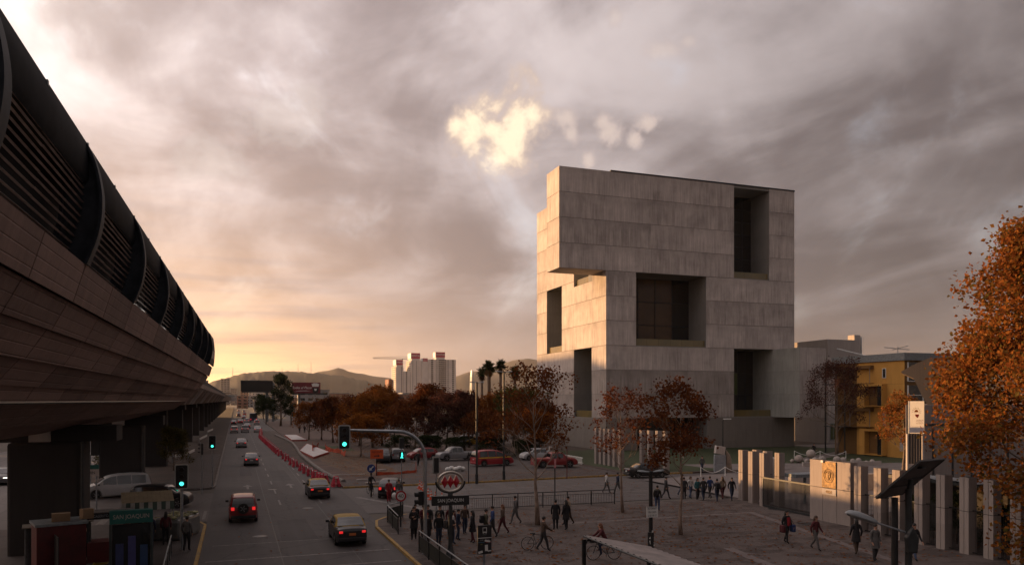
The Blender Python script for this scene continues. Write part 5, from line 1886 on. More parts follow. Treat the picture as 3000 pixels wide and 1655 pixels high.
MB().ext([(a45(px, pz)[0], a45(px, pz)[1] + 2.32) for px, pz in ar], (0, -.032, 0), (1, 0, 0), (0, 0, 1), (0, -.006, 0)).build('white_arrow', SIGNWHITE, fc)
t = thing('detour_sign', 'orange pedestrian detour board with an arrow before the silver suv', 'road sign', (13.5, 78.5, .12))
MB().cyl(0, .05, 0, 2.3, .05, 8).build('pole', DKMET, t)
fc = MB().box(-.66, .66, -.02, .0, 1.75, 2.68).build('board', ORANGE, t)
text('PEATONES', .21, BLACK, fc, (0, -.024, 2.42), (R(90), 0, 0))
MB().ext([(-.32, 1.99), (.10, 1.99), (.10, 1.92), (.32, 2.03), (.10, 2.14), (.10, 2.07), (-.32, 2.07)], (0, -.021, 0), (1, 0, 0), (0, 0, 1), (0, -.006, 0)).build('arrow', BLACK, fc)
# metro logo sign
t = thing('metro_sign', 'metro station sign with three red diamonds in a metal oval and SAN JOAQUIN panel', 'station sign', (9.87, 36.5, .13), R(-4))
MB().tube([(0, 0, 0), (0, 0, .05), (0, 0, .5), (0, 0, 1.1), (0, 0, 2.55)], [.30, .27, .12, .10, .09], 10).build('post', DKMET, t, smooth=40)
pn = MB().box(-.92, .92, -.10, .10, 2.56, 3.02).build('name_panel', BLACK, t, bevel=.01)
text('SAN JOAQUIN', .235, SIGNWHITE, pn, (0, -.106, 2.79), (R(90), 0, 0), sx=.86)
MB().cyl(0, 0, 3.025, 3.20, .14, 10, .10).build('collar', DKMET, t)
CHROME = mat('brushed_steel', (.42, .38, .33), (.34, .31, .28), rough=.28, metal=.85, scale=3)
ring = [(.61 * math.cos(2 * PI * k / 32), -.02, 3.70 + .47 * math.sin(2 * PI * k / 32)) for k in range(33)]
MB().tube(ring, .062, 10, cap=False).build('oval_ring', CHROME, t, smooth=60)
yk = [(.72 * math.cos(a), 0, 3.72 + .56 * math.sin(a)) for a in [PI + PI * k / 16 for k in range(17)]]
MB().tube(yk, .045, 8).build('yoke', DKMET, t, smooth=60)
DIA = mat('logo_red', (.34, .008, .020), (.28, .006, .016), rough=.3, coat=.4)
DIAL = mat('logo_highlight', (.55, .16, .16), rough=.3)
for k in (-1, 0, 1):
    cx = k * .285
    b = MB()
    w, h = .165, .315
    o3 = 3.70
    b.add([(cx - w, -.03, o3), (cx, -.03, o3 - h), (cx + w, -.03, o3), (cx, -.03, o3 + h), (cx, -.10, o3), (cx - w, .03, o3), (cx, .03, o3 - h), (cx + w, .03, o3), (cx, .03, o3 + h)],
          [(0, 1, 4), (1, 2, 4), (2, 3, 4), (3, 0, 4), (0, 5, 6, 1), (1, 6, 7, 2), (2, 7, 8, 3), (3, 8, 5, 0), (5, 8, 7, 6)])
    d = b.build('diamond', DIA, t)
    MB().ext([(cx - w * .80, o3 + .03), (cx - w * .62, o3 + .03), (cx + .0, o3 + h * .80), (cx - .03, o3 + h * .92)], (0, -.075, 0), (1, 0, 0), (0, 0, 1), (0, -.006, 0)).build('highlight', DIAL, d)
# bus stop sign
t = thing('bus_stop_sign', 'tall black bus stop sign with route numbers and torn white notices', 'bus stop sign', (10.6, 33.3, .13))
MB().cyl(0, .05, 0, 2.0, .065, 8).build('post', GALV, t)
pn = MB().box(-.33, .33, -.03, .03, .72, 2.03).build('panel', BLACK, t, bevel=.015)
for nm, pl, m in (('bus_icon', None, SIGNWHITE),):
    mb = MB()
    for x0, x1, z0, z1 in ((-.10, .10, 1.90, 1.925), (-.10, -.075, 1.68, 1.90), (.075, .10, 1.68, 1.90), (-.10, .10, 1.68, 1.74), (-.09, -.05, 1.655, 1.68), (.05, .09, 1.655, 1.68)):
        mb.box(x0, x1, -.037, -.031, z0, z1)
    mb.build(nm, m, pn)
text('PARADA', .05, GALV, pn, (0, -.033, 1.60), (R(90), 0, 0), ext=.002)
MB().box(-.32, .32, -.036, -.031, 1.44, 1.47).build('white_rule', SIGNWHITE, pn)
text('210  712e', .11, GALV, pn, (0, -.033, 1.365), (R(90), 0, 0), ext=.002)
MB().box(-.31, -.02, -.036, -.031, 1.25, 1.275).build('blue_rule', mat('route_blue', (.03, .10, .16), rough=.5), pn)
MB().box(.06, .31, -.036, -.031, 1.25, 1.275).build('red_rule', SIGNREDM, pn)
text('14', .10, mat('route_yellow', (.22, .2, .03), rough=.5), pn, (-.16, -.033, 1.17), (R(90), 0, 0), ext=.002)
for x, z, w, h, a in ((.13, 1.31, .27, .075, -.2), (.08, 1.0, .14, .28, .03), (-.2, .82, .20, .10, .25), (.22, .86, .17, .05, .1)):
    MB().ext([((px * math.cos(a) - pz * math.sin(a)) + x, (px * math.sin(a) + pz * math.cos(a)) + z) for px, pz in ((-w / 2, -h / 2), (w / 2, -h / 2), (w / 2, h / 2), (-w / 2, h / 2))], (0, -.040, 0), (1, 0, 0), (0, 0, 1), (0, -.003, 0)).build('torn_notice', SIGNWHITE, pn)
# stop name sign beyond the first pier
t = thing('stop_name_sign', 'white stop name board with teal head on two posts beyond the first pier', 'station sign', (-10.0, 60.8, 0))
MB().box(-1.2, .95, -.04, .04, 2.98, 3.28).build('teal_header', TEAL, t)
pn = MB().box(-1.2, .95, -.04, .04, 2.50, 2.97).build('white_panel', PALEC, t)
text('SAN JOAQUIN', .27, BLACK, pn, (-.15, -.045, 2.73), (R(90), 0, 0))
for x in (-1.0, .78):
    MB().cyl(x, .1, 0, 3.25, .05, 8).build('post', GALV, t)
# fuel price sign far left
t = thing('price_sign', 'white fuel price totem with black digits beyond the west road', 'sign', (-27.8, 102, 0))
pn = MB().box(-1.5, 1.5, -.1, .1, .6, 4.2).build('panel', SIGNWHITE, t)
for z in (3.3, 2.3):
    text('95  789', .75, BLACK, pn, (0, -.105, z), (R(90), 0, 0))
MB().box(.9, 2.1, -.16, -.104, .3, 1.9).build('yellow_poster', mat('yellow_poster', (.45, .28, .05), rough=.6), t)
for x in (-1.2, 1.2):
    MB().cyl(x, .2, 0, .62, .08, 8).build('leg', GALV, t)


# ------------------------------------------------------------------ lamps
def double_lamp(label, x, y, h, span, pr, z0=.12, rz=0.0, poster=False):
    t = thing('street_lamp', label, 'street lamp', (x, y, z0), rz, 'two headed street lamps')
    MB().tube([(0, 0, 0), (0, 0, .9), (0, 0, .91), (0, 0, h - .05)], [pr * 1.5, pr * 1.5, pr, pr * .9], 12).build('post', BLACK if poster else DKMET, t, smooth=40)
    MB().cyl(0, 0, h - .049, h + .04, pr * 1.1, 10).build('cap', DKMET, t)
    for sg in (-1, 1):
        mb = MB()
        L = span / 2
        vs, n = [], 8
        secs = [(.10, .05, .05), (L * .35, .10, .055), (L * .65, .15, .08), (L * .92, .12, .07), (L, .03, .02)]
        for px, w, hh in secs:
            for k in range(n):
                a = 2 * PI * k / n
                vs.append((sg * px, w * math.cos(a), h - .02 + .06 * (px / L) + hh * math.sin(a) * (1 if math.sin(a) > 0 else .5)))
        fs_ = [(i * n + k, i * n + (k + 1) % n, (i + 1) * n + (k + 1) % n, (i + 1) * n + k) for i in range(len(secs) - 1) for k in range(n)]
        mb.add(vs, fs_ + [tuple(range(n)), tuple((len(secs) - 1) * n + k for k in range(n))])
        mb.build('lamp_head', GREYM, t, smooth=50)
    return t


double_lamp('tall two headed street lamp left of the palms, by the red fire wagon', 20.87, 67.9, 9.3, 1.5, .10, rz=.1)
double_lamp('tall two headed street lamp behind the left plaza tree', 24.3, 70.2, 10.4, 1.9, .10, rz=.15)
t = double_lamp('short two headed black street lamp on the plaza with an internet poster', 20.09, 34.94, 4.0, 1.55, .11, z0=.13, poster=True)
pn = MB().box(-.33, .33, -.16, -.13, 1.68, 2.24).build('poster_board', SIGNWHITE, t)
text('INTERNET', .145, BLACK, pn, (0, -.163, 2.13), (R(90), 0, 0), ext=.002, sx=.82)
for k, (z, s) in enumerate(((1.95, 'EN CASA'), (1.78, '2 27 10 12'))):
    text(s, .13, BLACK, pn, (0, -.163, z), (R(90), 0, 0), ext=.002, sx=.86)
MB().box(-.32, .32, -.163, -.161, 2.215, 2.235).build('black_rule', BLACK, pn)
for z, a, w, h in ((.62, .5, .2, .16), (.42, -.3, .22, .2), (.25, .9, .18, .16), (.95, .1, .07, .1)):
    MB().cbox((.04 * math.sin(z * 9), -.125, z), (w, .012, h), 0, Quaternion((0, 1, 0), a)).build('paper_flyer', SIGNWHITE, t)
t = thing('lamp_post', 'thin grey lamp post with small white head before the concrete building', 'street lamp', (66.5, 95, .13))
MB().tube([(0, 0, 0), (0, 0, 4.6), (.1, 0, 4.9)], [.09, .06, .05], 8).build('post', DKMET, t)
MB().cbox((.75, 0, 4.95), (1.2, .35, .14)).build('lamp_head', WHITE, t, bevel=.04)
for i, (x, y, h, lab) in enumerate(((20.36, 68.85, 2.9, 'thin black post at the far kerb, left of the tall street lamp'), (30.66, 69.6, 3.0, 'thin dark red post on the far kerb right of the left plaza tree'),
                                 (22.2, 52.6, 3.6, 'thin black post with a pink sticker behind the left plaza tree'))):
    t = thing('sign_post', lab, 'post', (x, y, .1))
    MB().cyl(0, 0, 0, h, .045, 8).build('post', BLACK if i != 1 else mat('rust_red_metal', (.10, .02, .02), rough=.6), t)
    if i == 2:
        MB().box(-.07, .07, -.056, -.046, 2.7, 3.4).build('sticker', mat('pink_sticker', (.5, .22, .24), rough=.6), t)
# solar street lamp in the right foreground
t = thing('solar_lamp', 'solar street lamp with tilted panel and long grey lamp head in the right foreground', 'solar lamp', (17.24, 16.13, .13))
MB().tube([(0, 0, 0), (0, 0, 5.25)], [.11, .085], 14).build('post', DKMET, t, smooth=40)
MB().tube([(-.32, .16, 0), (-.32, .16, 5.02)], [.095, .085], 12).build('twin_post', BLACK, t, smooth=40)
MB().ext([(-.17, 3.95), (0, 4.28), (.17, 3.95), (.12, 3.55), (-.12, 3.55)][::-1], (.02, -.02, 0), (.94, -.34, 0), (0, 0, 1), (-.07, -.19, 0)).build('junction_box', DKMET, t, bevel=.03)
rt, dp = Vector((math.cos(R(19.7)), -math.sin(R(19.7)), 0)), Vector((math.sin(R(19.7)), math.cos(R(19.7)), 0))
W3 = lambda a, b, c: rt * a + dp * c + Vector((0, 0, 5.41 + b))
PC = [Vector((-.91, .22, 5.02)), Vector((-.45, -.79, 6.08)), Vector((1.02, -.26, 6.07)), Vector((.56, .75, 5.01))]
nrm = (PC[1] - PC[0]).cross(PC[3] - PC[0]).normalized()
if nrm.z < 0:
    nrm = -nrm
mb = MB()
mb.add(PC + [p + nrm * .045 for p in PC], [(0, 1, 2, 3), (7, 6, 5, 4), (0, 4, 5, 1), (1, 5, 6, 2), (2, 6, 7, 3), (3, 7, 4, 0)])
mb.build('solar_panel', mat('panel_backsheet', (.060, .048, .042), (.048, .039, .035), rough=.6), t)
mb = MB()
for i in range(4):
    a, b = PC[i] - nrm * .01, PC[(i + 1) % 4] - nrm * .01
    mb.tube([a, b], .016, 6)
m0, m1 = (PC[0] + PC[1]) / 2 - nrm * .02, (PC[2] + PC[3]) / 2 - nrm * .02
mb.tube([m0, m1], .018, 6)
mb.tube([(PC[0] * .7 + PC[1] * .3) - nrm * .02, (PC[3] * .7 + PC[2] * .3) - nrm * .02], .02, 6)
mb.tube([Vector((0, 0, 5.2)), (PC[0] + PC[2]) / 2 - nrm * .03], .06, 8)
mb.build('panel_frame', DKMET, t)
ca = (PC[1] * .72 + PC[2] * .28 + (PC[0] - PC[1]) * .15) - nrm * .04
MB().cbox(ca, (.22, .14, .06), .3).build('cable_box', BLACK, t)
arm0, arm1 = Vector((0, 0, 4.07)) + rt * -.05, Vector((0, 0, 4.36)) + rt * -.93 + dp * -.1
MB().tube([arm0, arm1], [.032, .030], 8).build('arm', GALV, t, smooth=40)
d = (arm1 - arm0).normalized()
L = .80
mb = MB()
n = 12
secs = [(0, .07, .06), (.08, .11, .09), (.32, .18, .13), (.60, .21, .145), (.82, .17, .11), (.93, .06, .04)]
sdv = d.cross(Vector((0, 0, 1))).normalized()
upv = sdv.cross(d).normalized()
vs = []
for px, w, hh in secs:
    for k in range(n):
        a = 2 * PI * k / n
        vs.append(arm1 + d * (px - .02) + sdv * w * math.cos(a) + upv * hh * math.sin(a) * (1 if math.sin(a) > 0 else .55))
mb.add(vs, [(i * n + k, i * n + (k + 1) % n, (i + 1) * n + (k + 1) % n, (i + 1) * n + k) for i in range(len(secs) - 1) for k in range(n)] + [tuple(range(n)), tuple((len(secs) - 1) * n + k for k in range(n))])
mb.build('lamp_head', mat('lamp_shell', (.20, .215, .225), (.17, .18, .19), rough=.45, scale=2), t, smooth=50)

# ------------------------------------------------------------------ railings, barriers, cones
def railing(name, label, pts, h=1.05, z=.13, panel=None, bars=True, group=None):
    t = thing(name, label, 'railing', (pts[0][0], pts[0][1], z), 0, group)
    o = Vector((pts[0][0], pts[0][1]))
    P2 = [Vector(p) - o for p in pts]
    bb = MB()
    for a, b in zip(P2, P2[1:]):
        L = (b - a).length
        n = max(1, round(L / 2.0))
        for k in range(n + (1 if b is P2[-1] else 0)):
            p = a.lerp(b, k / n)
            MB().box(p.x - .03, p.x + .03, p.y - .03, p.y + .03, 0, h).build('post', BLACK, t)
        MB().tube([(a.x, a.y, h + .02), (b.x, b.y, h + .02)], .032, 6).build('top_rail', BLACK if not panel else GREYM, t)
        for zz in (h * .80, .12):
            bb.tube([(a.x, a.y, zz), (b.x, b.y, zz)], .02, 4)
        if bars:
            m = int(L / .13)
            for k in range(1, m):
                p = a.lerp(b, k / m)
                bb.tube([(p.x, p.y, .12), (p.x, p.y, h * .80)], .010, 4, cap=False)
        if panel:
            for k in range(n):
                p, q = a.lerp(b, (k + .03) / n), a.lerp(b, (k + .97) / n)
                MB().add([(p.x, p.y, .08), (q.x, q.y, .08), (q.x, q.y, h * .78), (p.x, p.y, h * .78)], [(0, 1, 2, 3)]).build('mesh_panel', panel, t, fix=False)
    bb.build('bars', BLACK, t, kind='stuff')
    return t


railing('steel_railing', 'black barred railing along the far edge of the plaza behind the metro sign', [(13.2, 51.6), (26.4, 51.2)])
railing('corner_railing', 'railing with olive mesh panels round the kerb corner under the speed sign', [(10.3, 50.0), (9.0, 48.4), (8.75, 43.8)], panel=OLIVE, bars=False)
railing('kerb_railing', 'olive mesh railing along the kerb at the bottom, left of the metro sign', [(8.75, 38.4), (8.75, 26)], panel=OLIVE, bars=False)
railing('glass_railing', 'low glass panelled railing beside the large left traffic light', [(-3.0, 41.5), (-2.55, 28)], h=1.0, panel=mat('railing_glass', (.10, .10, .105), rough=.2, spec=.6), bars=False)
railing('market_railing', 'thin dark railing in the bottom left corner before the red kiosk', [(-9.8, 33.6), (-6.9, 33.2)], h=1.1)
def guard(name, label, pts, z0, z1):
    t = thing(name, label, 'guard rail', (pts[0][0], pts[0][1], .12))
    o = Vector((pts[0][0], pts[0][1]))
    P2 = [Vector(p) - o for p in pts]
    for a, b in zip(P2, P2[1:]):
        d = (b - a).normalized()
        nn = Vector((d.y, -d.x)) * .04
        MB().add([(a.x + nn.x * k, a.y + nn.y * k, z) for z, k in ((z0, 0), (z0 + .1, 2), ((z0 + z1) / 2, 0), (z1 - .1, 2), (z1, 0))] + [(b.x + nn.x * k, b.y + nn.y * k, z) for z, k in ((z0, 0), (z0 + .1, 2), ((z0 + z1) / 2, 0), (z1 - .1, 2), (z1, 0))],
                 [(i, i + 1, 6 + i, 5 + i) for i in range(4)]).build('beam', mat('pale_guard_rail', (.32, .30, .28), rough=.5), t, fix=False)
        MB().box(a.x - .06, a.x + .06, a.y + .05, a.y + .15, 0, z1).build('post', GALV, t)
guard('guard_rail', 'pale bent guard rail on the island under the viaduct', [(-7.3, 103.5), (-5.9, 111.5), (-5.5, 117.5)], .45, .85)
guard('guard_rail', 'second pale guard rail farther along the island', [(-6.2, 150), (-5.4, 165)], .45, .85)
guard('guard_rail', 'pale guard rail farthest along the island', [(-6.0, 185), (-5.2, 200)], .45, .85)
# red water barriers along the trench
BARR = mat('red_barrier_plastic', (.40, .022, .045), (.30, .016, .032), rough=.5, scale=2, obr=.15)
def barrier_thing():
    t = thing('road_barrier', '', 'barrier')
    mb = MB()
    for sg in (-1, 1):
        mb.add([(sg * .10, -.25, 0), (sg * .38, -.25, 0), (sg * .38, .25, 0), (sg * .10, .25, 0),
                (sg * .07, -.13, .62), (sg * .25, -.13, .62), (sg * .25, .13, .62), (sg * .07, .13, .62)],
               [(0, 3, 2, 1), (4, 5, 6, 7), (0, 1, 5, 4), (1, 2, 6, 5), (2, 3, 7, 6), (3, 0, 4, 7)])
    mb.add([(-.25, -.13, .621), (.25, -.13, .621), (.25, .13, .621), (-.25, .13, .621), (-.19, -.08, .86), (.19, -.08, .86), (.19, .08, .86), (-.19, .08, .86)],
           [(0, 3, 2, 1), (4, 5, 6, 7), (0, 1, 5, 4), (1, 2, 6, 5), (2, 3, 7, 6), (3, 0, 4, 7)])
    mb.build('body', BARR, t, bevel=.025)
    MB().box(-.36, .36, -.24, .24, .16, .24).build('foot_web', BARR, t)
    MB().box(-.14, .14, -.115, -.105, .70, .80).build('reflector', SIGNWHITE, t)
    return t
bar0 = barrier_thing()
bp = [(8.5, 70.9), (7.95, 74.8), (7.75, 75.6), (7.55, 76.5), (7.45, 78.9), (7.25, 81.9), (7.05, 85.0), (6.88, 88.2), (6.55, 93.4), (6.38, 96.8), (6.2, 103.0), (6.08, 106.4), (5.85, 113.0), (5.7, 117.0)]
y = 120.5
while y < 204:
    bp.append((5.65 - .85 * min(1, (y - 120) / 45) + max(0, (y - 168)) * .032, y))
    y += 2.9
for i, (x, y) in enumerate(bp):
    rz = rng.uniform(-.25, .25) + (.2 if i in (1, 2, 3) else 0)
    lab = ('red plastic road barrier, %s from the near end of the line' % ORD[i]) if i < 14 else 'small red road barrier in the far unbroken run beside the trench'
    if i == 0:
        bar0.location, bar0.rotation_euler, bar0.scale = (x, y, .006), (0, 0, rz), (1.1, 1.1, 1.1)
        bar0['label'], bar0['group'] = lab, 'red road barriers along the trench'
    else:
        dup(bar0, (x, y, .012), rz, lab, 'red road barriers along the trench', (1, 1, 1))
tp = thing('barrier_tape', 'white plastic tape sagging between the red barriers', 'tape', (0, 0, 0))
for (a, b) in ((4, 5), (5, 6), (6, 7), (8, 9)):
    A_, B_ = bp[a], bp[b]
    MB().tube([(A_[0] + (B_[0] - A_[0]) * k / 6 + .1, A_[1] + (B_[1] - A_[1]) * k / 6, .84 - .35 * math.sin(PI * k / 6)) for k in range(7)], .03, 4).build('tape', SIGNWHITE, tp)
MB().tube([(7.5, 79, .8), (8.6, 79.6, .25), (10.2, 79.5, .3), (12.4, 79.2, .28)], .03, 4).build('tape', SIGNWHITE, tp)
# cones
CONE_OR = mat('cone_orange', (.55, .07, .02), rough=.5)
cone0 = thing('traffic_cone', '', 'cone')
MB().box(-.2, .2, -.2, .2, 0, .04).build('base', CONE_OR, cone0)
MB().lathe([(.155, .041), (.115, .24)], n=14).build('lower_band', CONE_OR, cone0)
MB().lathe([(.1145, .2405), (.092, .36)], n=14).build('white_band', SIGNWHITE, cone0)
MB().lathe([(.0915, .3605), (.066, .48)], n=14).build('middle_band', CONE_OR, cone0)
MB().lathe([(.0655, .4805), (.05, .58)], n=14).build('upper_white_band', SIGNWHITE, cone0)
MB().lathe([(.0495, .5805), (.025, .72)], n=14).build('tip', CONE_OR, cone0)
cps = [(15.35, 67.1), (15.25, 66.0), (15.07, 64.5), (14.64, 61.0), (14.45, 59.2), (14.6, 58.4), (14.9, 57.6)]
for i, (x, y) in enumerate(cps):
    lab = 'orange and white traffic cone, %s nearest of the row on the cross street' % ORD[len(cps) - 1 - i]
    if i == 0:
        cone0.location = (x, y, .004)
        cone0['label'], cone0['group'] = lab, 'traffic cones on the cross street'
    else:
        dup(cone0, (x, y, .004), i, lab, 'traffic cones on the cross street')
# roadworks: pipe kerb, cast slabs, netting, debris
t = thing('concrete_pipe_kerb', 'long rounded concrete edging winding past the red barriers', 'kerb', (0, 0, 0))
pk = [(9.55, 73.6), (9.1, 78), (8.8, 84), (8.65, 92), (8.6, 102), (8.65, 113), (9.2, 128), (9.6, 144), (9.2, 160), (8.2, 178)]
for a, b in zip(pk, pk[1:]):
    n = max(1, round(math.dist(a, b) / 3))
    for k in range(n):
        p, q = [a[j] + (b[j] - a[j]) * (k + .01) / n for j in (0, 1)], [a[j] + (b[j] - a[j]) * (k + .985) / n for j in (0, 1)]
        MB().tube([(p[0], p[1], .16), (q[0], q[1], .16)], .22, 10).build('pipe_section', KERB, t, smooth=50)
SLABW = mat('white_slab', (.40, .375, .375), (.33, .31, .31), rough=.7, scale=.8)
NET = mat('orange_netting', (.42, .065, .02), (.30, .04, .018), rough=.8, scale=6)
for i, (pl, lab) in enumerate(((((9.6, 104), (12.6, 113.5), (11.5, 136), (8.95, 118)), 'large white cast slab edged in red boards on the roadworks'), (((9.9, 150), (12.6, 150), (12.2, 172), (9.9, 172)), 'smaller white cast slab farther up the roadworks'))):
    t = thing('cast_slab', lab, 'slab', (0, 0, .12))
    MB().prism(list(pl), 0, .28).build('slab', SLABW, t)
    for a, b in zip(pl, pl[1:] + pl[:1]):
        d = Vector((b[0] - a[0], b[1] - a[1]))
        L, an = d.length, math.atan2(d.y, d.x)
        nn = Vector((d.y, -d.x)).normalized() * .05
        MB().cbox(((a[0] + b[0]) / 2 + nn.x, (a[1] + b[1]) / 2 + nn.y, .14), (L, .05, .30), an).build('form_board', mat('red_form_board', (.30, .05, .035), rough=.8), t)
for i, (pts, lab) in enumerate((([(10.6, 116), (11.2, 123), (12.6, 128)], 'orange safety netting drooping round the large cast slab'), ([(12.8, 120), (14.2, 113), (14.0, 106)], 'orange safety netting on stakes right of the large slab'),
                                ([(13.5, 79), (18, 80.5), (18.8, 84)], 'red orange netting lying behind the blue arrow sign'))):
    t = thing('safety_netting', lab, 'netting', (0, 0, .12), 0, 'orange roadworks netting')
    for a, b in zip(pts, pts[1:]):
        mb = MB()
        q = 10
        for k in range(q + 1):
            x, y = a[0] + (b[0] - a[0]) * k / q, a[1] + (b[1] - a[1]) * k / q
            hh = (.95 if i < 2 else .35) * (1 - .45 * math.sin(PI * k / q)) + rng.uniform(-.06, .06)
            for r_ in range(4):
                mb.v.append((x + .08 * math.sin(k * 1.7 + r_), y, hh * r_ / 3))
        for k in range(q):
            for r_ in range(3):
                mb.f.append((k * 4 + r_, k * 4 + 4 + r_, k * 4 + 5 + r_, k * 4 + 1 + r_))
        mb.build('net', NET, t, fix=False)
        MB().cyl(a[0], a[1], 0, 1.15, .03, 6).build('stake', NET, t)
for i, (x, y, rz, L, m, lab) in enumerate(((11.6, 74.2, .05, 1.5, PALEC, 'pale broken kerb stone lying behind the last barrier'), (11.9, 71.2, .1, 1.4, PALEC, 'white plank lying by the yellow kerb'), (15.0, 84, .6, 1.2, PALEC, 'pale stone lump on the leafy soil'))):
    tag(MB().cbox((0, 0, .08), (L, .32, .16), 0).build('broken_kerb_stone', m, None, loc=(x, y, .13), rz=rz), lab, 'stone', 'loose stones of the roadworks')
mb = MB()
for k in range(5):
    mb.ball((k * .42 - .8, .1 * math.sin(k * 2), .25 + .1 * (k % 2)), .33, 10, 6, (1, .8, .75))
tag(mb.build('rubbish_bag_heap', SIGNWHITE, None, smooth=70, loc=(22.3, 80.5, .13)), 'heap of white plastic sacks before the silver pickup', 'bags')
# manhole and tree pits
for x, y, lab in ((33.45, 38.92, 'dark oval drain cover on the plaza near the gate'), (36.0, 45.0, 'dark drain cover close by the gate pillars')):
    mb = MB()
    mb.lathe([(.62, 0), (.62, .012)], n=24)
    t = thing('drain_cover', lab, 'drain cover', (x, y, .132))
    mb.build('plate', DKMET, t)
    g = MB()
    for k in range(7):
        g.box(-.45 + .13 * k, -.40 + .13 * k, -.42, .42, .013, .020)
    g.build('grate', BLACK, t)
for x, y in ((17.5, 44.2), (24.9, 47.1), (23.9, 38.2)):
    mb = MB()
    mb.sheet([(x + .8 * math.cos(2 * PI * k / 16), y + .8 * math.sin(2 * PI * k / 16)) for k in range(16)], .139)
    struct('tree_pit', mb, SOIL)

# ------------------------------------------------------------------ campus fence, gate and plaque wall
PIL = concrete_mat('pillar_stone', (.265, .225, .205), streak=.5, obr=.06)
pil_grp = 'concrete fence pillars'
def pillar(label, x, y1, w=.52, d=.55, h=3.82, group=pil_grp, z=.13, flute=False):
    t = thing('fence_pillar', label, 'pillar', (x, y1 - w / 2, z), 0, group)
    MB().box(.03, d, -w / 2 + .03, w / 2 - .03, -.1, h - .01).build('core', PANEL_JOINT, t)
    for za, zb in ((0, 2.11), (2.14, h)):
        for ya, yb in ((-w / 2, -.014), (.014, w / 2)):
            MB().box(0, .028, ya, yb, za, zb).build('stone_slab', PIL, t)
        MB().box(.03, d, -w / 2, -w / 2 + .028, za, zb).build('stone_slab', PIL, t)
    if flute:
        for k in range(4):
            MB().box(.06 + .12 * k, .12 + .12 * k, -w / 2 - .025, -w / 2 - .002, 0, h - .02).build('fluted_strip', PIL, t)
    return t
ys_ = [36.0, 34.55, 33.2, 31.75, 30.35, 29.0, 27.65, 26.3, 24.95, 23.6]
for i, y in enumerate(ys_):
    pillar('pale stone fence pillar, %s to the right of the plaque wall' % ORD[i], 34.3 + .03 * (i % 2), y)
for i, y in enumerate((50.2, 48.6, 46.75)):
    pillar('fluted stone gate pillar left of the barred gate, %s from the left' % ORD[i], (36.55, 36.25, 35.85)[i], y, .5, .55, 3.85, 'gate pillars', flute=True)
    pillar('rear gate pillar showing as a bright sliver, %s from the left' % ORD[i], (37.75, 37.5, 37.1)[i], y - .1, .5, .5, 3.85, 'gate pillars')
for i, (x, y) in enumerate([(41.12, 85.1), (41.13, 83.9), (41.1, 82.7), (41.1, 81.5), (41.12, 80.3), (41.2, 79.1), (43.15, 77.6), (43.44, 76.4), (43.8, 75.2), (44.03, 74.0)]):
    pillar('sunlit stone pillar behind the plaza trees, %s from the left' % ORD[i], x, y, .5, .55, 4.3, 'north campus pillars')
fg = thing('fence_grille', 'black steel bar fence standing between the stone pillars', 'fence', (34.62, 30, .13))
for a, b in zip([y - .52 for y in ys_], ys_[1:]):
    mb = MB()
    for k in range(1, int((a - b) / .11)):
        mb.cyl(0, b + .11 * k - 30, .05, 2.15, .012, 4)
    mb.build('bars', BLACK, fg, kind='stuff')
    MB().box(-.02, .02, b - 30, a - 30, 2.15, 2.20).build('top_bar', BLACK, fg)
    MB().box(-.02, .02, b - 30, a - 30, .06, .11).build('bottom_bar', BLACK, fg)
t = thing('plaque_wall', 'pale stone wall with a bronze crest plaque and the number 4860', 'wall', (35.2, 39.0, .13))
MB().box(.03, .55, -1.72, 1.72, -.1, 3.84).build('core', PANEL_JOINT, t)
for za, zb in ((0, 2.11), (2.14, 3.85)):
    for ya, yb in ((-1.75, -.626), (-.60, .60), (.626, 1.75)):
        MB().box(0, .028, ya, yb, za, zb).build('stone_slab', PIL, t)
    MB().box(.03, .55, -1.75, -1.722, za, zb).build('stone_slab', PIL, t)
BRONZE = mat('bronze', (.17, .10, .035), (.075, .042, .016), rough=.5, metal=.45, scale=5, bump=.9, bscale=9, detail=7)
pq = MB().box(-.06, -.002, -.60, .60, 2.16, 3.80).build('bronze_plaque', BRONZE, t, bevel=.01)
mb = MB()
for r in (.42, .30):
    mb.tube([(-.062, r * math.cos(2 * PI * k / 28), 2.92 + r * math.sin(2 * PI * k / 28)) for k in range(29)], .022, 6, cap=False)
mb.ext([(-.16, 3.12), (-.16, 2.86), (0, 2.66), (.16, 2.86), (.16, 3.12)], (-.061, 0, 0), (0, 1, 0), (0, 0, 1), (-.035, 0, 0))
mb.ext([(-.03, 3.16), (.03, 3.16), (.03, 2.72), (-.03, 2.72)], (-.097, 0, 0), (0, 1, 0), (0, 0, 1), (-.02, 0, 0))
mb.ext([(-.11, 3.03), (.11, 3.03), (.11, 2.97), (-.11, 2.97)], (-.097, 0, 0), (0, 1, 0), (0, 0, 1), (-.019, 0, 0))
mb.build('crest_relief', BRONZE, pq, smooth=50)
npn = MB().box(-.05, -.002, -.60, .60, 1.70, 2.10).build('number_panel', PALEC, t)
text('4860', .27, BRONZE, npn, (-.056, 0, 1.90), (R(90), 0, R(-90)), ext=.006)
MB().box(-.14, -.03, .42, .62, 3.72, 3.86).build('floodlight', SIGNWHITE, t)
t = thing('campus_gate', 'black barred sliding gate between the gate pillars and the plaque wall', 'gate', (35.75, 43.5, .13), R(-2))
bb = MB()
for k in range(44):
    bb.cyl(0, -2.6 + .125 * k, .16, 2.05, .024, 4)
bb.build('bars', BLACK, t, kind='stuff')
for z0, z1 in ((.04, .16), (2.05, 2.15)):
    MB().box(-.04, .04, -2.66, 2.86, z0, z1).build('frame_rail', DKMET, t)
for y in (-2.66, 2.82):
    MB().box(-.04, .04, y - .05, y + .04, .161, 2.049).build('frame_post', DKMET, t)
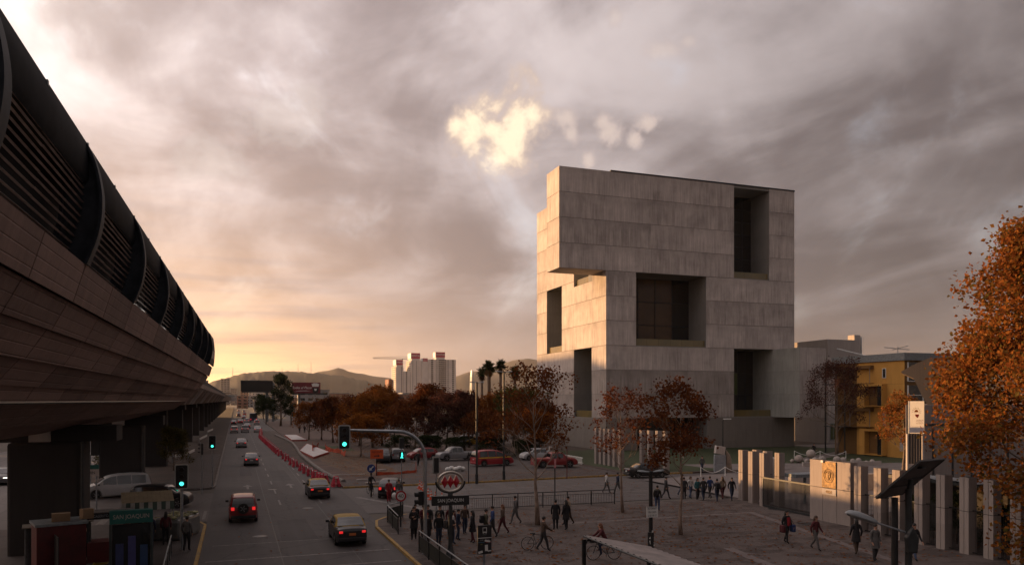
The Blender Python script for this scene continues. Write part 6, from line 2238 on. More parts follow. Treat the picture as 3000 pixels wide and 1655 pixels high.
t = thing('portal_wall', 'low pale concrete portal wall sloping back behind the gate', 'wall', (38.4, 47.6, .13))
MB().ext([(0, 1.5), (3.0, 1.7), (3.0, 3.7), (0, 3.1)][::-1], (0, 0, 0), (0, 1, 0), (0, 0, 1), (.3, 0, 0)).build('upper_wall', PALEC, t)
MB().box(.01, .29, 1.2, 2.9, 0, 1.49).build('lower_wall', PALEC, t)
MB().box(.1, 5.2, -1.6, -.2, 2.0, 2.25).build('canopy_slab', GREYM, t)
MB().box(1.2, 1.35, -1.2, -1.05, 0, 2.0).build('canopy_post', GREYM, t)
t = thing('garden_wall', 'low white retaining wall behind the gate', 'wall', (43, 52, .13))
MB().box(0, 11, 0, .35, 0, 1.35).build('wall', PALEC, t)
t = thing('guard_canopy', 'long grey corrugated canopy roof behind the fence pillars', 'canopy', (37.9, 30, .13))
for k in range(16):
    y = 6.4 - .85 * k
    MB().add([(-1.6, y, 3.30), (2.2, y, 3.05), (2.2, y - .83, 3.05), (-1.6, y - .83, 3.30), (-1.6, y - .4, 3.36), (2.2, y - .4, 3.11)], [(0, 4, 5, 1), (4, 3, 2, 5)]).build('roof_sheet', GREYM, t, fix=False)
MB().box(.9, 1.1, -7, 6.2, 0, 3.05).build('back_wall', mat('dark_shed_wall', (.05, .045, .042), rough=.9), t)
MB().box(-1.62, -1.5, -7, 6.3, 3.12, 3.28).build('edge_beam', DKMET, t)
for i, (x, y, s) in enumerate(((36.2, 33.4, .24), (36.4, 30.9, .30), (36.2, 28.2, .26), (36.6, 26.8, .28))):
    plant_tree('garden_bush', 'dark leafy bush glimpsed between the fence pillars, %s from the left' % ORD[i], BUSHY, x, y, i * 1.1, s, 'bushes behind the fence', LEAF_DARK)
# banner totem
CLOTH = bpy.data.materials.new('banner_cloth')
CLOTH.use_nodes = True
N = NT(CLOTH.node_tree)
o_ = N.n('ShaderNodeOutputMaterial')
d_, t_ = N.n('ShaderNodeBsdfDiffuse'), N.n('ShaderNodeBsdfTranslucent')
p_ = N.noise(N.n('ShaderNodeTexCoord').outputs['Object'], 2.2, 4)
c_ = N.mix(p_, (.80, .76, .70), (.72, .68, .62))
N.l(c_, d_.inputs[0])
N.l(c_, t_.inputs[0])
x_ = N.n('ShaderNodeMixShader')
x_.inputs[0].default_value = .55
N.l(d_.outputs[0], x_.inputs[1])
N.l(t_.outputs[0], x_.inputs[2])
N.l(x_.outputs[0], o_.inputs[0])
t = thing('banner_totem', 'tall white banner with a sun and heart emblem on a slatted concrete totem', 'banner', (49.73, 45.9, .13), R(-19))
cl = MB()
for i in range(13):
    for j in range(5):
        cl.v.append((-.62 + 1.24 * j / 4, -.16 + .006 * math.sin(i * 1.1 + j), 5.1 + 2.5 * i / 12))
for i in range(12):
    for j in range(4):
        a = i * 5 + j
        cl.f.append((a, a + 1, a + 6, a + 5))
cb = cl.build('banner_cloth', CLOTH, t, fix=False)
EMB_O = mat('emblem_orange', (.75, .22, .04), rough=.7)
EMB_R = mat('emblem_red', (.62, .07, .03), rough=.7)
EMB_Y = mat('emblem_olive', (.42, .30, .06), rough=.7)
o3 = (0, -.205, 0)
arcp = [(.16 * math.cos(PI * k / 10) - .02, 6.75 + .19 * math.sin(PI * k / 10)) for k in range(11)]
MB().ext(arcp, o3, (1, 0, 0), (0, 0, 1), (0, -.004, 0)).build('emblem_sun', EMB_O, cb)
MB().ext([(-.13, 6.58), (.20, 6.58), (.17, 6.44), (.08, 6.30), (.0, 6.36), (-.10, 6.46)], o3, (1, 0, 0), (0, 0, 1), (0, -.004, 0)).build('emblem_heart', EMB_R, cb)
ray = MB()
for a in (178, 152, 128, 105, 82, 58, 34, 8, -14):
    ca, sa = math.cos(R(a)), math.sin(R(a))
    ray.ext([(ca * .24 - sa * .02 - .02, 6.76 + sa * .24 + ca * .02), (ca * .40 - .02, 6.76 + sa * .40), (ca * .24 + sa * .02 - .02, 6.76 + sa * .24 - ca * .02)][::-1], o3, (1, 0, 0), (0, 0, 1), (0, -.004, 0))
ray.build('emblem_rays', EMB_Y, cb)
PK_T = mat('banner_pink_print', (.60, .36, .30), rough=.7)
text('LABOR', .19, PK_T, cb, (.25, -.206, 6.10), (R(90), 0, 0), ext=.002)
text('LEZOS', .19, PK_T, cb, (.25, -.206, 5.90), (R(90), 0, 0), ext=.002)
MB().box(-.56, .58, -.208, -.204, 5.60, 5.63).build('printed_rule', mat('banner_grey_print', (.38, .34, .34), rough=.7), cb)
MB().box(-.56, .58, -.207, -.204, 5.16, 5.56).build('printed_band', mat('banner_pale_print', (.62, .58, .60), rough=.7), cb)
for sg in (-1, 1):
    MB().box(sg * .60 - .06, sg * .60 + .06, -.08, .12, 0, 5.05).build('post', PALEC, t)
    MB().tube([(sg * .60, -.12, 5.0), (sg * .60, -.12, 7.62)], .018, 6).build('banner_rod', GREYM, t)
for k in range(5):
    MB().box(-.52 + .21 * k, -.36 + .21 * k, -.04, .0, 2.75, 5.05).build('slat', mat('dark_slat', (.060, .048, .045), rough=.7), t)
MB().box(-.535, .535, -.05, .1, 0, 2.70).build('plinth', PALEC, t)
# ochre building
OCH = concrete_mat('ochre_render', (.47, .25, .062), streak=.35, obr=.04)
OCHD = concrete_mat('ochre_recess', (.14, .075, .026), streak=.2)
t = thing('ochre_building', 'ochre rendered three storey building with boxed balconies and a grey roof fascia', 'building', (83.2, 78.5, .13))
MB().box(.03, 14, .03, 12.6, -.2, 12.95).build('core_wall', OCHD, t)
fl = [0, 3.72, 6.78, 9.85, 12.9]
for za, zb in zip(fl, fl[1:]):
    n = 3
    for k in range(n):
        MB().box(0, .027, 8.3 * k / n + .006, 8.3 * (k + 1) / n - .006, za + .012, zb - .012).build('render_panel', OCH, t)
MB().box(-.25, 14.2, -.25, 13, 12.96, 13.95).build('roof_fascia', GREYM, t)
for y0, y1, z0, z1 in ((2.9, 6.9, 6.8, 9.9), (2.9, 6.9, .15, 3.7)):
    fm = MB().box(-.9, -.01, y0, y1, z1 - .3, z1)
    fm.box(-.9, -.01, y0, y1, z0, z0 + .12)
    fm.box(-.9, -.01, y1 - .9, y1, z0 + .121, z1 - .301)
    fm.box(-.9, -.01, y0, y0 + .10, z0 + .121, z1 - .301)
    bx = fm.build('balcony_box', OCH, t)
    MB().box(-.06, -.003, y0 + .13, y1 - .95, z0 + .2, z1 - .35).build('recess', OCHD, bx)
    MB().box(-.88, -.86, y0 + .11, y0 + .8, z0 + .12, z1 - .31).build('glass_side', GLASS_DK, bx)
for y0, y1, z0, z1 in ((5.2, 9.0, 3.9, 6.6), (5.2, 9.0, 9.95, 12.5)):
    fm = MB().box(-.7, -.01, y0, y1, z1 - .45, z1)
    fm.box(-.7, -.01, y0, y1, z0, z0 + .08)
    bx = fm.build('balcony_box', OCHD, t)
    for yy in (y0 + .05, y1 - .1):
        MB().box(-.68, -.62, yy, yy + .06, z0 + .081, z1 - .451).build('steel_post', GREYM, bx)
def small_window(y0, y1, z0, z1, m):
    w = MB()
    w.box(-.09, -.003, y0 - .06, y1 + .06, z1, z1 + .06).box(-.09, -.003, y0 - .06, y1 + .06, z0 - .06, z0).box(-.09, -.003, y0 - .06, y0, z0, z1).box(-.09, -.003, y1, y1 + .06, z0, z1)
    f = w.build('window', m, t)
    MB().box(-.03, -.004, y0, y1, z0, z1).build('pane', GLASS_DK, f)
small_window(3.1, 3.6, 10.75, 11.95, WHITE)
small_window(1.8, 2.35, 4.1, 5.8, DKMET)
small_window(7.2, 7.5, 7.5, 9.0, DKMET)
MB().box(-.05, -.003, 2.95, 3.6, 4.0, 6.0).build('pale_panel', PALEC, t)
MB().ext([(.15, .9), (.75, .9), (.75, 2.6), (.45, 3.2), (.15, 2.6)], (-.003, 0, 0), (0, 1, 0), (0, 0, 1), (-.03, 0, 0)).build('pale_niche', PALEC, t)
for za, zb in zip(fl[1:], fl[2:]):                                    # south face: dark glazing with white bars
    w = MB()
    for k in range(5):
        w.box(.5 + 2.6 * k, .62 + 2.6 * k, -.10, .02, za + .3, zb - .2)
    w.box(.5, 11.0, -.09, .01, za + .3, za + .38).box(.5, 11.0, -.09, .01, (za + zb) / 2, (za + zb) / 2 + .07)
    f = w.build('window', WHITE, t)
    MB().box(.62, 10.9, -.02, .02, za + .38, zb - .2).build('pane', GLASS_DK, f)
gal = MB()
for y in (8.6, 10.2, 12.4):
    gal.box(-1.9, -1.75, y, y + .15, 0, 12.2)
for z in (3.8, 6.9, 9.9, 12.2):
    gal.box(-1.9, -.02, 8.5, 12.7, z, z + .12)
gal.tube([(-1.8, 8.7, 6.9), (-1.8, 10.2, 3.9)], .05, 5).tube([(-1.8, 8.7, 3.8), (-1.8, 10.2, .4)], .05, 5)
gal.build('steel_gallery', DKMET, t)
MB().tube([(2, 3, 13.95), (2, 3, 15.0)], .04, 5).tube([(.6, 2.6, 14.5), (4.6, 3.8, 15.2)], .05, 4).tube([(.4, 3.8, 14.9), (3.4, 2.4, 14.55)], .05, 4).build('roof_aerial', GREYM, t)
# grey laboratory block farther back
t = thing('laboratory_block', 'grey concrete block with rooftop box and chimney behind the bare plum tree', 'building', (99.4, 110.6, .1))
MB().box(0, 26, .06, 16, -.2, 15.4).build('wall', PALEC, t)
for k in range(6):
    MB().box(4.2 * k + .02, 4.2 * k + 4.16, 0, .055, 4.2, 15.3).build('facade_panel', PALEC if k % 2 else CONC, t)
MB().box(.3, 7.5, .3, 9, 15.41, 18.6).build('rooftop_box', PALEC, t)
MB().box(7.0, 8.4, 1, 2.6, 15.41, 19.6).build('chimney', CONC, t)
MB().box(8.7, 8.8, 1, 2, 15.41, 19.3).build('flue', WHITE, t)
for x0, x1 in ((.6, 2.4), (5.8, 6.6)):
    w = MB().box(x0, x1, -.06, -.003, .6, 3.6).build('window', GREYM, t)
    for k in range(3):
        MB().box(x0 + .08 + k * (x1 - x0) / 3, x0 - .06 + (k + 1) * (x1 - x0) / 3, -.09, -.061, .75, 3.45).build('pane', GLG if x0 < 1 else GLASS_DK, w)
MB().tube([(1, -1.2, 16.8), (6, -2.6, 15.6)], .12, 6).build('service_pipe', WHITE, t)
# concrete hall with horned roof behind the banner and the orange tree
HALLC = concrete_mat('hall_concrete', (.20, .175, .165))
t = thing('concrete_hall', 'grey concrete hall with a flared horn roof between the white banner and the orange tree', 'building', (50.6, 47.6, .13))
MB().prism([(.02, .05), (14, .05), (17, 5), (5.9, 5)], -.2, 7.3).build('wall', HALLC, t)
for k in range(5):
    MB().box(.02 + 2.8 * k, 2.78 + 2.8 * k, 0, .045, 0, 7.3).build('wall_panel', HALLC, t)
for k in range(6):
    MB().box(.7 + 2.1 * k, .86 + 2.1 * k, -.06, -.005, .2, 5.4).build('dark_fin', DKMET, t)
MB().box(.3, 13, -.05, -.006, 5.6, 5.75).build('dark_ledge', DKMET, t)
MB().ext([(-.2, 10.1), (.6, 10.55), (2.0, 11.2), (7, 11.6), (7, 7.2), (2.1, 7.2), (1.5, 8.2), (.9, 9.5), (-.1, 9.95)][::-1], (2.9, 3.0, 0), (.94, -.34, 0), (0, 0, 1), (2.7, 2.4, 0)).build('horn_roof', concrete_mat('horn_concrete', (.24, .17, .11)), t)

# ------------------------------------------------------------------ sculptures, chains, railings of the campus
STONE = mat('granite_ball', (.30, .265, .24), (.22, .195, .178), rough=.85, scale=3, bump=.3, obr=.12)
balls = [(1150, 320, 130), (1105, 345, 62), (1190, 345, 72), (1300, 300, 140), (1275, 345, 100), (1345, 330, 100), (1405, 325, 112), (1450, 330, 60), (1550, 315, 112), (1570, 335, 100), (1675, 325, 78), (1750, 305, 84), (1800, 340, 52), (1855, 335, 72)]
BP = [(64.82, 77.0, .52), (64.1, 77.3, .25), (65.3, 76.2, .29), (66.3, 76.6, .57), (66.1, 75.7, .40), (66.8, 75.6, .40), (67.5, 76.0, .45), (68.1, 76.3, .25), (69.0, 75.2, .45), (69.5, 74.7, .40), (70.2, 73.9, .32), (71.0, 73.8, .36), (71.4, 73.0, .22), (72.1, 72.8, .30)]
for i, (x, y, r) in enumerate(BP):
    zc = .14 + r * .96 + (.55 if i == 3 else 0)
    tag(MB().ball((0, 0, 0), r, 18, 10, (1, 1, .97)).build('stone_ball', STONE, None, smooth=60, loc=(x, y, zc)),
        ('largest grey stone ball on top of the sculpture heap on the lawn' if i == 3 else 'grey stone ball of the sculpture row on the lawn, %s from the left' % ORD[i]), 'stone ball', 'stone balls on the lawn')
t = thing('planter_wall', 'low white curved planter wall below the stone balls', 'wall', (62.5, 74, .14))
for k in range(8):
    a = R(-50 + 11 * k)
    MB().cbox((k * 1.25, -1.2 - .22 * k + .12 * math.sin(k), .24), (1.22, .3, .48), R(-10)).build('wall_block', PALEC, t)
t = thing('stone_sculpture', 'stacked block sculpture of blue grey and brown stone on the lawn', 'sculpture', (48.6, 70.0, .14), R(-25))
SB = mat('blue_grey_stone', (.20, .215, .235), (.15, .16, .175), rough=.8, scale=1.5, bump=.4)
SBR = mat('brown_stone', (.20, .15, .115), (.13, .10, .08), rough=.9, scale=2, bump=.7)
for z0, z1, w in ((0, .95, .60), (.96, 1.85, .58)):
    MB().box(-w, w, -.4, .4, z0, z1).build('block', SB, t, bevel=.03)
MB().cbox((.0, 0, 2.35), (1.0, .7, .85), .15, Quaternion((0, 1, 0), .16)).build('tilted_block', PALEC, t, bevel=.04)
MB().add([(.62, -.3, 0), (1.25, -.35, 0), (1.2, .4, 0), (.62, .4, 0), (.64, -.25, 2.3), (1.15, -.3, 1.5), (1.1, .3, 1.9), (.64, .35, 2.5)], [(0, 3, 2, 1), (4, 5, 6, 7), (0, 1, 5, 4), (1, 2, 6, 5), (2, 3, 7, 6), (3, 0, 4, 7)]).build('rough_slab', SBR, t, bevel=.05)
for i, (pts, lab) in enumerate((([(44.0, 66.6), (46.6, 66.2), (49.6, 65.6), (52.2, 64.8)], 'white posts with drooping white chain before the stone sculpture'), ([(70, 84), (73, 82.6), (76, 81.2)], 'white posts with drooping chain on the path before the concrete building'))):
    t = thing('chain_barrier', lab, 'chain barrier', (0, 0, .14))
    for k, p in enumerate(pts):
        MB().tube([(p[0], p[1], 0), (p[0], p[1], .95)], .04, 6).build('post', WHITE, t)
        if k:
            q = pts[k - 1]
            MB().tube([(q[0] + (p[0] - q[0]) * j / 8, q[1] + (p[1] - q[1]) * j / 8, .92 - .55 * math.sin(PI * j / 8)) for j in range(9)], .028, 5).build('chain', WHITE, t)
t = thing('picket_railing', 'low white picket railing at the campus edge behind the parked cars', 'railing', (38.8, 88, .13))
mb = MB()
for k in range(38):
    mb.cbox((0, 3.8 - .22 * k, .45), (.03, .05, .9))
mb.build('pickets', WHITE, t, kind='stuff')
for z in (.2, .8):
    MB().box(-.04, .04, -4.6, 4.0, z, z + .05).build('rail', WHITE, t)
tag(MB().cbox((0, 0, 1.0), (.34, .34, 2.0)).build('stone_bollard', PALEC, None, loc=(36.3, 87.4, .13), bevel=.03), 'tall pale stone bollard beside the white picket railing', 'bollard')

# ------------------------------------------------------------------ market stalls and kiosks under the station
KR = mat('kiosk_red', (.075, .006, .007), (.05, .005, .006), rough=.6)
t = thing('red_kiosk', 'dark red metal kiosk with grey counter top and open grey door, bottom left', 'kiosk', (-6.9, 37.4, .13), R(19))
MB().box(-1.0, .85, 0, 1.6, 0, 2.35).build('body', KR, t, bevel=.02)
MB().box(-1.06, .92, -.08, 1.7, 2.353, 2.46).build('top', GREYM, t)
MB().box(-.36, -.33, -1.0, -.02, .05, 2.0).build('door', DKMET, t)
tag(MB().box(-.35, .35, -.22, .22, 0, .34).build('cardboard_box', mat('cardboard', (.20, .13, .075), rough=.9), None, loc=(-7.1, 37.9, 2.6), rz=R(10)), 'brown cardboard box on top of the red kiosk', 'box')
tag(MB().box(-.22, .22, -.2, .2, 0, .42).build('cardboard_box', MATS['cardboard'], None, loc=(-6.2, 38.4, 2.6), rz=R(30)), 'smaller cardboard box at the right end of the red kiosk top', 'box')
t = thing('metro_kiosk', 'metro information kiosk with teal SAN JOAQUIN header and dark glass', 'kiosk', (-4.2, 36.5, .13), R(7))
hd = MB().box(-.83, .83, -.2, .2, 2.45, 3.0).build('header', TEAL, t, bevel=.015)
text('SAN JOAQUIN', .25, PALEC, hd, (0, -.206, 2.74), (R(90), 0, 0), sx=.86)
for sg in (-1, 1):
    MB().box(sg * .79 - .05, sg * .79 + .05, -.18, .18, 0, 2.448).build('side_post', mat('kiosk_frame', (.028, .040, .042), rough=.5), t)
MB().box(-.73, .73, -.08, .08, .3, 2.40).build('glass_front', GLASS_DK, t)
for x, w, z0, z1, c in ((-.45, .3, .5, 1.6, (.03, .04, .12)), (.02, .3, .4, 1.9, (.05, .05, .16)), (.48, .3, .6, 1.5, (.02, .05, .13)), (-.4, .22, .35, .48, (.3, .2, .02))):
    MB().box(x - w / 2, x + w / 2, -.094, -.082, z0, z1).build('poster', mat('poster_%d' % int(x * 100 + 99), c, rough=.5), t)
t = thing('awning_stall', 'market stall with green and white striped awning beside the traffic light', 'stall', (-4.6, 47.0, .13), R(8))
AWG = mat('awning_green', (.05, .075, .06), rough=.85)
AWW = mat('awning_white', (.30, .29, .26), rough=.85)
for k in range(12):
    a, b = -1.3 + 2.6 * k / 12, -1.3 + 2.6 * (k + 1) / 12
    m = AWG if k % 2 else AWW
    MB().add([(a, -.9, 2.15), (b - .004, -.9, 2.15), (b - .004, .9, 2.55), (a, .9, 2.55)], [(0, 1, 2, 3)]).build('awning_top', mat('awning_ochre', (.17, .13, .075), rough=.9), t, fix=False)
    MB().add([(a, -.91, 2.145), (b - .004, -.91, 2.145), (b - .004, -.95, 1.72), (a, -.95, 1.72)], [(0, 1, 2, 3)]).build('valance_stripe', m, t, fix=False)
for x in (-1.25, 1.25):
    for y in (-.85, .85):
        MB().cyl(x, y, 0, 2.15 if y < 0 else 2.5, .03, 6).build('pole', GALV, t)
MB().box(-1.1, 1.1, -.6, .6, .75, .85).build('table_top', KR, t)
MB().box(-1.08, 1.08, -.58, -.55, 0, .749).build('table_cloth', OLIVE, t)
for k in range(9):
    x = -.95 + .23 * k
    tag(MB().box(-.09, .09, -.14, .14, 0, .16 + .08 * (k % 3)).build('snack_box', mat('goods_%d' % (k % 4), ((.30, .06, .02), (.35, .25, .10), (.06, .08, .22), (.28, .28, .26))[k % 4], rough=.6), None, loc=(-4.6 + x * math.cos(R(8)), 47.0 + x * math.sin(R(8)) - .3, .99)),
        'small coloured snack box on the striped stall table, %s from the left' % ORD[k], 'box', 'boxes of goods on the striped stall')
t = thing('sandwich_stall', 'small glass sided sandwich stall with white lettering behind the metro kiosk', 'stall', (-5.6, 41.0, .13), R(8))
fr = MB().box(-1.0, 1.0, -.04, .04, 2.05, 2.35).build('sign_strip', GLASS_DK, t)
text('CASERITO  SANDWICH', .17, GALV, fr, (0, -.045, 2.2), (R(90), 0, 0), ext=.003, sx=.82)
MB().box(-1.0, 1.0, .05, 1.2, 2.3, 2.36).build('roof', mat('stall_roof', (.11, .10, .095), rough=.7), t)
MB().box(-1.0, 1.0, .05, 1.2, 0, .95).build('counter', KR, t)
for x in (-.97, .97):
    MB().box(x - .03, x + .03, .05, .11, .951, 2.3).build('post', DKMET, t)
t = thing('flower_stall', 'table of goods wrapped in pale speckled plastic by the left kerb', 'stall', (-3.1, 47.3, .13), R(-20))
MB().box(-.75, .75, -1.4, 1.4, 0, 1.15).build('wrapped_table', mat('plastic_wrap', (.12, .12, .115), (.07, .07, .066), rough=.35, scale=2), t, bevel=.15)
mb = MB()
rg = random.Random(3)
for k in range(40):
    mb.cbox((rg.uniform(-.65, .65), rg.uniform(-1.25, 1.25), 1.19 + rg.uniform(0, .08)), (.24, .22, .05), rg.uniform(0, 3), Quaternion((1, 0, 0), rg.uniform(-.3, .3)))
mb.build('goods', mat('mixed_goods', (.34, .30, .16), (.10, .13, .06), rough=.6, scale=3, island=True), t, kind='stuff')
t = thing('red_awning_stall', 'market stall with dark red sloping awning at the left frame edge', 'stall', (-15.2, 45.0, .13), R(15))
MB().add([(-1.4, -.9, 2.2), (1.4, -.9, 2.2), (1.4, .9, 2.9), (-1.4, .9, 2.9), (-1.4, -.9, 1.95), (1.4, -.9, 1.95)], [(0, 1, 2, 3), (4, 5, 1, 0)]).build('awning', KR, t, fix=False)
for x in (-1.35, 1.35):
    MB().cyl(x, -.85, 0, 2.0, .03, 6).build('pole', KR, t)
    MB().cyl(x, .85, 0, 2.88, .03, 6).build('pole', KR, t)
MB().box(-1.2, 1.2, -.5, .7, 0, .95).build('counter', mat('yellow_counter', (.22, .16, .04), rough=.8), t)
for i, (x, y, w, h, c, lab) in enumerate(((-8.6, 40.6, .9, 1.9, (.02, .02, .022), 'dark covered market rack between the first pier and the red kiosk'), (-7.6, 43.2, 1.6, 1.7, (.025, .024, .022), 'dark canvas covered stall behind the red kiosk'))):
    t = thing('covered_stall', lab, 'stall', (x, y, .13), .2)
    m = mat('canvas_%d' % i, c, tuple(k * 1.8 for k in c), rough=.9, scale=3, bump=.6)
    MB().box(-w / 2, w / 2, -.5, .5, 0, h).build('canvas_cover', m, t, bevel=.12)
    MB().box(-w / 2 - .1, w / 2 + .1, -.6, .6, h + .002, h + .05).build('top_sheet', mat('tan_sheet', (.12, .10, .08), rough=.9), t)
for i, (x, y, c, lab) in enumerate(((-5.7, 38.6, (.30, .20, .02), 'yellow crate of goods between the red kiosk and the metro kiosk'), (-5.5, 38.1, (.04, .05, .10), 'blue crate on the ground beside the metro kiosk'), (-5.6, 37.2, (.30, .30, .28), 'white bucket on the ground beside the metro kiosk'), (-9.3, 36.0, (.24, .16, .09), 'pale lit crate behind the corner railing'))):
    cr_ = MB().box(-.3, .3, -.22, .22, 0, .04)
    for k in range(3):
        cr_.box(-.3, .3, -.22, -.19, .06 + .12 * k, .15 + .12 * k).box(-.3, .3, .19, .22, .06 + .12 * k, .15 + .12 * k).box(-.3, -.27, -.189, .189, .06 + .12 * k, .15 + .12 * k).box(.27, .3, -.189, .189, .06 + .12 * k, .15 + .12 * k)
    for sx in (-.28, .28):
        for sy in (-.2, .2):
            cr_.box(sx - .02, sx + .02, sy - .02, sy + .02, .04, .42)
    tag(cr_.build('market_crate' if i != 2 else 'white_crate', mat('crate_%d' % i, c, rough=.7), None, loc=(x, y, .13), rz=i * .5), lab, 'crate', 'market crates')
# bus shelter roof in the foreground
t = thing('bus_shelter', 'bus shelter with sloping pale corrugated roof on a black post in the foreground', 'bus shelter', (12.25, 26.2, .13))
SHEET = mat('corrugated_sheet', (.24, .20, .185), (.17, .145, .135), rough=.5, scale=1.5, metal=.1, obr=.08)
for k in range(12):
    y = -.82 * k
    mb = MB()
    q = 6
    for i in range(q + 1):
        yy = y - .80 * i / q
        zz = (.045 if i % 3 == 1 else 0.0)
        mb.v += [(0, yy, 2.62 + zz), (2.75, yy, 2.02 + zz)]
    for i in range(q):
        mb.f.append((2 * i, 2 * i + 1, 2 * i + 3, 2 * i + 2))
    mb.build('roof_sheet', SHEET, t, fix=False)
MB().tube([(-.02, .02, 2.60), (-.02, -9.8, 2.60)], .035, 6).build('left_edge', DKMET, t)
MB().tube([(2.77, .02, 2.0), (2.77, -9.8, 2.0)], .04, 6).build('right_edge', BLACK, t)
MB().tube([(0, .03, 2.60), (2.75, .03, 2.0)], .03, 6).build('front_edge', GREYM, t)
for x, y in ((-.04, -.05), (-.04, -5.0), (2.7, -.05), (2.7, -5)):
    MB().box(x - .06, x + .06, y - .06, y + .06, 0, 2.5 if x < 1 else 1.95).build('post', BLACK, t)
MB().tube([(-.04, -.05, 2.2), (.1, -.05, 2.45), (.35, -.05, 2.5)], .04, 6).build('bracket', BLACK, t)
# fallen leaves
lf = MB()
rg = random.Random(9)
for x0, x1, y0, y1, n, z in ((9, 34, 28, 50, 2600, .15), (11, 22, 78, 120, 3000, .14), (36, 48, 24, 44, 900, .15), (10, 37, 70, 80, 900, .14), (-1.5, 8, 36, 66, 90, .02), (15, 36, 53, 68, 350, .014)):
    for _ in range(n):
        x, y = rg.uniform(x0, x1), rg.uniform(y0, y1)
        s, a = rg.uniform(.05, .13), rg.uniform(0, 6.28)
        k = len(lf.v)
        for j in range(4):
            lf.v.append((x + s * math.cos(a + j * PI / 2) * (1 if j % 2 else .6), y + s * math.sin(a + j * PI / 2) * (1 if j % 2 else .6), z + rg.uniform(0, .03)))
        lf.f.append((k, k + 1, k + 2, k + 3))
lo = lf.build('fallen_leaves', LEAF_ORANGE, None, kind='stuff', fix=False)

# ------------------------------------------------------------------ people
SKINM = mat('skin', (.34, .19, .13), (.29, .155, .105), rough=.6)
HAIRM = {k: mat('hair_' + k, c, rough=.7, scale=8) for k, c in (('black', (.010, .008, .007)), ('brown', (.045, .025, .014)), ('auburn', (.12, .045, .02)))}
CL = {k: mat('cloth_' + k, c, tuple(q * .72 for q in c), rough=.9, scale=6, bump=.3) for k, c in (
    ('black', (.013, .012, .014)), ('charcoal', (.030, .028, .030)), ('grey', (.085, .080, .078)), ('navy', (.014, .018, .040)), ('jeans', (.060, .085, .15)), ('darkjeans', (.022, .030, .055)),
    ('red', (.22, .012, .018)), ('maroon', (.075, .014, .018)), ('brown', (.060, .038, .026)), ('olive', (.050, .046, .028)), ('white', (.36, .35, .34)), ('beige', (.20, .155, .11)), ('blue', (.022, .04, .12)), ('teal', (.02, .09, .10)), ('yellow', (.24, .16, .03)))}
POSES = {}


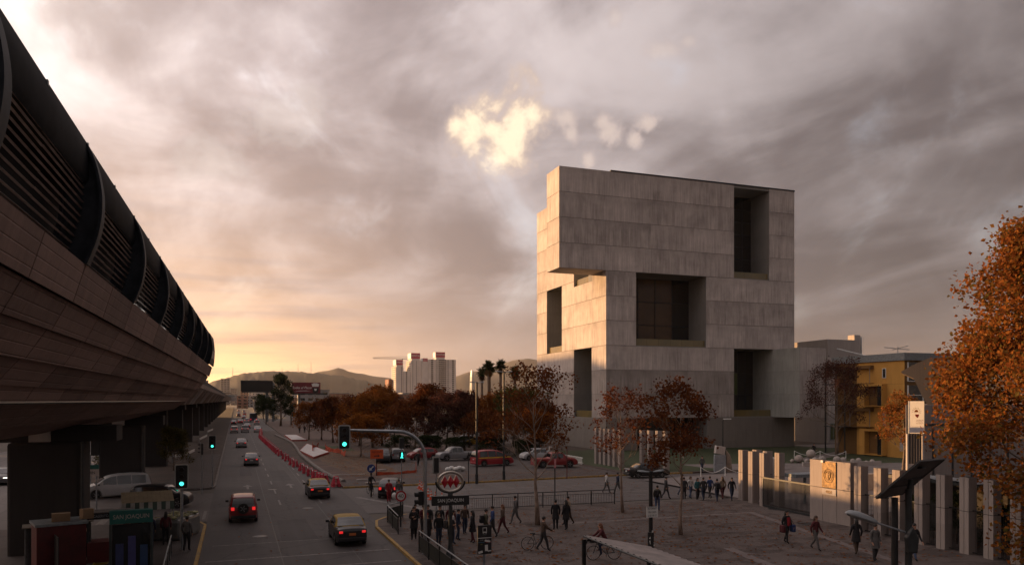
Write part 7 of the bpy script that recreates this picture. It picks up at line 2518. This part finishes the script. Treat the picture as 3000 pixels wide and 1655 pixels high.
def pose_mesh(key):
    """one continuous body grown from a joint skeleton; slots: top, trousers, shoes, skin. Faces +Y."""
    if key in POSES:
        return POSES[key]
    st_, arm, sit = {'stand': (.04, .0, 0), 'walk': (.24, .20, 0), 'stroll': (.14, .12, 0), 'phone': (.03, -1, 0), 'ride': (0, -2, 1), 'push': (.22, -2, 0), 'carry': (.10, -3, 0)}[key]
    J, E_, RAD, REG = [], [], [], []
    def j(p, r, reg, par=None):
        J.append(p)
        RAD.append(r)
        REG.append(reg)
        if par is not None:
            E_.append((par, len(J) - 1))
        return len(J) - 1
    lean = .0 if not sit else .28
    pel = j((0, 0, .96), (.150, .110), 0)
    wa = j((0, lean * .35, 1.12), (.130, .098), 0, pel)
    ch = j((0, lean * .75 + .01, 1.31), (.160, .115), 0, wa)
    nb = j((0, lean + .0, 1.45), (.085, .075), 0, ch)
    nk = j((0, lean + .02, 1.51), (.052, .054), 3, nb)
    hd = j((0, lean + .045, 1.59), (.066, .082), 3, nk)
    h2 = j((0, lean + .035, 1.67), (.074, .094), 3, hd)
    j((0, lean + .02, 1.735), (.048, .062), 3, h2)
    hands = []
    for sg in (-1, 1):
        s_ = st_ * sg
        hp = j((sg * .092, 0, .90), (.098, .100), 1, pel)
        if sit:
            up = .16 if sg > 0 else -.04
            kn = j((sg * .10, .36, .74 + up), (.066, .07), 1, hp)
            an = j((sg * .10, .26, .34 + up), (.042, .045), 1, kn)
        else:
            kn = j((sg * .095, s_ * .55 + .03, .50), (.062, .066), 1, hp)
            an = j((sg * .095, s_ * 1.05 - (.10 if s_ < 0 else 0), .095 + (.05 if s_ < -.15 else 0)), (.042, .046), 1, kn)
        a0 = J[an]
        j((a0[0] + sg * .02, a0[1] + .13, max(.035, a0[2] - .062)), (.040, .032), 2, an)
        sh = j((sg * .185, J[nb][1] * .95, 1.405), (.068, .066), 0, nb)
        if arm >= 0:
            el = j((sg * .245, J[sh][1] - arm * sg * .45 - .02, 1.135), (.050, .050), 0, sh)
            wr = j((sg * .235, J[sh][1] - arm * sg * .85 + .10, .905), (.034, .034), 0, el)
        elif arm == -1:
            el = j((sg * .225, .02, 1.14), (.050, .050), 0, sh)
            wr = j((sg * .07, .25, 1.19 + .05 * sg), (.034, .034), 0, el)
        elif arm == -2:
            el = j((sg * .25, J[sh][1] + .16, 1.20), (.050, .050), 0, sh)
            wr = j((sg * .24, J[sh][1] + .40, 1.06), (.034, .034), 0, el)
        else:
            el = j((sg * .25, .02, 1.14), (.050, .050), 0, sh)
            wr = j((sg * .20, .20, .98), (.034, .034), 0, el)
        d = (Vector(J[wr]) - Vector(J[el])).normalized()
        pm = j(tuple(Vector(J[wr]) + d * .085), (.036, .022), 3, wr)
        hands.append((Vector(J[wr]), d, sg))
    me = bpy.data.meshes.new('skeleton')
    me.from_pydata(J, E_, [])
    o = bpy.data.objects.new('skeleton', me)
    COL.objects.link(o)
    sk = o.modifiers.new('skin', 'SKIN')
    for i, r in enumerate(RAD):
        me.skin_vertices[0].data[i].radius = r if REG[i] >= 2 else (r[0] * 1.16, r[1] * 1.18)
    me.skin_vertices[0].data[pel].use_root = True
    ss = o.modifiers.new('subsurf', 'SUBSURF')
    ss.levels = ss.render_levels = 1
    dg = bpy.context.evaluated_depsgraph_get()
    body = bpy.data.meshes.new_from_object(o.evaluated_get(dg))
    bpy.data.objects.remove(o)
    # add fingers, nose and ears
    ex = MB()
    for w, d, sg in hands:
        c = w + d * .10
        up = Vector((0, .9, .1)) if abs(d.y) < .8 else Vector((0, 0, 1))
        sd = d.cross(up).normalized()
        ac = sd.cross(d).normalized()
        for k, L in enumerate((.062, .074, .070, .054)):
            b = c + ac * (.030 - .020 * k)
            ex.tube([b - d * .02, b + d * L * .55, b + d * L * .95 - sd * .022 * sg], [.010, .009, .007], 5)
        b = w + d * .055 + ac * .034
        ex.tube([b - ac * .01, b + ac * .022 + d * .025, b + ac * .024 + d * .058], [.011, .010, .008], 5)
    hy, hz = J[h2][1], J[h2][2]
    fy = hy + .098
    ex.add([(-.014, fy - .012, hz - .055), (.014, fy - .012, hz - .055), (0, fy + .018, hz - .05), (0, fy - .008, hz - .005)], [(0, 1, 2), (0, 2, 3), (1, 3, 2)])
    for sg in (-1, 1):
        ex.ball((sg * .079, hy - .005, hz - .035), .024, 6, 4, (.4, .8, 1.2))
    k0 = len(body.vertices)
    vs = [tuple(v.co) for v in body.vertices] + ex.v
    fs = [tuple(p.vertices) for p in body.polygons] + [tuple(i + k0 for i in f) for f in ex.f]
    nb_ = len(body.polygons)
    out = bpy.data.meshes.new('body')
    out.from_pydata(vs, [], fs)
    segs = [(Vector(J[a]), Vector(J[b]), REG[b], max(RAD[b])) for a, b in E_]
    reg = []
    for i, p in enumerate(out.polygons):
        if i >= nb_:
            reg.append(3)
            continue
        c = p.center
        best = None
        for a, b, r, w in segs:
            ab = b - a
            t = max(0, min(1, (c - a).dot(ab) / ab.length_squared))
            dd = (c - a - ab * t).length - w * .6
            if best is None or dd < best[0]:
                best = (dd, r)
        reg.append(best[1])
        if c.z < .94 and best[1] == 0 and abs(c.x) < .16:
            reg[-1] = 1
    out.polygons.foreach_set('material_index', reg)
    for m in (CL['black'], CL['jeans'], CL['black'], SKINM):
        out.materials.append(m)
    out.shade_smooth()
    bpy.data.meshes.remove(body)
    # hair cap and long hair
    hair = MB()
    hair.ball((0, hy - .016, hz + .012), .094, 12, 8, (.92, 1.12, 1.0))
    hair.v = [(x, y - max(0, (hz - .035 - z)) * 1.2 if y > hy + .03 and z < hz + .03 else y, max(z, hz - .075)) for x, y, z in hair.v]
    hair.v = [(x, min(y, hy + .070 + (z - hz) * .2), z) for x, y, z in hair.v]
    hm = hair.mesh('hair')
    hm.materials.append(HAIRM['black'])
    hm.shade_smooth()
    lh = MB()
    lh.tube([(0, hy - .035, hz + .03), (0, hy - .065, hz - .07), (0, hy - .075, hz - .20), (0, hy - .07, hz - .34)], [.085, .092, .10, .06], 10)
    lh.v += [(x, y - .004, z) for x, y, z in hair.v]
    lh.f += [tuple(i + len(lh.v) - len(hair.v) for i in f) for f in hair.f]
    lm = lh.mesh('hair')
    lm.materials.append(HAIRM['black'])
    lm.shade_smooth()
    # coat skirt that hangs from the waist to mid thigh
    ct = MB()
    n = 16
    for z, rx, ry in ((1.16, .158, .130), (1.0, .180, .148), (.85, .198, .165), (.62, .222, .20)):
        for k in range(n):
            a = 2 * PI * k / n
            rp = 1 + (.05 * math.sin(5 * a) if z < .9 else 0)
            ct.v.append((rx * rp * math.cos(a), .005 + ry * rp * math.sin(a) + lean * .3 * max(0, z - .95), z))
    for i in range(3):
        for k in range(n):
            ct.f.append((i * n + k, i * n + (k + 1) % n, (i + 1) * n + (k + 1) % n, (i + 1) * n + k))
    cm = ct.mesh('coat')
    cm.materials.append(CL['black'])
    cm.shade_smooth()
    bp_ = MB()
    bp_.box(-.15, .15, -.31, -.13, 1.02, 1.42)
    bp_.box(-.11, .11, -.35, -.311, 1.05, 1.25)
    for sg in (-1, 1):
        bp_.tube([(sg * .10, -.14, 1.40), (sg * .115, .02, 1.475), (sg * .12, .115, 1.36), (sg * .13, .06, 1.15)], .018, 4)
    bm_ = bp_.mesh('backpack')
    bm_.materials.append(CL['black'])
    POSES[key] = dict(body=out, hair=hm, long=lm, coat=cm, pack=bm_, hands=hands)
    return POSES[key]


def person(label, x, y, head, pose='stand', top='black', legs='darkjeans', coat=None, hair='black', long=False, pack=None, h=1.0, z=.13, group=None, shoe='black'):
    """head: heading in degrees, 0 = facing away along +Y, 90 = facing right, 180 = facing the camera side"""
    P_ = pose_mesh(pose)
    t = thing('person', label, 'person', (x, y, z), -R(head), group)
    t.scale = (h, h, h)
    o = link_mesh('body', P_['body'], t)
    for i, m in enumerate((CL[top], CL[legs], CL[shoe], SKINM)):
        o.material_slots[i].link = 'OBJECT'
        o.material_slots[i].material = m
    set_mat(link_mesh('hair', P_['long'] if long else P_['hair'], t), HAIRM[hair] if hair in HAIRM else CL[hair])
    if coat:
        set_mat(link_mesh('coat', P_['coat'], t), CL[coat])
    if pack:
        set_mat(link_mesh('backpack', P_['pack'], t), CL[pack])
    return t


G_BUS = 'people waiting at the bus stop'
G_GATE = 'people crossing toward the campus gate'
# plaza, right side
person('woman in black jacket with red scarf and maroon bag walking on the plaza', 27.9, 34.1, 172, 'stroll', 'black', 'charcoal', long=True)
person('woman in dull red top walking beside the drain cover', 28.0, 32.0, 165, 'walk', 'maroon', 'grey', long=True, hair='brown')
person('woman in a short black coat and boots walking behind the solar lamp head', 29.2, 30.5, 20, 'stroll', 'black', 'brown', coat='black', long=True)
person('person in a long grey coat right of the woman in the short black coat', 28.8, 28.9, 185, 'stand', 'grey', 'charcoal', coat='grey')
person('man in dark jacket, cap and pale blue jeans beside the solar lamp post', 30.7, 28.4, 190, 'walk', 'black', 'jeans')
for sx, nm, c in ((-.34, 'maroon_bag', 'maroon'), (.32, 'blue_bag', 'blue')):
    tb = thing('shoulder_bag', '%s shoulder bag carried by the woman with the red scarf' % ('maroon' if sx < 0 else 'blue'), 'bag', (27.9 + sx, 34.0, .95))
    MB().box(-.10, .10, -.16, .16, -.22, .18).build('bag_body', CL[c], tb, bevel=.05)
    MB().tube([(0, -.12, .17), (-sx * .35, -.04, .46), (0, .12, .17)], .012, 4).build('strap', CL['black'], tb)
MB_sc = MB().tube([(-.05, .13, 1.40), (-.05, .17, 1.2), (-.045, .17, .98)], [.05, .06, .055], 6).tube([(.05, .13, 1.40), (.05, .17, 1.2), (.045, .17, .95)], [.05, .06, .055], 6)
MB_sc.build('scarf', CL['red'], [o for o in bpy.data.objects if o.get('label', '').startswith('woman in black jacket with red scarf')][0], smooth=60)
# gate group
for (x, y, hd_, ps, tp_, lg, extra, lab) in (
    (35.8, 50.0, 195, 'walk', 'black', 'darkjeans', {}, 'tall man in black walking out from the gate pillars'),
    (34.2, 49.6, 15, 'walk', 'grey', 'darkjeans', dict(pack='black'), 'man in grey jacket with a backpack walking toward the gate pillars'),
    (33.8, 50.8, 10, 'stroll', 'charcoal', 'darkjeans', {}, 'person in charcoal jacket at the front left of the gate group'),
    (35.6, 50.9, 5, 'stroll', 'beige', 'maroon', dict(long=True, hair='brown'), 'woman in beige top and maroon trousers left of the tall man in black'),
    (33.8, 51.6, 180, 'stand', 'teal', 'charcoal', dict(long=True), 'woman in teal top in the middle of the gate group'),
    (35.4, 52.3, 0, 'walk', 'blue', 'charcoal', {}, 'person in blue jacket at the back of the gate group'),
    (34.0, 52.9, 170, 'stroll', 'white', 'jeans', dict(long=True, hair='brown'), 'woman in white top and jeans crossing the side street'),
    (34.3, 54.6, 90, 'walk', 'brown', 'darkjeans', {}, 'person in brown jacket farthest back crossing the side street'),
    (33.1, 52.4, 20, 'stand', 'charcoal', 'charcoal', {}, 'person in dark clothes at the left end of the gate group'),
    (27.6, 47.1, 40, 'stand', 'olive', 'jeans', dict(pack='black'), 'man in olive jacket and jeans behind the short black lamp post'),
    (29.2, 58.1, 95, 'walk', 'white', 'grey', {}, 'person in white top crossing the street behind the middle plaza tree'),
    (30.0, 57.6, -85, 'walk', 'navy', 'grey', {}, 'person in navy top crossing the street toward the left'),
    (32.0, 53.3, 100, 'walk', 'charcoal', 'charcoal', {}, 'dark figure striding across the street behind the right plaza tree')):
    person(lab, x, y, hd_, ps, tp_, lg, group=G_GATE, z=.13 if y < 51 else .02, **extra)
# pair and walkers by the left plaza tree
person('person in long black coat, left one of the pair beside the plaza tree', 17.9, 42.3, 20, 'stand', 'black', 'black', coat='black')
person('person in black with long hair, right one of the pair beside the plaza tree', 18.45, 42.0, -15, 'stand', 'black', 'black', coat='black', long=True)
person('walker in grey passing left of the left plaza tree', 16.3, 44.9, -90, 'walk', 'grey', 'grey')
person('walker in pale jacket and brown trousers right of the black clad pair', 19.3, 43.6, -100, 'walk', 'beige', 'brown')
# bus stop crowd
for (x, y, hd_, ps, tp_, lg, extra, lab) in (
    (9.25, 41.9, 190, 'phone', 'black', 'black', dict(coat='black'), 'man in a long black coat reading at the railing gap'),
    (9.35, 39.3, 170, 'stand', 'black', 'black', dict(coat='black', hair='red'), 'person in black with a bright red cap at the kerb railing'),
    (9.7, 43.6, 180, 'stand', 'black', 'charcoal', {}, 'tall person in black below the speed sign'),
    (9.9, 42.4, 160, 'phone', 'maroon', 'black', {}, 'person in dark red jacket reading below the speed sign'),
    (10.3, 42.9, 200, 'stand', 'charcoal', 'black', dict(coat='charcoal', pack='black'), 'person in charcoal coat with pack beside the mast'),
    (10.1, 39.7, 175, 'stand', 'black', 'darkjeans', dict(long=True, hair='brown'), 'woman in black with brown hair right of the mast base'),
    (10.4, 38.4, 150, 'phone', 'black', 'black', dict(long=True, hair='brown', pack='charcoal'), 'woman in black with backpack standing before the metro sign'),
    (10.9, 39.9, 100, 'stand', 'white', 'jeans', dict(long=True), 'woman in white and pale jeans left of the metro sign post'),
    (11.5, 40.9, 120, 'stand', 'navy', 'darkjeans', {}, 'man in navy jacket right of the metro sign post'),
    (12.0, 39.8, -60, 'stand', 'black', 'maroon', dict(coat='black', long=True), 'woman in black coat and maroon tights right of the metro sign'),
    (12.8, 40.0, 95, 'stand', 'olive', 'brown', dict(pack='black'), 'man in olive coat with a big backpack at the right of the crowd'),
    (13.6, 41.2, -80, 'stroll', 'blue', 'charcoal', {}, 'person in blue hooded jacket beyond the crowd'),
    (14.4, 41.8, -90, 'walk', 'brown', 'maroon', dict(long=True, hair='auburn'), 'woman in brown walking at the right edge of the crowd'),
    (10.9, 42.6, 180, 'stand', 'charcoal', 'black', {}, 'person in charcoal half hidden behind the metro sign'),
    (11.4, 42.1, 200, 'stand', 'maroon', 'black', dict(long=True), 'woman in maroon in the second row of the crowd'),
    (12.4, 42.7, 170, 'stand', 'brown', 'darkjeans', {}, 'man in brown jacket at the back of the crowd')):
    person(lab, x, y, hd_, ps, tp_, lg, group=G_BUS, h=rng.uniform(.96, 1.04), **extra)
# by the stopped hatchback
person('man in red tracksuit carrying bags beside the black hatchback', 11.0, 58.6, 185, 'carry', 'red', 'red', z=.0)
person('person in white trousers behind the man in the red tracksuit', 11.7, 58.3, 170, 'stand', 'grey', 'white', z=.0)
tag(MB().ball((0, 0, 0), .22, 10, 6, (1, .8, 1.2)).build('carrier_bag', SIGNWHITE, None, smooth=60, loc=(11.35, 58.2, .55)), 'white carrier bag held by the man in the red tracksuit', 'bag')
# left side under the viaduct
person('man in grey top and black trousers waiting by the large left traffic light', -2.35, 42.6, 20, 'stand', 'grey', 'black')
person('vendor in black at the striped awning stall', -4.9, 44.7, 15, 'stand', 'black', 'black')
person('shopper with a pale backpack before the striped awning stall', -4.2, 44.2, 5, 'stand', 'navy', 'darkjeans', pack='grey')
person('shopper in dark red at the right of the striped awning stall', -3.5, 44.8, 0, 'stand', 'maroon', 'black', long=True)
person('vendor in dark clothes between the red kiosk and the sandwich stall', -6.7, 41.2, 120, 'stand', 'charcoal', 'black')
person('person with yellow collar beside the first pier at the left edge', -13.1, 43.0, 60, 'stand', 'black', 'black')
person('person in white and blue walking on the far west pavement', -34.6, 96, 170, 'walk', 'white', 'jeans', z=0)
# distant figures
person('man in dark clothes walking past the silver pickup', 20.0, 88.3, 180, 'walk', 'charcoal', 'charcoal')
person('woman in red striped top walking with him past the parked pickup', 20.7, 88.1, 180, 'stroll', 'maroon', 'jeans', long=True)
person('dark figure standing far up the park path', 14.0, 186, 180, 'stand', 'black', 'black')
person('second dark figure close by on the far park path', 15.2, 187, 180, 'stand', 'black', 'black')
person('person in black on the path below the concrete building', 74.5, 85.5, 180, 'walk', 'black', 'black')
person('dark figure on the back path beside the plum tree', 91.0, 97.0, 180, 'walk', 'black', 'black', coat='black')
person('person in grey walking beside the stone sculpture', 46.8, 70.6, 180, 'walk', 'grey', 'darkjeans')


# ------------------------------------------------------------------ bicycles
def bicycle(label, x, y, head, z=.13, box=False):
    t = thing('bicycle', label, 'bicycle', (x, y, z), -R(head))
    for yy in (-.52, .52):
        w = MB()
        w.tube([(0, yy + .335 * math.cos(2 * PI * k / 28), .345 + .335 * math.sin(2 * PI * k / 28)) for k in range(29)], .017, 6, cap=False).build('wheel', TYRE, t, smooth=60)
        s = MB()
        for k in range(9):
            a = PI * k / 9
            s.tube([(0, yy - .32 * math.cos(a), .345 - .32 * math.sin(a)), (0, yy + .32 * math.cos(a), .345 + .32 * math.sin(a))], .003, 3, cap=False)
        s.build('spokes', GALV, t, kind='stuff')
    f = MB()
    bb, sc, hdp, rear, front = (0, -.08, .30), (0, -.22, .80), (0, .36, .82), (0, -.52, .345), (0, .52, .345)
    for a, b in ((bb, sc), (bb, hdp), (sc, (0, .34, .74)), (bb, rear), (sc, rear), (hdp, front)):
        f.tube([a, b], .017, 6)
    f.build('frame', DKMET, t)
    MB().tube([(-.28, .24, .98), (-.12, .36, .97), (0, .36, .84), (.12, .36, .97), (.28, .24, .98)], .014, 6).build('handlebar', BLACK, t)
    MB().cbox((0, -.26, .85), (.14, .26, .06)).build('saddle', BLACK, t, bevel=.02)
    MB().tube([(-.12, -.08, .14), (-.12, -.08, .30), (.12, -.08, .30), (.12, -.08, .46)], .012, 5).build('cranks', DKMET, t)
    if box:
        MB().box(-.18, .18, .42, .74, .86, 1.10).build('front_basket', BLACK, t)
    return t


bicycle('bicycle being wheeled across the plaza below the left plaza tree', 14.6, 36.9, 95)
person('person in grey brown clothes wheeling a bicycle across the plaza', 14.75, 36.45, 92, 'push', 'brown', 'charcoal')
bicycle('bicycle with a black front basket ridden behind the bus shelter', 16.7, 33.5, -80, box=True)
person('woman with auburn hair in maroon riding the bicycle behind the shelter', 16.82, 33.5, -80, 'ride', 'maroon', 'navy', hair='auburn', long=True)
bicycle('bicycle ridden toward the avenue behind the blue arrow sign', 10.5, 64.2, 170, z=0)
person('cyclist in black riding behind the blue arrow sign', 10.5, 64.35, 170, 'ride', 'black', 'charcoal', z=0)

# ------------------------------------------------------------------ evening haze over the whole city
hz = bpy.data.materials.new('haze_air')
hz.use_nodes = True
N = NT(hz.node_tree)
o_ = N.n('ShaderNodeOutputMaterial')
v_ = N.n('ShaderNodeVolumePrincipled')
v_.inputs['Color'].default_value = (.90, .80, .72, 1)
v_.inputs['Density'].default_value = HAZE_DENSITY
v_.inputs['Anisotropy'].default_value = .35
N.l(v_.outputs[0], o_.inputs['Volume'])
hb = MB().box(-4700, 4700, -4700, 4700, -1.1, 330).build('haze', hz, None, kind='stuff')

pa = MB()
for x0, x1, y0, y1 in ((2.4, 4.4, 44.5, 52.5), (-1.2, .6, 60, 66), (6.2, 7.8, 52, 56.2), (3.4, 5.2, 78, 90), (.4, 1.6, 84, 110), (6.0, 7.0, 46.0, 48.0)):
    pa.add([(x0, y0, .0065), (x1, y0 + .2, .0065), (x1 - .1, y1, .0065), (x0 + .1, y1 - .15, .0065)], [(0, 1, 2, 3)])
struct('road_patches', pa, asphalt_mat('patched_asphalt', (.040, .035, .036)))
for i, (x, y) in enumerate(((1.3, 46.5), (4.9, 57.5), (3.0, 70.5))):
    t = thing('manhole_cover', 'round iron manhole cover in the avenue, %s from the camera' % ORD[i], 'manhole cover', (x, y, .0095), i)
    MB().lathe([(.42, 0), (.42, .006)], n=24).build('rim', KERB, t)
    MB().lathe([(.35, .0065), (.35, .011)], n=24).build('lid', DKMET, t)
